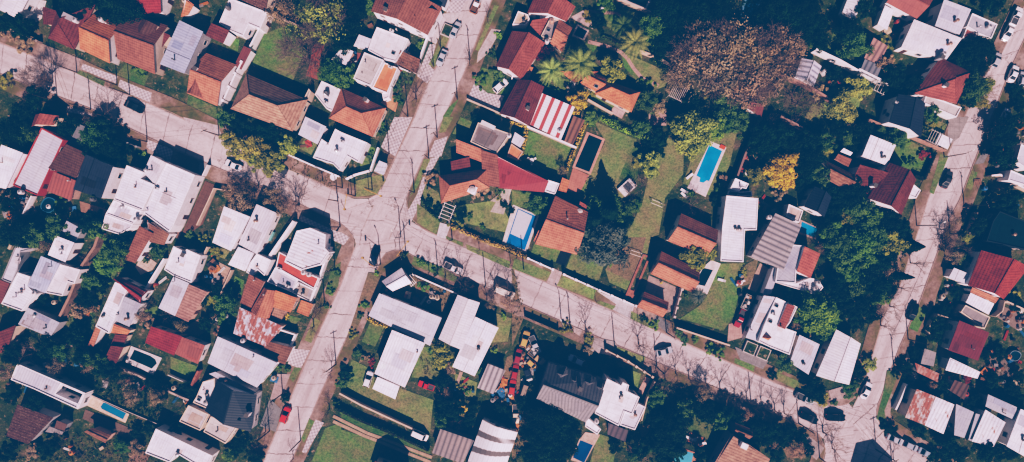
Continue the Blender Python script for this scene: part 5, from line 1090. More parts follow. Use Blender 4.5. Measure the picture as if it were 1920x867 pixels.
TREES = '''X A1 1090,150 185 ygreen|L A1 1180,520 110 green|X A1 950,390 190 twig|X A1 820,70 120 brown|L B1 450,190 95 olive|L B1 560,225 105 olive|L B1 655,215 85 olive|L B1 700,330 100 olive|L B1 775,330 80 olive|L B1 620,320 80 olive|L B1 860,205 80 ygreen|L B1 395,20 70 mid|L B1 500,60 70 dark|L B1 640,110 80 dark|L B1 740,110 70 dark
B B1 560,500 75 twig|B B1 652,525 90 twig|B B1 950,650 150 twig|X B1 440,540 80 brown|X B1 560,580 110 twig|X B1 740,600 90 brown|X B1 880,620 90 twig|X B1 500,610 100 brown|X B1 800,680 60 brown|B B1 1125,470 70 twig
B A0 255,690 150 twig|X A0 250,560 140 twig|B A0 808,860 130 twig|L A0 880,60 150 dark|L A0 960,20 120 dark|L A0 780,60 100 dark|L A0 520,10 120 dark|L A0 620,20 90 dark|S A0 150,290 80 brown|S A0 230,330 80 brown|S A0 60,240 70 brown|L A0 130,190 90 dark|L A0 30,160 80 dark|S A0 1040,540 60 green|L B0 700,60 80 dark|S A0 80,590 70 olive|L A0 150,820 80 dark|L A0 250,730 90 dark
L A2 90,40 110 dark|L A2 200,20 80 green|L A2 20,180 120 dark|L A2 -20,280 110 dark|L A2 20,560 90 green|L A2 60,320 60 dark|S A2 140,160 60 olive|B A2 555,740 110 twig|B A2 520,540 120 twig|S A2 405,650 55 mid|S A2 500,580 60 mid|S A2 430,750 45 mid|S A2 575,370 45 green|S A2 600,330 35 lime|S A2 430,520 35 redl|B A2 950,490 45 twig|S A2 1030,610 60 green|S A2 1150,560 62 mid|S A2 1160,265 35 lime|B A2 1085,180 35 twig|S A2 1110,400 40 mid
P A3 505,470 145 palm|P A3 290,520 115 palm|P A3 905,315 130 palm|P A3 820,190 95 mid|L A3 230,400 72 redl|L A3 750,520 105 olive|L A3 1040,200 110 green|L A3 490,740 85 yellow|S A3 265,655 40 mid|S A3 322,680 40 green|S A3 580,690 50 olive|L A3 1000,745 85 mid|L A3 1090,800 60 brown|S A3 560,140 50 olive|L A3 690,20 70 green|L A3 640,170 70 dark|L A3 1150,60 110 dark|L A3 1200,170 100 dark|L A3 1230,300 110 dark|L A3 1120,300 100 dark|L A3 1080,400 70 dark|X A3 1230,420 80 brown|X A3 1210,600 90 brown|S A3 1000,640 60 lime
F A4 100,90 140 dark|F A4 280,60 120 dark|F A4 30,200 110 dark|F A4 200,190 110 dark|F A4 690,60 120 dark|F A4 780,90 130 dark|F A4 930,60 110 dark|F A4 700,190 110 dark|F A4 880,220 110 dark|F A4 1000,170 90 dark|F A4 630,190 70 dark|F A4 1030,300 80 dark|L A4 960,300 60 mid
X A4 130,370 200 brown|X A4 330,330 190 brown|X A4 520,400 200 brown|X A4 720,380 190 brown|X A4 280,540 190 brown|X A4 480,600 180 brown|X A4 660,560 150 brown|X A4 40,500 140 brown|X A4 820,300 100 brown|X A4 620,680 100 brown|X A4 900,730 150 twig|S A4 1000,680 70 brown|X A4 1010,560 80 twig|L A4 330,800 100 mid|L A4 260,740 70 dark|L A4 1130,560 70 dark|L A4 1230,640 60 dark|L A4 1200,790 110 ygreen|S A4 200,690 60 olive|L A4 60,760 70 dark|L A4 1160,400 60 dark|L A4 1230,180 60 dark|L A4 420,810 60 mid
L A5 30,330 110 mid|L A5 -20,230 110 dark|L A5 90,60 80 dark|L A5 300,540 90 dark|L A5 260,460 70 brown|L A5 340,620 90 dark|L A5 470,620 80 dark|S A5 220,330 60 olive|L A5 850,400 110 dark|L A5 930,360 110 dark|L A5 1000,370 80 dark|L A5 920,470 110 dark|L A5 860,620 90 dark|L A5 920,640 110 mid|L A5 980,620 80 olive|X A5 1020,640 115 twig|L A5 860,740 70 dark|L A5 960,760 60 olive|L A5 590,840 70 mid|L A5 1060,30 90 dark|L A5 60,640 100 ygreen|L A5 1240,760 60 dark|L A5 1220,680 60 dark
L B0 60,90 110 dark|L B0 130,30 90 dark|L B0 160,120 80 mid|L B0 480,60 80 dark|L B0 680,140 110 mid|L B0 760,100 90 dark|L B0 700,240 100 dark|L B0 800,230 90 dark|L B0 850,300 80 dark|X B0 780,30 80 twig|L B0 900,230 60 dark|S B0 1060,280 30 lime|L B0 40,620 80 dark|L B0 130,810 60 mid|S B0 240,740 60 dark|L B0 400,820 90 mid|L B0 280,840 60 dark|S B0 470,650 60 green|L B0 640,790 90 dark|L B0 700,830 80 green|S B0 560,720 40 olive|L B0 720,740 60 dark|S B0 30,560 50 brown
S B2 35,400 40 dark|S B2 310,65 28 green|S B2 280,125 28 mid|S B2 330,100 28 mid|S B2 220,285 35 mid|S B2 660,470 60 brown|S B2 660,510 30 dark|S B2 720,690 50 dark|S B2 660,640 45 dark|S B2 950,740 30 mid|S B2 1160,600 25 olive|S B2 1210,650 40 dark|L B2 880,730 60 dark|S B2 850,790 60 olive|S B2 1170,545 35 mid|S B2 1255,700 30 dark|S B2 1050,820 25 green|S B2 840,285 20 lime|S B2 1040,560 70 brown|L B2 1000,20 50 dark|S B2 120,400 20 dark|S B2 60,410 30 dark
L B3 190,640 85 mid|L B3 260,600 60 dark|L B3 590,10 60 green|L B3 760,50 40 mid|X B3 370,390 45 brown|L B3 1020,335 90 ygreen|L B3 940,330 50 ygreen|L B3 700,660 115 green|L B3 780,720 70 mid|L B3 650,760 90 dark|L B3 570,800 80 dark|C B3 690,700 120 dark|C B3 600,760 95 dark|L B3 950,80 70 mid|L B3 1010,220 60 dark|L B3 1090,150 80 dark|L B3 1080,250 60 dark|X B3 930,500 80 twig|X B3 880,570 70 twig|X B3 980,480 50 twig|L B3 880,680 60 mid|L B3 850,760 60 dark|L B3 920,640 40 green|L B3 600,680 40 redl
L B4 100,120 165 ygreen|L B4 20,60 100 ygreen|L B4 60,220 90 ygreen|L B4 250,80 80 lime|L B4 420,50 95 mid|L B4 340,40 70 mid|L B4 745,380 120 yellow|L B4 810,310 70 yellow|L B4 690,440 80 yellow|L B4 770,470 80 yellow|L B4 640,390 60 olive|L B4 600,130 110 dark|L B4 720,130 100 dark|L B4 820,180 90 dark|L B4 560,230 80 dark|L B4 660,260 80 dark|L B4 950,170 90 dark|L B4 960,330 110 dark|L B4 1040,430 95 mid|L B4 920,420 80 dark|L B4 1080,180 80 mid|L B4 1060,250 50 olive|L B4 1150,100 70 dark|L B4 1230,150 60 mid|S B4 500,390 60 mid|S B4 540,310 50 twig|S B4 470,330 45 brown|S B4 440,370 40 redl|L B4 540,430 70 olive|S B4 290,550 80 mid|S B4 300,480 50 brown|X B4 90,650 90 twig|S B4 240,600 60 dark|X B4 820,50 70 twig|X B4 700,40 80 twig|L B4 590,330 50 dark|S B4 690,560 60 brown|L B4 1120,560 70 dark|L B4 1180,620 70 dark|L B4 1130,730 80 dark|L B4 1220,740 70 olive|L B4 1080,820 60 green|L B4 1230,830 60 mid|L B4 870,500 50 dark|S B4 60,570 35 green|S B4 1170,300 50 olive|L B4 1240,640 70 dark
L B5 30,560 100 dark|L B5 70,660 80 mid|L B5 10,700 90 mid|L B5 150,740 80 green|L B5 120,820 90 mid|L B5 30,830 80 dark|L B5 300,790 90 dark|L B5 370,820 70 dark|L B5 70,100 80 dark|L B5 20,210 60 dark|S B5 520,280 50 redl|S B5 430,330 35 mid|S B5 360,200 50 green|L B5 330,150 80 mid|L B5 220,110 60 mid|L B5 580,40 60 olive|S B5 370,320 30 dark|B B5 640,830 70 twig|X B5 740,840 50 twig|L B5 1130,120 110 dark|L B5 1200,40 80 dark|L B5 1050,250 60 dark|L B5 1130,280 90 dark|L B5 1200,590 70 dark|L B5 940,790 70 dark|L B5 1150,640 80 dark|L B5 1090,580 60 olive|L B5 60,10 50 dark|S B5 880,740 40 olive|X B5 770,770 40 brown
L C0 60,40 110 dark|L C0 160,20 90 dark|L C0 250,60 90 mid|L C0 330,120 60 dark|L C0 300,30 70 dark|X C0 290,120 60 brown|L C0 830,180 110 green|L C0 770,260 100 green|L C0 880,90 70 dark|L C0 860,260 60 dark|L C0 660,380 80 mid|L C0 740,400 60 dark|L C0 620,520 80 dark|L C0 1160,175 60 mid|S C0 1090,230 32 mid|S C0 1050,180 25 lime|S C0 810,140 40 lime|L C0 300,520 50 dark|L C0 480,510 50 dark|L C0 580,600 70 brown|X C0 650,620 60 twig|S C0 610,700 70 dark|S C0 700,570 50 brown|L C0 1040,640 60 dark|S C0 1090,690 60 brown|L C0 1200,600 60 dark|X C0 1220,640 60 twig|L C0 1130,110 50 dark|L C0 550,800 70 dark|L C0 480,830 60 mid|S C0 350,790 40 dark|X C0 220,660 60 twig|L C0 610,230 60 dark|S C0 480,120 30 olive
L C1 400,570 80 mid|L C1 330,600 60 dark|L C1 300,540 55 olive|L C1 230,500 60 dark|L C1 350,520 50 green|L C1 250,700 55 dark|L C1 430,470 45 green|S C1 360,180 50 olive|S C1 150,60 50 mid|S C1 260,70 45 olive|S C1 310,150 40 green|L C1 420,720 50 dark|L C1 370,680 40 green|S C1 865,640 26 hedgey|S C1 660,400 25 redl|B C1 1060,720 80 twig|X C1 1080,610 60 twig|S C1 1225,320 40 mid|S C1 1160,570 30 mid|S C1 1180,440 45 green|S C1 380,745 50 twig|L C1 60,720 60 dark|L C1 340,440 50 dark
B C2 770,345 95 twig|B C2 880,350 105 twig|B C2 1140,430 110 twig|B C2 650,320 50 twig|X C2 870,430 95 twig|b C2 930,430 60 twig|X C2 1070,530 60 twig|X C2 1110,550 50 brown|S C2 470,190 30 mid|S C2 260,320 25 lime|S C2 150,635 30 mid|S C2 600,250 45 green|S C2 700,300 40 green|B C2 1020,155 30 twig|B C2 1250,250 30 twig|B C2 1230,430 60 twig|L C2 1030,650 60 dark|L C2 1060,620 40 dark|S C2 1200,640 30 lime|S C2 90,770 40 olive|S C2 600,420 50 green|X C2 1240,540 60 brown|S C2 170,560 40 green
F C3 690,130 160 blue|L C3 590,60 95 blue|L C3 780,70 95 blue|L C3 600,160 70 blue|L C3 690,40 90 blue|B C3 545,750 95 twig|B C3 935,850 105 twig|B C3 615,525 22 twig|B C3 928,655 35 twig|S C3 1040,700 45 lime|S C3 980,660 35 dark|S C3 725,268 20 lime|S C3 1100,395 12 hedgey|B C3 1190,760 50 twig|X C3 1170,745 40 twig|S C3 1230,770 50 mid|L C3 1250,230 60 green|S C3 400,720 50 olive|S C3 560,790 50 olive
L C4 110,190 105 olive|L C4 200,160 70 olive|L C4 60,120 70 mid|F C4 1000,630 160 lime|L C4 920,640 80 green|L C4 1070,590 85 green|L C4 960,560 70 lime|L C4 1100,680 75 green|L C4 1060,770 65 mid|L C4 1180,90 120 mid|L C4 1110,40 100 green|L C4 1230,150 110 dark|L C4 1190,230 90 mid|L C4 1120,160 80 dark|L C4 1240,300 80 green|L C4 1190,340 70 mid|L C4 1140,440 90 dark|L C4 1210,520 80 dark|L C4 1180,620 60 mid|X C4 1030,150 50 brown|L C4 960,720 50 lime|L C4 900,770 50 dark|X C4 840,720 40 brown|P C4 112,490 72 blue|S C4 90,800 40 green|S C4 10,830 40 mid|L C4 780,470 50 dark|L C4 1010,810 60 dark|S C4 450,320 35 olive|S C4 20,490 25 mid|L C4 1250,620 70 dark
F C5 60,110 130 green|L C5 150,60 100 mid|L C5 110,200 90 green|L C5 30,30 80 mid|L C5 300,120 100 olive|L C5 240,60 80 mid|L C5 340,60 60 dark|L C5 200,130 80 mid|L C5 30,230 80 mid|L C5 20,330 90 green|L C5 40,430 80 mid|L C5 150,260 90 dark|L C5 230,240 80 dark|L C5 120,330 90 dark|L C5 180,430 90 dark|L C5 100,420 70 dark|L C5 210,500 70 green|L C5 270,450 60 dark|X C5 280,300 70 brown|X C5 200,600 60 twig|L C5 60,580 80 dark|L C5 130,640 70 dark|L C5 30,700 60 dark|Y C5 250,335 36 dark|C C5 395,125 66 dark|B C5 330,430 85 twig|B C5 420,250 80 twig|B C5 660,110 90 twig|B C5 270,570 80 twig|B C5 200,710 80 twig|X C5 790,150 110 twig|X C5 750,200 70 brown|X C5 700,40 70 twig|L C5 800,220 50 mid|L C5 880,240 60 dark|L C5 860,60 50 olive|X C5 230,640 70 twig|L C5 820,330 40 dark|S C5 720,440 40 redl|L C5 1210,560 60 dark|L C5 640,720 70 dark|L C5 610,800 60 dark|S C5 1180,480 50 olive|L C5 700,600 50 dark|L C5 760,470 50 dark
L D0 60,60 80 dark|L D0 200,40 90 dark|L D0 330,20 80 dark|L D0 440,40 70 mid|L D0 520,40 60 mid|L D0 600,90 80 dark|L D0 700,110 80 mid|L D0 640,150 60 dark|L D0 760,170 70 dark|L D0 850,200 70 dark|L D0 940,240 80 dark|L D0 1130,290 60 dark|L D0 1200,350 60 dark|X D0 960,370 80 brown|X D0 1150,380 70 brown|X D0 490,30 60 twig|X D0 800,240 60 twig|L D0 400,150 70 dark|L D0 60,380 60 dark|L D0 250,420 70 dark|L D0 420,720 80 dark|L D0 330,780 80 dark|L D0 240,790 60 brown|L D0 40,800 70 dark|L D0 900,760 60 mid|L D0 1010,770 60 brown|L D0 1000,640 50 dark|L D0 30,200 70 dark|L D0 1100,620 40 dark
B D1 1190,470 60 twig|B D1 920,840 50 twig|S D1 870,160 35 mid|S D1 820,160 25 lime|L D1 855,390 40 dark|X D1 660,680 90 twig|X D1 610,780 60 twig|S D1 550,670 50 olive|L D1 520,740 60 dark|L D1 480,790 50 dark|L D1 430,810 50 mid|B D1 1210,180 50 twig|S D1 1270,280 40 mid|S D1 1250,420 30 mid|L D1 120,300 60 dark|L D1 40,470 60 dark|L D1 170,360 50 dark|L D1 600,830 50 dark|S D1 440,830 40 lime|L D1 650,850 60 dark|L D1 40,620 50 dark
L D2 745,270 65 dark|L D2 770,340 60 dark|L D2 790,470 90 dark|L D2 740,540 70 mid|L D2 860,490 70 dark|L D2 850,590 60 dark|L D2 760,90 95 olive|L D2 700,60 50 olive|L D2 810,170 50 brown|S D2 30,170 60 dark|S D2 30,240 60 mid|S D2 150,60 50 mid|S D2 230,120 40 redl|L D2 990,470 50 dark|L D2 1030,180 40 mid|S D2 900,300 40 olive|S D2 930,330 40 green|S D2 920,480 40 hedgey|L D2 960,560 50 dark|S D2 1140,30 30 lime|L D2 1180,480 60 dark|S D2 190,80 40 brown|L D2 1230,540 60 dark
F D3 230,560 130 dark|F D3 330,620 140 dark|F D3 240,720 130 dark|F D3 370,740 120 dark|F D3 150,620 100 dark|F D3 290,820 120 dark|F D3 430,650 100 dark|L D3 290,430 70 dark|L D3 150,820 80 dark|L D3 80,430 60 dark|L D3 110,480 50 mid|X D3 130,560 70 brown|L D3 1090,380 70 mid|L D3 1060,430 50 green|L D3 1130,600 95 dark|L D3 1180,660 110 dark|L D3 1120,720 90 dark|L D3 1230,760 100 dark|L D3 1160,820 90 dark|L D3 1240,620 90 dark|L D3 1245,540 70 dark|L D3 1020,700 50 dark|L D3 1060,760 50 mid|L D3 960,780 70 dark|L D3 920,830 50 mid|X D3 900,780 40 brown|L D3 1070,590 50 dark|X D3 1180,280 90 twig|X D3 1100,200 60 twig|L D3 860,740 30 olive|B D3 1225,200 85 twig|B D3 985,110 60 twig|L D3 780,180 50 dark|L D3 570,30 40 brown|L D3 780,760 50 dark
B D4 45,240 85 twig|B D4 172,275 80 twig|B D4 280,330 85 twig|B D4 387,370 80 twig|B D4 480,405 75 twig|B D4 590,440 70 twig|B D4 690,480 80 twig|B D4 760,500 70 twig|B D4 1050,640 110 twig|X D4 160,340 80 brown|X D4 1190,810 90 twig|L D4 200,510 80 dark|L D4 110,470 70 dark|L D4 290,560 75 mid|L D4 340,500 65 dark|L D4 430,540 62 dark|L D4 570,620 80 dark|L D4 660,640 80 dark|L D4 740,680 75 dark|L D4 610,700 70 dark|L D4 830,660 58 dark|L D4 760,690 60 dark|L D4 900,700 50 dark|L D4 520,590 55 dark|X D4 480,530 60 brown|X D4 680,720 50 brown|L D4 770,140 70 mid|L D4 1010,350 90 dark|L D4 1050,390 60 olive|L D4 960,310 60 dark|S D4 1120,420 30 mid|L D4 680,220 35 dark|S D4 270,50 50 green|S D4 200,20 50 lime|L D4 1260,340 60 mid|L D4 130,840 70 dark|X D4 860,790 70 brown|L D4 20,560 60 dark|L D4 20,470 70 mid|L D4 950,780 50 dark|L D4 240,20 40 dark|L D4 710,820 60 dark
L D5 130,140 55 ygreen|L D5 65,215 55 dark|L D5 20,290 40 mid|S D5 310,200 40 dark|S D5 400,310 30 green|L D5 400,170 60 dark|L D5 480,60 50 dark|L D5 680,300 60 dark|L D5 560,270 50 dark|L D5 630,340 60 dark|X D5 600,290 40 brown|L D5 900,430 50 dark|L D5 960,420 50 dark|L D5 1060,260 60 dark|L D5 1250,220 60 dark|L D5 1200,320 60 dark|L D5 1100,60 60 dark|L D5 990,70 50 dark|L D5 300,620 50 dark|L D5 500,640 60 dark|L D5 720,760 80 dark|L D5 800,800 80 dark|L D5 1000,800 80 dark|L D5 1200,800 60 dark|X D5 700,740 60 brown|X D5 770,780 50 brown|L D5 1090,820 60 dark|L D5 860,240 40 redl|S D5 220,590 50 dark|L D5 700,850 60 dark|L D5 600,830 50 dark|L D5 1240,380 50 dark|B D5 300,850 70 twig'''
for line in TREES.split('\n'):
    for e in line.split('|'):
        f = e.split(); DK_ = f[0] == 'L' and f[4] == 'dark' and float(f[3]) >= 60 and f[1][0] in 'CD' and f[1][1] in '012'
        TC = globals().get('TC', 0) + DK_
        if DK_ and TC % 3 == 0: f[0], f[4] = 'X', ('twig', 'brown')[TC % 2]
        T(f[0], f[1] + ' ' + f[2], float(f[3]), f[4])
# ------------------------------------------------------------------ vehicles
def car_proto(kind):
    root = empty('parked_car', (0, 0, 0)); L_, Wd = {'hatch': (3.9, 1.68), 'sedan': (4.4, 1.72), 'pickup': (4.8, 1.78), 'van': (4.7, 1.85)}[kind]
    h = L_ / 2; w = Wd / 2
    prof = {'hatch': [(-h, .62, .86), (-h + .12, .80, .95), (-h + .5, .9, 1), (.55, .93, 1), (1.2, .86, .97), (h - .25, .74, .88), (h, .55, .74)],
            'sedan': [(-h, .66, .84), (-h + .15, .86, .92), (-h + .9, .92, 1), (.6, .93, 1), (1.3, .87, .97), (h - .25, .74, .88), (h, .55, .74)],
            'pickup': [(-h, .9, .95), (-h + .1, .95, .98), (-.3, .97, 1), (.8, .97, 1), (1.5, .93, .98), (h - .2, .84, .9), (h, .6, .8)],
            'van': [(-h, .9, .95), (-h + .1, 1.0, .98), (0, 1.0, 1), (1.3, 1.0, 1), (1.7, .93, .97), (h - .15, .8, .9), (h, .6, .78)]}[kind]
    m = MB(); rings = []
    for x, zt, k in prof:
        ww = w * k; rings.append([Vector((x, -ww * .92, .26)), Vector((x, -ww, .55)), Vector((x, -ww * .95, zt)), Vector((x, ww * .95, zt)), Vector((x, ww, .55)), Vector((x, ww * .92, .26))])
    for a, b in zip(rings, rings[1:]):
        for i in range(6): j = (i + 1) % 6; m.face([a[i], b[i], b[j], a[j]])
    m.face(rings[0]); m.face(rings[-1][::-1])
    cab = {'hatch': (-1.85, -1.45, .1, .95, 1.45), 'sedan': (-1.6, -.85, .25, 1.05, 1.42), 'pickup': (-.55, -.35, .55, 1.15, 1.65), 'van': (-2.28, -2.1, 1.0, 1.62, 1.95)}[kind]
    xb, xrb, xrf, xf, zr = cab; zb = .92 if kind != 'van' else 1.0; wb, wt = w * .93, w * .74
    B = [Vector((xb, -wb, zb)), Vector((xf, -wb, zb)), Vector((xf, wb, zb)), Vector((xb, wb, zb))]; R = [Vector((xrb, -wt, zr)), Vector((xrf, -wt, zr)), Vector((xrf, wt, zr)), Vector((xrb, wt, zr))]
    for i in range(4): j = (i + 1) % 4; m.face([B[i], B[j], R[j], R[i]])
    mid = [(p * .86 + Vector((0, 0, zr)) * 0) for p in R]; top = [Vector((p.x * 1 + (.1 if p.x < 0 else -.1), p.y * .88, zr + .05)) for p in R]
    for i in range(4): j = (i + 1) % 4; m.face([R[i], R[j], top[j], top[i]])
    m.face(top)
    if kind == 'pickup':
        pass
    m.build('body', 'paint', (.7, .7, .7), root)
    def pane(a, b, c, d, f=.84):
        ctr = (a + b + c + d) / 4; n = (b - a).cross(d - a).normalized() * .015; q = [ctr + (p - ctr) * f + n for p in (a, b, c, d)]; mm = MB(); mm.face(q); mm.face([p - n * .6 for p in q][::-1]); return mm
    pane(B[1], B[2], R[2], R[1], .9).build('windscreen', 'glass', (.03, .04, .05), root)
    pane(B[3], B[0], R[0], R[3], .86).build('rear_window', 'glass', (.03, .04, .05), root)
    pane(B[0], B[1], R[1], R[0], .84).build('side_window', 'glass', (.03, .04, .05), root); pane(B[2], B[3], R[3], R[2], .84).build('side_window', 'glass', (.03, .04, .05), root)
    if kind == 'pickup':
        m = MB(); m.box((-1.42, 0, .985), (1.55, 1.4, .02)); m.build('cargo_bed', 'plain', (.08, .08, .09), root)
        m = MB()
        for y in (-.76, .76): m.box((-1.42, y, 1.05), (1.7, .08, .16))
        m.box((-2.3, 0, 1.05), (.08, 1.44, .16)); m.build('bed_rail', 'paint', (.7, .7, .7), root)
    for sx in (h * .62, -h * .6):
        for sy in (-1, 1):
            m = MB(); m.tube((sx, sy * (w - .2), .32), (sx, sy * (w + .012), .32), .32, .32, 14); wh = m.build('wheel', 'rubber', (.02, .02, .02), root)
            m = MB(); m.tube((sx, sy * (w + .012), .32), (sx, sy * (w + .022), .32), .19, .17, 10); m.build('rim', 'steel', (.5, .5, .5), wh)
    for sy in (-1, 1):
        m = MB(); m.box((h - .07, sy * w * .52, .64), (.16, .3, .13)); m.build('headlight', 'glass', (.6, .6, .6), root)
        m = MB(); m.box((-h + .03, sy * w * .6, .7), (.12, .22, .16)); m.build('tail_light', 'plain', (.35, .02, .02), root)
        m = MB(); m.box((xrf + .25, sy * (w + .07), .98), (.12, .16, .1)); m.build('mirror', 'plain', (.03, .03, .03), root)
    return root
PROTO = {k: car_proto(k) for k in ('hatch', 'sedan', 'pickup', 'van')}; USEDP = set()
def car(kind, s, heading, col, label, cat='car', group='parked cars', z=0.0, scale=1.0):
    p = pts(s)[0]; d = pts(heading); dx, dy = d[1][0] - d[0][0], -(d[1][1] - d[0][1])
    if kind in USEDP: o = copy_tree(PROTO[kind])
    else: o = PROTO[kind]; USEDP.add(kind)
    l = W(p, 0); l.z = z; o.location = l; o.rotation_euler = (0, 0, math.atan2(dy, dx)); o.scale = (scale,) * 3
    recolor(o, ('body', 'bed_rail'), col); tag(o, label, cat, group); return o
E = 'P 0,0 905,425'; Wd_ = 'P 0,0 -905,-425'; Nn = 'P 0,0 42,-90'; Ss = 'P 0,0 -42,90'; N2 = 'P 0,0 38,-92'; S2 = 'P 0,0 -38,92'
WH = (.78, .76, .79); RD = (.36, .035, .035); BK = (.012, .014, .018); SV = (.42, .44, .48); DG = (.06, .065, .075); YL = (.55, .36, .14); ZR = .04
car('sedan', 'A0 1003,793', E, BK, 'black sedan parked on the left street by the checkered pavement', z=ZR, scale=1.08)
car('sedan', 'B1 473,358', Wd_, WH, 'white sedan parked below the olive trees', z=ZR)
car('hatch', 'B1 812,385', E, DG, 'dark hatchback half hidden under the tree edge', z=ZR)
car('hatch', 'A2 1014,8', Ss, WH, 'white car at the top edge pulling a trailer', z=ZR)
car('sedan', 'A2 846,230', Nn, SV, 'silver sedan beside the fenced street planter', z=ZR)
car('sedan', 'A2 746,435', Ss, SV, 'grey sedan with pale bonnet beside the checkered pavement', z=ZR)
car('hatch', 'A2 1178,642', 'P 0,0 80,-70', WH, 'white car standing on the garden grass', z=.07, scale=1.05)
car('sedan', 'C2 250,203', 'P 0,0 30,-95', (.012, .02, .05), 'dark blue black car driving into the junction', z=ZR, scale=1.05)
car('pickup', 'C2 828,287', E, WH, 'white pickup parked under bare trees below the avenue', z=ZR)
car('van', 'C2 1205,462', E, (.68, .62, .58), 'cream white van parked on the lower avenue kerb', 'van', z=ZR, scale=1.1)
car('hatch', 'C3 95,808', 'P 0,0 30,-95', YL, 'yellow car inside the junk yard fence', z=.0, scale=1.08)
car('pickup', 'C3 168,850', 'P 0,0 40,90', SV, 'grey pickup truck next to the yellow yard car')
car('hatch', 'D3 45,70', 'P 0,0 25,-95', (.3, .04, .06), 'crimson car at the top of the scrap row', z=0)
car('hatch', 'D3 22,185', 'P 0,0 20,-95', RD, 'red car with missing bonnet in the scrap row', scale=.95)
car('hatch', 'D3 2,300', 'P 0,0 15,-95', (.5, .05, .04), 'bright red car lowest in the scrap row')
car('pickup', 'D3 185,75', 'P 0,0 75,65', (.5, .34, .2), 'sand coloured pickup with empty bed in scrap yard')
car('hatch', 'D3 150,130', 'P 0,0 70,65', YL, 'small yellow car beside the sand coloured pickup', scale=.9)
car('hatch', 'D3 118,205', 'P 0,0 30,90', (.03, .035, .05), 'dark car wreck right of the red scrap cars', scale=.95)
car('van', 'D3 88,330', 'P 0,0 -30,90', (.30, .24, .2), 'tan van body at the lower end of the scrap row', 'van', scale=.85)
car('hatch', 'D3 480,98', Wd_, (.5, .53, .58), 'pale grey car in the shaded yard of the dormer house', scale=1.08)
car('pickup', 'D3 28,498', 'P 0,0 0,95', (.6, .5, .42), 'beige pickup truck standing in the dark lower yard')
car('sedan', 'D3 1133,32', 'P 0,0 95,-25', SV, 'silver car driving on the lower avenue', z=ZR)
car('pickup', 'D4 905,385', E, SV, 'grey pickup half in tree shadow near the right junction', z=ZR)
car('sedan', 'D4 935,528', E, BK, 'black car turning near the right junction', z=ZR, scale=1.05)
car('sedan', 'D4 1132,522', 'P 0,0 95,5', BK, 'black car in the middle of the right junction', z=ZR + .04, scale=1.08)
car('sedan', 'D5 82,322', 'P 0,0 45,-90', WH, 'white car parked beside the dark shrub near the right junction', z=ZR)
car('sedan', 'D5 300,690', E, SV, 'leftmost of three grey cars at the lower right kerb', z=ZR)
car('hatch', 'D5 415,738', E, (.34, .37, .42), 'middle one of three grey cars at the lower right kerb', z=ZR)
car('sedan', 'D5 532,792', E, (.3, .36, .42), 'rightmost of three grey cars at the lower right kerb', z=ZR)
car('sedan', 'C5 427,605', N2, BK, 'dark car parked on the right street by bare trees', z=ZR)
car('sedan', 'B5 676,462', N2, (.05, .055, .065), 'dark glossy car with sun glint on the right street', z=ZR)
car('hatch', 'D1 868,505', 'P 0,0 35,-92', (.62, .03, .02), 'bright red car on the south street', z=ZR, scale=1.05)
car('hatch', 'D2 208,238', 'P 0,0 30,-92', WH, 'white car beside the plain white carport', z=.07, scale=1.05)
car('pickup', 'D2 640,287', 'P 0,0 -92,-32', (.6, .025, .04), 'red pickup on the lawn in a building shadow', z=.07, scale=.85)
car('van', 'D2 592,655', 'P 0,0 92,42', WH, 'white van like car on the long hedge driveway', z=.07, scale=.92)
car('pickup', 'A5 1180,130', 'P 0,0 42,-90', WH, 'white pickup topmost on the upper right kerb', z=.16)
car('sedan', 'A5 1122,250', 'P 0,0 -42,90', WH, 'white sedan second from top on the upper right kerb', z=.16)
car('hatch', 'A5 1035,452', 'P 0,0 42,-90', SV, 'pale car half hidden by trees on the upper right kerb', z=.16)
car('sedan', 'A5 1160,553', 'P 0,0 38,-92', WH, 'white car parked across the upper right street', z=.16)
car('hatch', 'A5 1230,590', 'P 0,0 20,-95', SV, 'grey car in the yard by the upper right street')
car('hatch', 'A5 1105,858', 'P 0,0 42,-90', (.6, .62, .66), 'silver white car in shade below the upper right street')
car('hatch', 'B5 1060,130', 'P 0,0 60,-80', (.55, .03, .05), 'red car in the cluttered right yard')
tk = car('pickup', 'C4 415,655', 'P 0,0 -40,90', (.3, .02, .035), 'dark red truck cab with loaded white cargo frame', 'truck', z=.05, scale=.95)
def rig(label, s, heading, size, col, name, cat, load=None):
    p = W(pts(s)[0]); d = pts(heading); a = math.atan2(-(d[1][1] - d[0][1]), d[1][0] - d[0][0]); root = empty(name, p, a); root.location.z = .05; tag(root, label, cat)
    l, w, z = size; m = MB(); m.box((0, 0, z), (l, w, .12)); m.build('bed', 'wood', (.2, .12, .08), root)
    m = MB()
    for y in (-w / 2, w / 2): m.box((0, y, z + .3), (l, .08, .5))
    for x in (-l / 2, l / 2): m.box((x, 0, z + .3), (.08, w - .1, .5))
    m.build('side_board', 'plain', col, root)
    for sx in (-l * .28, l * .28):
        for sy in (-1, 1): m = MB(); m.tube((sx, sy * (w / 2 - .05), .3), (sx, sy * (w / 2 + .12), .3), .3, .3, 12); m.build('wheel', 'rubber', (.02, .02, .02), root)
    if load:
        r = random.Random(3)
        for i in range(14): m = MB(); q = r.uniform(.25, .6); m.box((r.uniform(-l * .4, l * .4), r.uniform(-w * .36, w * .36), z + .06 + q / 2), (q * 1.5, q, q), (r.random(), r.random())); m.build('load', 'plain', r.choice([(.6, .58, .56), (.1, .1, .1), (.3, .18, .1), (.45, .42, .42)]), root)
    return root
rig('loaded white cargo frame on the red truck', 'C4 462,535', 'P 0,0 -40,90', (3.6, 1.9, .75), (.62, .6, .6), 'cargo_trailer', 'trailer', True)
rig('orange brown trailer behind the white car at top', 'A2 990,68', Nn, (2.9, 1.6, .6), (.36, .15, .08), 'car_trailer', 'trailer')
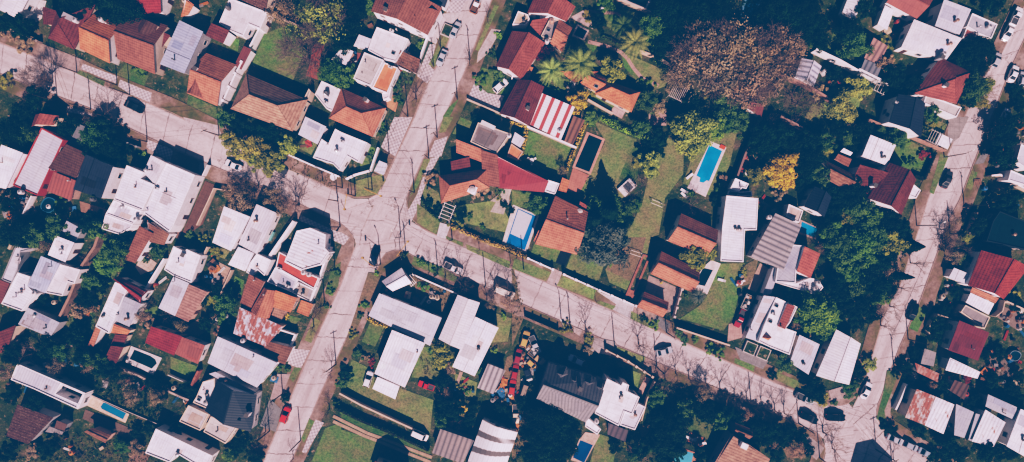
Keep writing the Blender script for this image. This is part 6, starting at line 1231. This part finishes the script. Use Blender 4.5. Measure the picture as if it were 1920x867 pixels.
rig('grey hand cart in the scrap yard corner', 'D3 150,20', 'P 0,0 75,65', (3.0, 1.7, .6), (.3, .26, .22), 'car_trailer', 'trailer', True)
# ------------------------------------------------------------------ street poles
def pole_proto(kind):
    h = 7.4 if kind != 'lamp' else 6.9; root = empty('utility_pole' if kind != 'lamp' else 'street_lamp', (0, 0, 0))
    m = MB(); m.tube((0, 0, 0), (0, 0, h), .15, .1, 8); m.build('pole', 'wood' if kind != 'lamp' else 'steel', (.10, .075, .065) if kind != 'lamp' else (.2, .2, .21), root)
    if kind == 'cross':
        m = MB(); m.box((0, 0, h - .35), (1.7, .1, .12)); ca = m.build('crossarm', 'wood', (.1, .08, .07), root)
        for x in (-.75, -.25, .25, .75): m = MB(); m.tube((x, 0, h - .29), (x, 0, h - .1), .05, .04, 7); m.build('insulator', 'plain', (.5, .48, .45), ca)
    if kind == 'lamp':
        m = MB(); m.tube((0, 0, h - .15), (1.5, 0, h + .15), .06, .05, 6); a = m.build('arm', 'steel', (.25, .25, .26), root)
        m = MB(); m.box((1.75, 0, h + .15), (.6, .26, .14)); m.build('lamp_head', 'plain', (.7, .68, .64), a)
    return root
PP = {k: pole_proto(k) for k in ('cross', 'plain', 'lamp')}; UP = set()
POLES = []
def pole(kind, s, rz=.43, sc_=1.0, z=.1):
    if kind in UP: o = copy_tree(PP[kind])
    else: o = PP[kind]; UP.add(kind)
    p = pts(s)[0]; l = W(p); l.z = 0; o.location = l; o.rotation_euler = (0, 0, rz); o.scale = (1, 1, sc_)
    nm = {'cross': 'wooden pole with crossarm', 'plain': 'thin dark utility pole', 'lamp': 'pale headed street lamp'}[kind]
    tag(o, where(p, nm), 'pole' if kind != 'lamp' else 'street lamp', 'utility poles along the streets' if kind != 'lamp' else 'street lamps'); POLES.append(o); return o
for e in '''plain A0 425,752|plain A0 672,812|cross A0 572,538|plain A0 868,632|plain A0 962,702|plain B0 1090,182|cross B1 360,136|cross B1 1253,812|plain A2 735,357|cross A2 682,492|cross A2 858,737|plain A2 493,867|cross B2 355,272|cross B2 540,557|plain B2 230,537|plain B2 106,582|plain B2 10,522|cross B2 648,306|cross B2 710,152
lamp C2 290,262|cross C2 478,192|cross C2 715,332|plain C2 1065,412|plain C3 85,287|lamp C3 365,687|cross C3 430,717|plain C3 757,864|plain C3 1140,762|plain D1 742,632|cross D1 842,352|plain D1 975,702|cross D1 1240,132|plain D3 1083,152|plain D4 513,442|cross D4 868,572|plain D4 1024,832|cross D5 170,772|plain D5 287,862|cross D5 302,162|plain C5 402,812|cross B5 815,657|lamp B5 668,296|lamp B5 465,801|cross C1 1215,300|cross C1 1140,560|plain B1 1235,620|plain B5 712,862|cross A2 950,440|plain C2 820,80|lamp C2 440,60'''.replace('\n', '|').split('|'):
    k, a, b = e.split(); pole(k, a + ' ' + b, random.choice((.43, 2.0)))
def cable(pairs):
    for i, j in pairs:
        a = POLES[i]; b = POLES[j]
        for off in (-.6, .6):
            m = MB(); A = a.location + Vector((off * .4, off, 7.1)); B_ = b.location + Vector((off * .4, off, 7.1)); pr = None
            for k in range(13):
                t = k / 12; p = A.lerp(B_, t) - Vector((0, 0, 1.6 * t * (1 - t)))
                if pr is not None: m.tube(pr, p, .022, .022, 4, False)
                pr = p
            o = m.build('power_cable', 'rubber', (.03, .03, .035)); ia, ib = i, j
            lab = 'thin black overhead power cable sagging between two street poles'; tag(o, lab, 'cable', 'overhead power cables along the streets')
cable(((2, 1), (1, 5), (5, 6), (12, 13), (13, 20), (20, 21), (21, 22), (22, 25), (25, 26), (33, 34), (34, 36), (38, 39), (11, 12), (9, 11), (13, 16), (28, 29), (40, 41), (39, 40), (26, 32)))
def signal(label, base, tip, h=4.6):
    p = W(pts(base)[0]); q = W(pts(tip)[0], h); root = empty('traffic_light', p); tag(root, label, 'traffic light', 'yellow traffic lights at the junction'); Y = (.62, .36, .08)
    m = MB(); m.tube(p, p + Vector((0, 0, h)), .1, .08, 8); m.build('pole', 'plain', Y, root, world=True)
    m = MB(); m.tube(p + Vector((0, 0, h - .1)), q, .075, .055, 7); m.build('arm', 'plain', Y, root, world=True)
    m = MB(); m.box(q - Vector((0, 0, .35)), (.38, .38, 1.0)); hd = m.build('signal_head', 'plain', (.5, .3, .05), root, world=True)
    d = (p - q); d.z = 0; d.normalize()
    for i, c in enumerate(((.5, .03, .02), (.5, .3, .02), (.02, .3, .1))):
        c0 = q - d * .19 + Vector((0, 0, -.05 - .3 * i)); m = MB(); m.tube(c0, c0 - d * .06, .11, .11, 10); m.build('lens', 'glass', c, hd)
signal('yellow traffic light arm over the upper left junction kerb', 'B2 205,540', 'B2 290,582')
signal('yellow traffic light arm over the left street mouth', 'B2 78,578', 'B2 22,680')
signal('yellow traffic light arm over the lower avenue mouth', 'C2 438,192', 'C2 490,92')
signal('yellow traffic light arm above the dark car', 'C2 266,264', 'C2 155,212')
# ------------------------------------------------------------------ garden things
def frame(label, bars, r=.06, col=WHITE, name='goal_frame', cat='goal', extra_parts=()):
    P0 = W(bars[0][0][0], 0); root = empty(name, P0); tag(root, label, cat); 
    for nm, bl in extra_parts or (('post', bars),):
        m = MB()
        for a, b in bl: m.tube(W(a[0], a[1]), W(b[0], b[1]), r, r, 6)
        m.build(nm, 'plain', col, root, world=True)
def goal(label, a, b, c, d):
    A, B, C_, D = [pts(x)[0] for x in (a, b, c, d)]; h = 1.5
    frame(label, [((A, 0), (A, h))], extra_parts=(('post', [((A, 0), (A, h))]), ('post', [((B, 0), (B, h))]), ('crossbar', [((A, h), (B, h))]), ('back_frame', [((A, h), (D, .05)), ((B, h), (C_, .05)), ((D, .05), (C_, .05)), ((A, .05), (D, .05)), ((B, .05), (C_, .05))])))
goal('white football goal on the dry lawn near the conifer', 'B3 1028,632', 'B3 1108,665', 'B3 1118,642', 'B3 1035,608')
goal('white football goal below the grey blue tree', 'C3 868,178', 'C3 958,207', 'C3 968,183', 'C3 880,155')
def table(label, s, r=.55, chairs=3, z0=.06, ring=1.0, tops=WHITE):
    p = W(pts(s)[0]); p.z = z0; root = empty('garden_table', p); tag(root, label, 'table'); m = MB(); m.tube((0, 0, .7), (0, 0, .75), r, r, 16); m.build('table_top', 'plain', tops, root); m = MB(); m.tube((0, 0, 0), (0, 0, .7), .06, .06, 7); m.tube((0, 0, 0), (0, 0, .04), .3, .28, 10); m.build('leg', 'plain', tops, root)
    for i in range(chairs):
        a = 6.283 * i / chairs + .5; c = empty('garden_chair', p + Vector((math.cos(a), math.sin(a), 0)) * (r + .4) * ring, a); tag(c, 'white garden chair pulled up to the ' + label, 'chair', 'white chairs around the ' + label)
        m = MB(); m.box((0, 0, .44), (.48, .48, .06)); m.build('seat', 'plain', tops, c); m = MB(); m.box((.23, 0, .72), (.05, .46, .5)); m.build('backrest', 'plain', tops, c)
        for x in (-.2, .2):
            for y in (-.2, .2): m = MB(); m.tube((x, y, 0), (x, y, .42), .03, .03, 5); m.build('leg', 'plain', tops, c)
table('round white table on the striped roof lawn', 'B3 145,322')
table('white table on the lawn beside the red truck', 'C4 420,395', .5, 2)
table('white stone table on the bare corner lawn', 'B1 1210,445', .85, 0)
table('round table behind the palm garden house', 'A3 450,640', .55, 4, tops=(.5, .5, .52))
table('small pale table on the orange pool patio', 'D4 85,690', .5, 2, tops=(.6, .55, .55))
def thing(name, label, cat, s, build, rz=-.43, z=0, group=None):
    p = W(pts(s)[0]); p.z = z; root = empty(name, p, rz); tag(root, label, cat, group); build(root); return root
def b_tub(root):
    m = MB(); m.box((0, 0, .35), (4.0, 2.7, .7)); m.build('platform', 'plain', (.5, .46, .46), root)
    m = MB(); m.box((1.55, 0, .78), (.8, 2.6, .14)); m.box((-1.3, 0, .78), (1.3, 2.6, .14)); m.box((.25, 1.15, .78), (1.75, .3, .14)); m.box((.25, -1.15, .78), (1.75, .3, .14)); m.build('rim', 'plain', WHITE, root)
    m = MB(); m.box((.25, 0, .74), (1.7, 1.9, .04)); m.build('basin', 'plain', (.1, .1, .12), root)
thing('garden_spa', 'white square garden spa deck on the dry lawn', 'spa', 'B3 848,520', b_tub, rz=.75)
def b_barrel(root):
    m = MB(); m.tube((0, 0, 0), (0, 0, .9), .32, .32, 12); m.build('drum', 'plain', root.get('_c', (.1, .2, .4)), root)
def lounger(root):
    m = MB(); m.box((-.2, 0, .33), (1.3, .62, .08)); m.build('seat', 'plain', WHITE, root); m = MB()
    q = [(.45, -.31, .36), (.45, .31, .36), (1.0, .31, .8), (1.0, -.31, .8)]; m.slab([Vector(x) for x in q], .07); m.build('backrest', 'plain', WHITE, root)
    for x in (-.75, .35):
        for y in (-.25, .25): m = MB(); m.tube((x, y, 0), (x, y, .3), .03, .03, 5); m.build('leg', 'plain', WHITE, root)
for s, l in (('D4 42,680', 'white sun lounger at left of the orange patio'), ('D4 140,725', 'white sun lounger at right of the orange patio'), ('A3 665,65', 'white lounger on the top garden lawn'), ('B4 45,440', 'white lounger at the left rim of the bright blue pool'), ('B4 5,545', 'white lounger below the bright blue pool'), ('B4 5,575', 'lower white lounger below the bright blue pool'), ('C4 280,375', 'white lounger on the lawn of the red truck')):
    thing('sun_lounger', l, 'sun lounger', s, lounger, rz=random.uniform(-.8, .8), z=.16 if 'orange patio' in l else .07, group='white sun loungers')
def mat_(root): m = MB(); m.box((0, 0, .09), (1.3, .9, .16)); m.build('cushion', 'plain', (.6, .1, .03), root)
thing('pool_float', 'orange float lying on the blue pool deck corner', 'float', 'B4 292,222', mat_, z=.145)
def planter(root):
    m = MB(); m.box((0, 0, .35), (2.9, 2.9, .7)); m.build('planter_box', 'wall', (.45, .42, .42), root); m = MB(); m.box((0, 0, .71), (2.5, 2.5, .05)); m.build('soil', 'ground', (.1, .08, .05), root)
thing('planter', 'square planter in front of the stepped white house', 'planter', 'D4 598,48', planter, rz=-.4); thing('planter', 'dark square planter left of the stepped house planter', 'planter', 'D4 500,10', planter, rz=-.4)
thing('planter', 'grassy street planter beside the silver sedan', 'planter', 'A2 790,235', planter, rz=-.4)
def perg(root, n=5, L_=2.8, w=3.6, col=WHITE):
    for x in (-L_ / 2, L_ / 2):
        m = MB(); m.box((0, x, 2.3), (w, .12, .16)); m.build('beam', 'plain', col, root)
        for y in (-w / 2 + .1, w / 2 - .1): m = MB(); m.tube((y, x, 0), (y, x, 2.25), .07, .07, 6); m.build('post', 'plain', col, root)
    for i in range(n): m = MB(); m.box((-w / 2 + w * (i + .5) / n, 0, 2.45), (.12, L_ + .4, .12)); m.build('slat', 'plain', col, root)
thing('pergola', 'open white pergola over the tiled drive of the terracotta house', 'pergola', 'B2 790,702', lambda r: perg(r, 5, 2.6, 4.4), rz=-1.95)
thing('pergola', 'white grid pergola beside the slate house', 'pergola', 'B5 548,160', lambda r: perg(r, 5, 2.8, 3.2, (.5, .48, .48)), rz=-.45)
thing('pergola', 'white lattice frame over the yard above the slate house', 'pergola', 'A5 155,665', lambda r: perg(r, 4, 2.4, 3.2, (.55, .53, .53)), rz=-.45)
thing('pergola', 'thin white slatted frame beside the red garden shed', 'pergola', 'A4 -50,700', lambda r: perg(r, 9, 3.4, 3.8, (.55, .5, .5)), rz=-.45)
thing('pergola', 'slatted white frame behind the small faceted roof', 'pergola', 'C2 525,375', lambda r: perg(r, 4, 2.2, 1.8), rz=.7)
def awn(root):
    m = MB(); m.box((0, 0, 2.3), (3.2, 2.7, .05)); m.build('fabric', 'flat', WHITE, root)
    for x in (-1.5, 1.5):
        for y in (-1.25, 1.25): m = MB(); m.tube((x, y, 0), (x, y, 2.28), .05, .05, 6); m.build('post', 'steel', (.5, .5, .5), root)
thing('shade_sail', 'white fabric canopy beside the white grid pergola', 'canopy', 'B5 618,190', awn, rz=-.45)
def court(root):
    m = MB()
    for y in (-.75, .75): m.box((0, y, .16), (11.5, .5, .3))
    for x in (-5.6, 4.2): m.box((x, 0, .16), (1.6 if x > 0 else .5, 1.0, .3))
    m.build('brick_kerb', 'brick', (.36, .15, .11), root); m = MB(); m.box((-.6, 0, .05), (8, .9, .08)); m.build('sand_bed', 'ground', (.2, .14, .1), root)
thing('flower_bed', 'long narrow brick edged bed on the field', 'flower bed', 'C3 925,355', court, rz=1.17 + math.pi)
def tarp(root):
    m = MB(); r = random.Random(2); g = [[(x * .8 - 1.2, y * .7 - 1.0, .25 + r.uniform(0, .35)) for x in range(4)] for y in range(4)]
    for y in range(3):
        for x in range(3): m.face([g[y][x], g[y][x + 1], g[y + 1][x + 1], g[y + 1][x]])
    m.build('sheet', 'plain', (.62, .6, .6), root)
thing('pool_cover', 'pale pool cover sheet in the green yard of the white pair', 'cover', 'C1 735,45', lambda r: (lambda m: (m.box((0, 0, .4), (1.8, 2.4, .8)), m.build('box_lid', 'plain', (.2, .42, .4), r)))(MB()), rz=-.43)
# yard clutter: individual crates, drums, boards
rc = random.Random(11)
CL = [('storage_drum', 'drum', 'plastic drum'), ('wooden_crate', 'crate', 'wooden crate'), ('stacked_boards', 'boards', 'stack of boards'), ('garden_tank', 'tank', 'water tank'), ('scrap_sheet', 'sheet', 'crumpled metal sheet')]
CC = dict(blue=(.05, .16, .3), white=(.65, .63, .63), brown=(.22, .13, .09), grey=(.3, .29, .3), orange=(.5, .2, .06), red=(.35, .06, .05), black=(.03, .03, .035), beige=(.5, .42, .34))
def clutter(s, kinds='01234'):
    p = pts(s)[0]; k = CL[int(rc.choice(kinds))]; cn = rc.choice(list(CC)); col = CC[cn]; l = W(p); l.z = .03; root = empty(k[0], l, rc.uniform(0, 3.1))
    if k[0] == 'storage_drum': m = MB(); m.tube((0, 0, 0), (0, 0, .85), .36, .34, 12); m.build('drum', 'plain', col, root); m = MB(); m.tube((0, 0, .85), (0, 0, .9), .3, .28, 12); m.build('lid', 'plain', tuple(c * .6 for c in col), root)
    elif k[0] == 'wooden_crate':
        cn = 'brown' if cn in ('black', 'orange') else cn; col = CC[cn]; x = rc.uniform(.7, 1.3); m = MB(); m.box((0, 0, .35), (x, .7, .7)); m.build('crate_box', 'wood', col, root); m = MB()
        for y in (-.22, 0, .22): m.box((0, y, .72), (x, .16, .035))
        m.build('slat', 'wood', tuple(min(1, c * 1.3) for c in col), root)
    elif k[0] == 'stacked_boards':
        for i in range(4): m = MB(); m.box((rc.uniform(-.15, .15), (i % 2) * .3 - .15, .06 + .09 * (i // 2) + .002 * i), (2.4, .26, .08)); m.build('board', 'wood', col, root)
    elif k[0] == 'garden_tank': m = MB(); m.tube((0, 0, 0), (0, 0, .9), .55, .55, 14); m.tube((0, 0, .9), (0, 0, 1.1), .5, .2, 14); m.build('tank_body', 'plain', col, root); m = MB(); m.tube((0, 0, 1.1), (0, 0, 1.17), .2, .2, 8); m.build('lid', 'plain', (.1, .1, .1), root)
    else:
        m = MB(); g = [[(x * .6 - .9, y * .5 - .7, .12 + rc.uniform(0, .3)) for x in range(4)] for y in range(4)]
        for y in range(3):
            for x in range(3): m.face([g[y][x], g[y][x + 1], g[y + 1][x + 1], g[y + 1][x]])
        m.build('sheet', 'plain', col, root)
    tag(root, where(p, cn + ' ' + k[2]), k[1], 'yard clutter')
def zone(poly, n, kinds='01234'):
    q = pts(poly); xs = [a[0] for a in q]; ys = [a[1] for a in q]; c = 0; it = 0
    while c < n and it < 500:
        it += 1; x = rc.uniform(min(xs), max(xs)); y = rc.uniform(min(ys), max(ys)); ins = False; j = len(q) - 1
        for i in range(len(q)):
            if (q[i][1] > y) != (q[j][1] > y) and x < (q[j][0] - q[i][0]) * (y - q[i][1]) / (q[j][1] - q[i][1]) + q[i][0]: ins = not ins
            j = i
        if ins: clutter('P %.1f,%.1f' % (x, y), kinds); c += 1
for z, n in (('C2 560,370 800,460 760,600 560,520', 13), ('C2 320,440 560,500 560,560 420,520', 6), ('D3 40,20 200,120 90,330 60,200', 16), ('D2 1180,240 1279,170 1279,420 1150,430', 14), ('D3 0,330 60,330 50,420 0,430', 8), ('D2 1120,340 1260,200 1270,440 1120,440', 10), ('A5 300,110 440,140 340,340 200,260', 12), ('C1 270,140 420,240 340,420 250,390', 16), ('B0 0,560 300,560 200,760 20,800', 16), ('A1 190,370 270,280 240,440 180,480', 4),
             ('C5 1070,540 1260,620 1200,720 1060,640', 9), ('D5 700,250 960,290 900,420 700,380', 8), ('D5 1000,0 1260,120 1250,260 1000,180', 10), ('B5 1040,0 1240,0 1220,160 1060,120', 8), ('C0 240,480 480,490 460,560 240,560', 8), ('B4 560,590 760,620 760,720 560,720', 9), ('A3 400,600 520,640 480,700 400,690', 4), ('C4 370,330 450,330 440,500 380,500', 5), ('A2 60,380 150,400 130,520 70,480', 5),
             ('D0 60,250 250,330 130,420', 3), ('C0 1080,300 1240,350 1200,500 1080,440', 5), ('B5 990,150 1100,180 1060,380 1010,380', 6), ('C5 600,400 660,300 700,500 600,560', 4), ('D0 1180,330 1270,330 1260,430', 3), ('A0 1120,30 1000,90 1100,120', 0), ('D5 400,40 480,30 450,110', 2), ('A1 100,0 310,0 260,70 150,90', 7), ('B1 960,180 1080,200 1050,270 960,230', 2), ('D2 880,230 1010,290 1000,360 870,330', 4), ('C1 830,360 920,400 880,460 840,440', 3), ('C0 0,20 380,20 300,180 60,140', 14), ('C0 560,640 640,520 760,240 840,160 820,320 700,640', 8), ('C1 250,480 470,440 450,640 320,720', 12), ('D1 30,300 200,330 160,420 20,420', 5), ('D0 100,20 600,60 1150,340 1100,400 500,240', 14), ('D0 150,660 500,640 1000,600 1100,800 400,840', 12), ('D3 0,330 70,330 60,760 0,760', 8), ('C5 700,560 820,560 780,640 700,640', 4), ('C5 1100,640 1260,660 1260,860 1120,840', 9), ('D5 930,20 1260,20 1260,300 960,330', 12), ('D5 380,160 470,190 440,290 360,280', 5), ('B5 1000,120 1260,60 1260,300 1120,380', 9), ('B5 900,480 1260,520 1240,680 960,680', 7), ('A5 380,0 460,100 420,140 330,90', 5), ('A4 1000,420 1260,560 1200,700 1020,600', 6), ('B4 430,280 520,200 560,400 440,420', 6), ('A1 540,0 820,0 760,120 720,100', 4), ('A2 0,20 260,170 220,260 60,240', 9), ('B0 350,560 560,640 520,760 360,740', 8), ('A0 0,180 300,310 280,370 0,250', 5), ('B0 0,0 260,20 200,180 40,190', 5), ('D1 740,250 860,180 820,260 760,300', 2), ('B5 150,640 260,660 240,760 190,720', 4)):
    if n: zone(z, n)
# loose weeds and leaf litter over the yards (uncountable)
rg = random.Random(23); random.seed(23)
def weeds(name, zones, n, col, size, h, label):
    m = MB(); m.tone = []
    for z in zones:
        q = pts(z); xs = [a[0] for a in q]; ys = [a[1] for a in q]; A = (max(xs) - min(xs)) * (max(ys) - min(ys))
        for _ in range(int(n * A)):
            x = rg.uniform(min(xs), max(xs)); y = rg.uniform(min(ys), max(ys)); ins = False; j = len(q) - 1
            for i in range(len(q)):
                if (q[i][1] > y) != (q[j][1] > y) and x < (q[j][0] - q[i][0]) * (y - q[i][1]) / (q[j][1] - q[i][1]) + q[i][0]: ins = not ins
                j = i
            if not ins: continue
            p = W((x, y)); s = rg.uniform(.3, 1)
            leafquads(m, (p.x, p.y, h * s * .5), .35 * s + .1, .35 * s + .1, h * s * .5, 9, size, rg.uniform(.15, .8))
    o = m.build(name, 'leaf', col); o['kind'] = 'stuff'; tag(o, label, 'weeds'); return o
weeds('undergrowth', ['A4 0,0 1050,0 1000,350 600,250 0,260', 'B4 430,160 560,20 1100,20 1040,500 760,500 470,450', 'C5 0,0 430,0 330,420 150,640 0,640', 'D3 60,400 180,400 540,600 460,800 400,867 0,867', 'D4 0,350 900,720 880,800 500,640 200,640 0,500', 'D0 100,0 700,100 1250,360 1200,560 640,340 130,110', 'D3 1050,300 1279,280 1279,867 1000,867', 'A0 700,0 1000,0 960,180 760,100', 'A3 950,120 1261,0 1261,500 1100,420', 'B0 420,60 880,190 900,340 620,260', 'C4 1000,40 1261,40 1261,640 1080,480'], .05, (.022, .045, .02), .16, .9, 'dense dark green undergrowth filling the shaded gardens')
weeds('weeds', ['C0 0,0 420,0 300,180 120,90', 'C0 480,680 560,500 740,180 900,100 880,300 700,720 630,840', 'C1 250,450 480,420 460,620 300,680', 'D1 0,250 200,380 100,420 0,380', 'C2 560,350 830,480 760,600', 'D2 560,0 860,60 820,250 620,200', 'B1 890,300 1240,440 1200,540 870,390', 'C3 0,180 100,600 0,800', 'D5 960,40 1270,200 1270,420 960,200', 'A4 900,620 1261,740 B4 1100,140 700,30', 'D0 140,720 1200,560 1200,867 0,867', 'D3 0,330 60,330 60,480 0,480'], .03, (.085, .085, .03), .13, .6, 'patchy olive weeds spreading over the rough yards')
# ------------------------------------------------------------------ camera and light
cam = bpy.data.cameras.new('camera'); co = bpy.data.objects.new('camera', cam); COL.objects.link(co); co.location = (0, 0, CAM_H); co.rotation_euler = (0, 0, 0)
cam.sensor_width = 36; cam.lens = 18 / (960 * S / CAM_H); cam.clip_end = 3000; cam.clip_start = .5; sc.camera = co
EL = 42; AZ = Vector((-.085, 1, 0)).normalized()   # ground direction in which the shadows fall
d = AZ * math.cos(math.radians(EL)) - Vector((0, 0, math.sin(math.radians(EL))))
sl = bpy.data.lights.new('sun', 'SUN'); sl.energy = 4.9; sl.angle = math.radians(.5); sl.color = (1.0, .93, .88); so = bpy.data.objects.new('sun', sl); COL.objects.link(so); so.rotation_euler = d.to_track_quat('-Z', 'Y').to_euler(); so.location = (0, -60, 80)
w = bpy.data.worlds.new('World'); sc.world = w; w.use_nodes = True; nt = w.node_tree; bg = nt.nodes['Background']; sk = nt.nodes.new('ShaderNodeTexSky'); sk.sky_type = 'NISHITA'; sk.sun_disc = False; sk.sun_elevation = math.radians(EL)
sk.sun_rotation = math.atan2(-AZ.x, -AZ.y); nt.links.new(sk.outputs[0], bg.inputs[0]); bg.inputs[1].default_value = .05
vs = sc.view_settings; vs.view_transform = 'Standard'; vs.look = 'None'; vs.exposure = 0; vs.gamma = 1
# faded film grade of the photograph: one global tone curve per channel
vs.use_curve_mapping = True; cmap = vs.curve_mapping
def setc(c, P):
    while len(c.points) > 2: c.points.remove(c.points[1])
    c.points[0].location = P[0]; c.points[-1].location = P[-1]
    for p in P[1:-1]: c.points.new(*p)
    for p in c.points: p.handle_type = 'AUTO_CLAMPED'
setc(cmap.curves[0], ((0, .0012), (.03, .009), (.1, .09), (.25, .345), (.45, .59), (.85, .77), (1, .81)))
setc(cmap.curves[1], ((0, .029), (.03, .038), (.1, .098), (.25, .275), (.45, .50), (.85, .72), (1, .78)))
setc(cmap.curves[2], ((0, .078), (.03, .085), (.1, .138), (.25, .30), (.45, .54), (.85, .78), (1, .84)))
cmap.update()
sc.cycles.max_bounces = 5; sc.cycles.diffuse_bounces = 2; sc.cycles.transparent_max_bounces = 4; sc.cycles.use_denoising = True
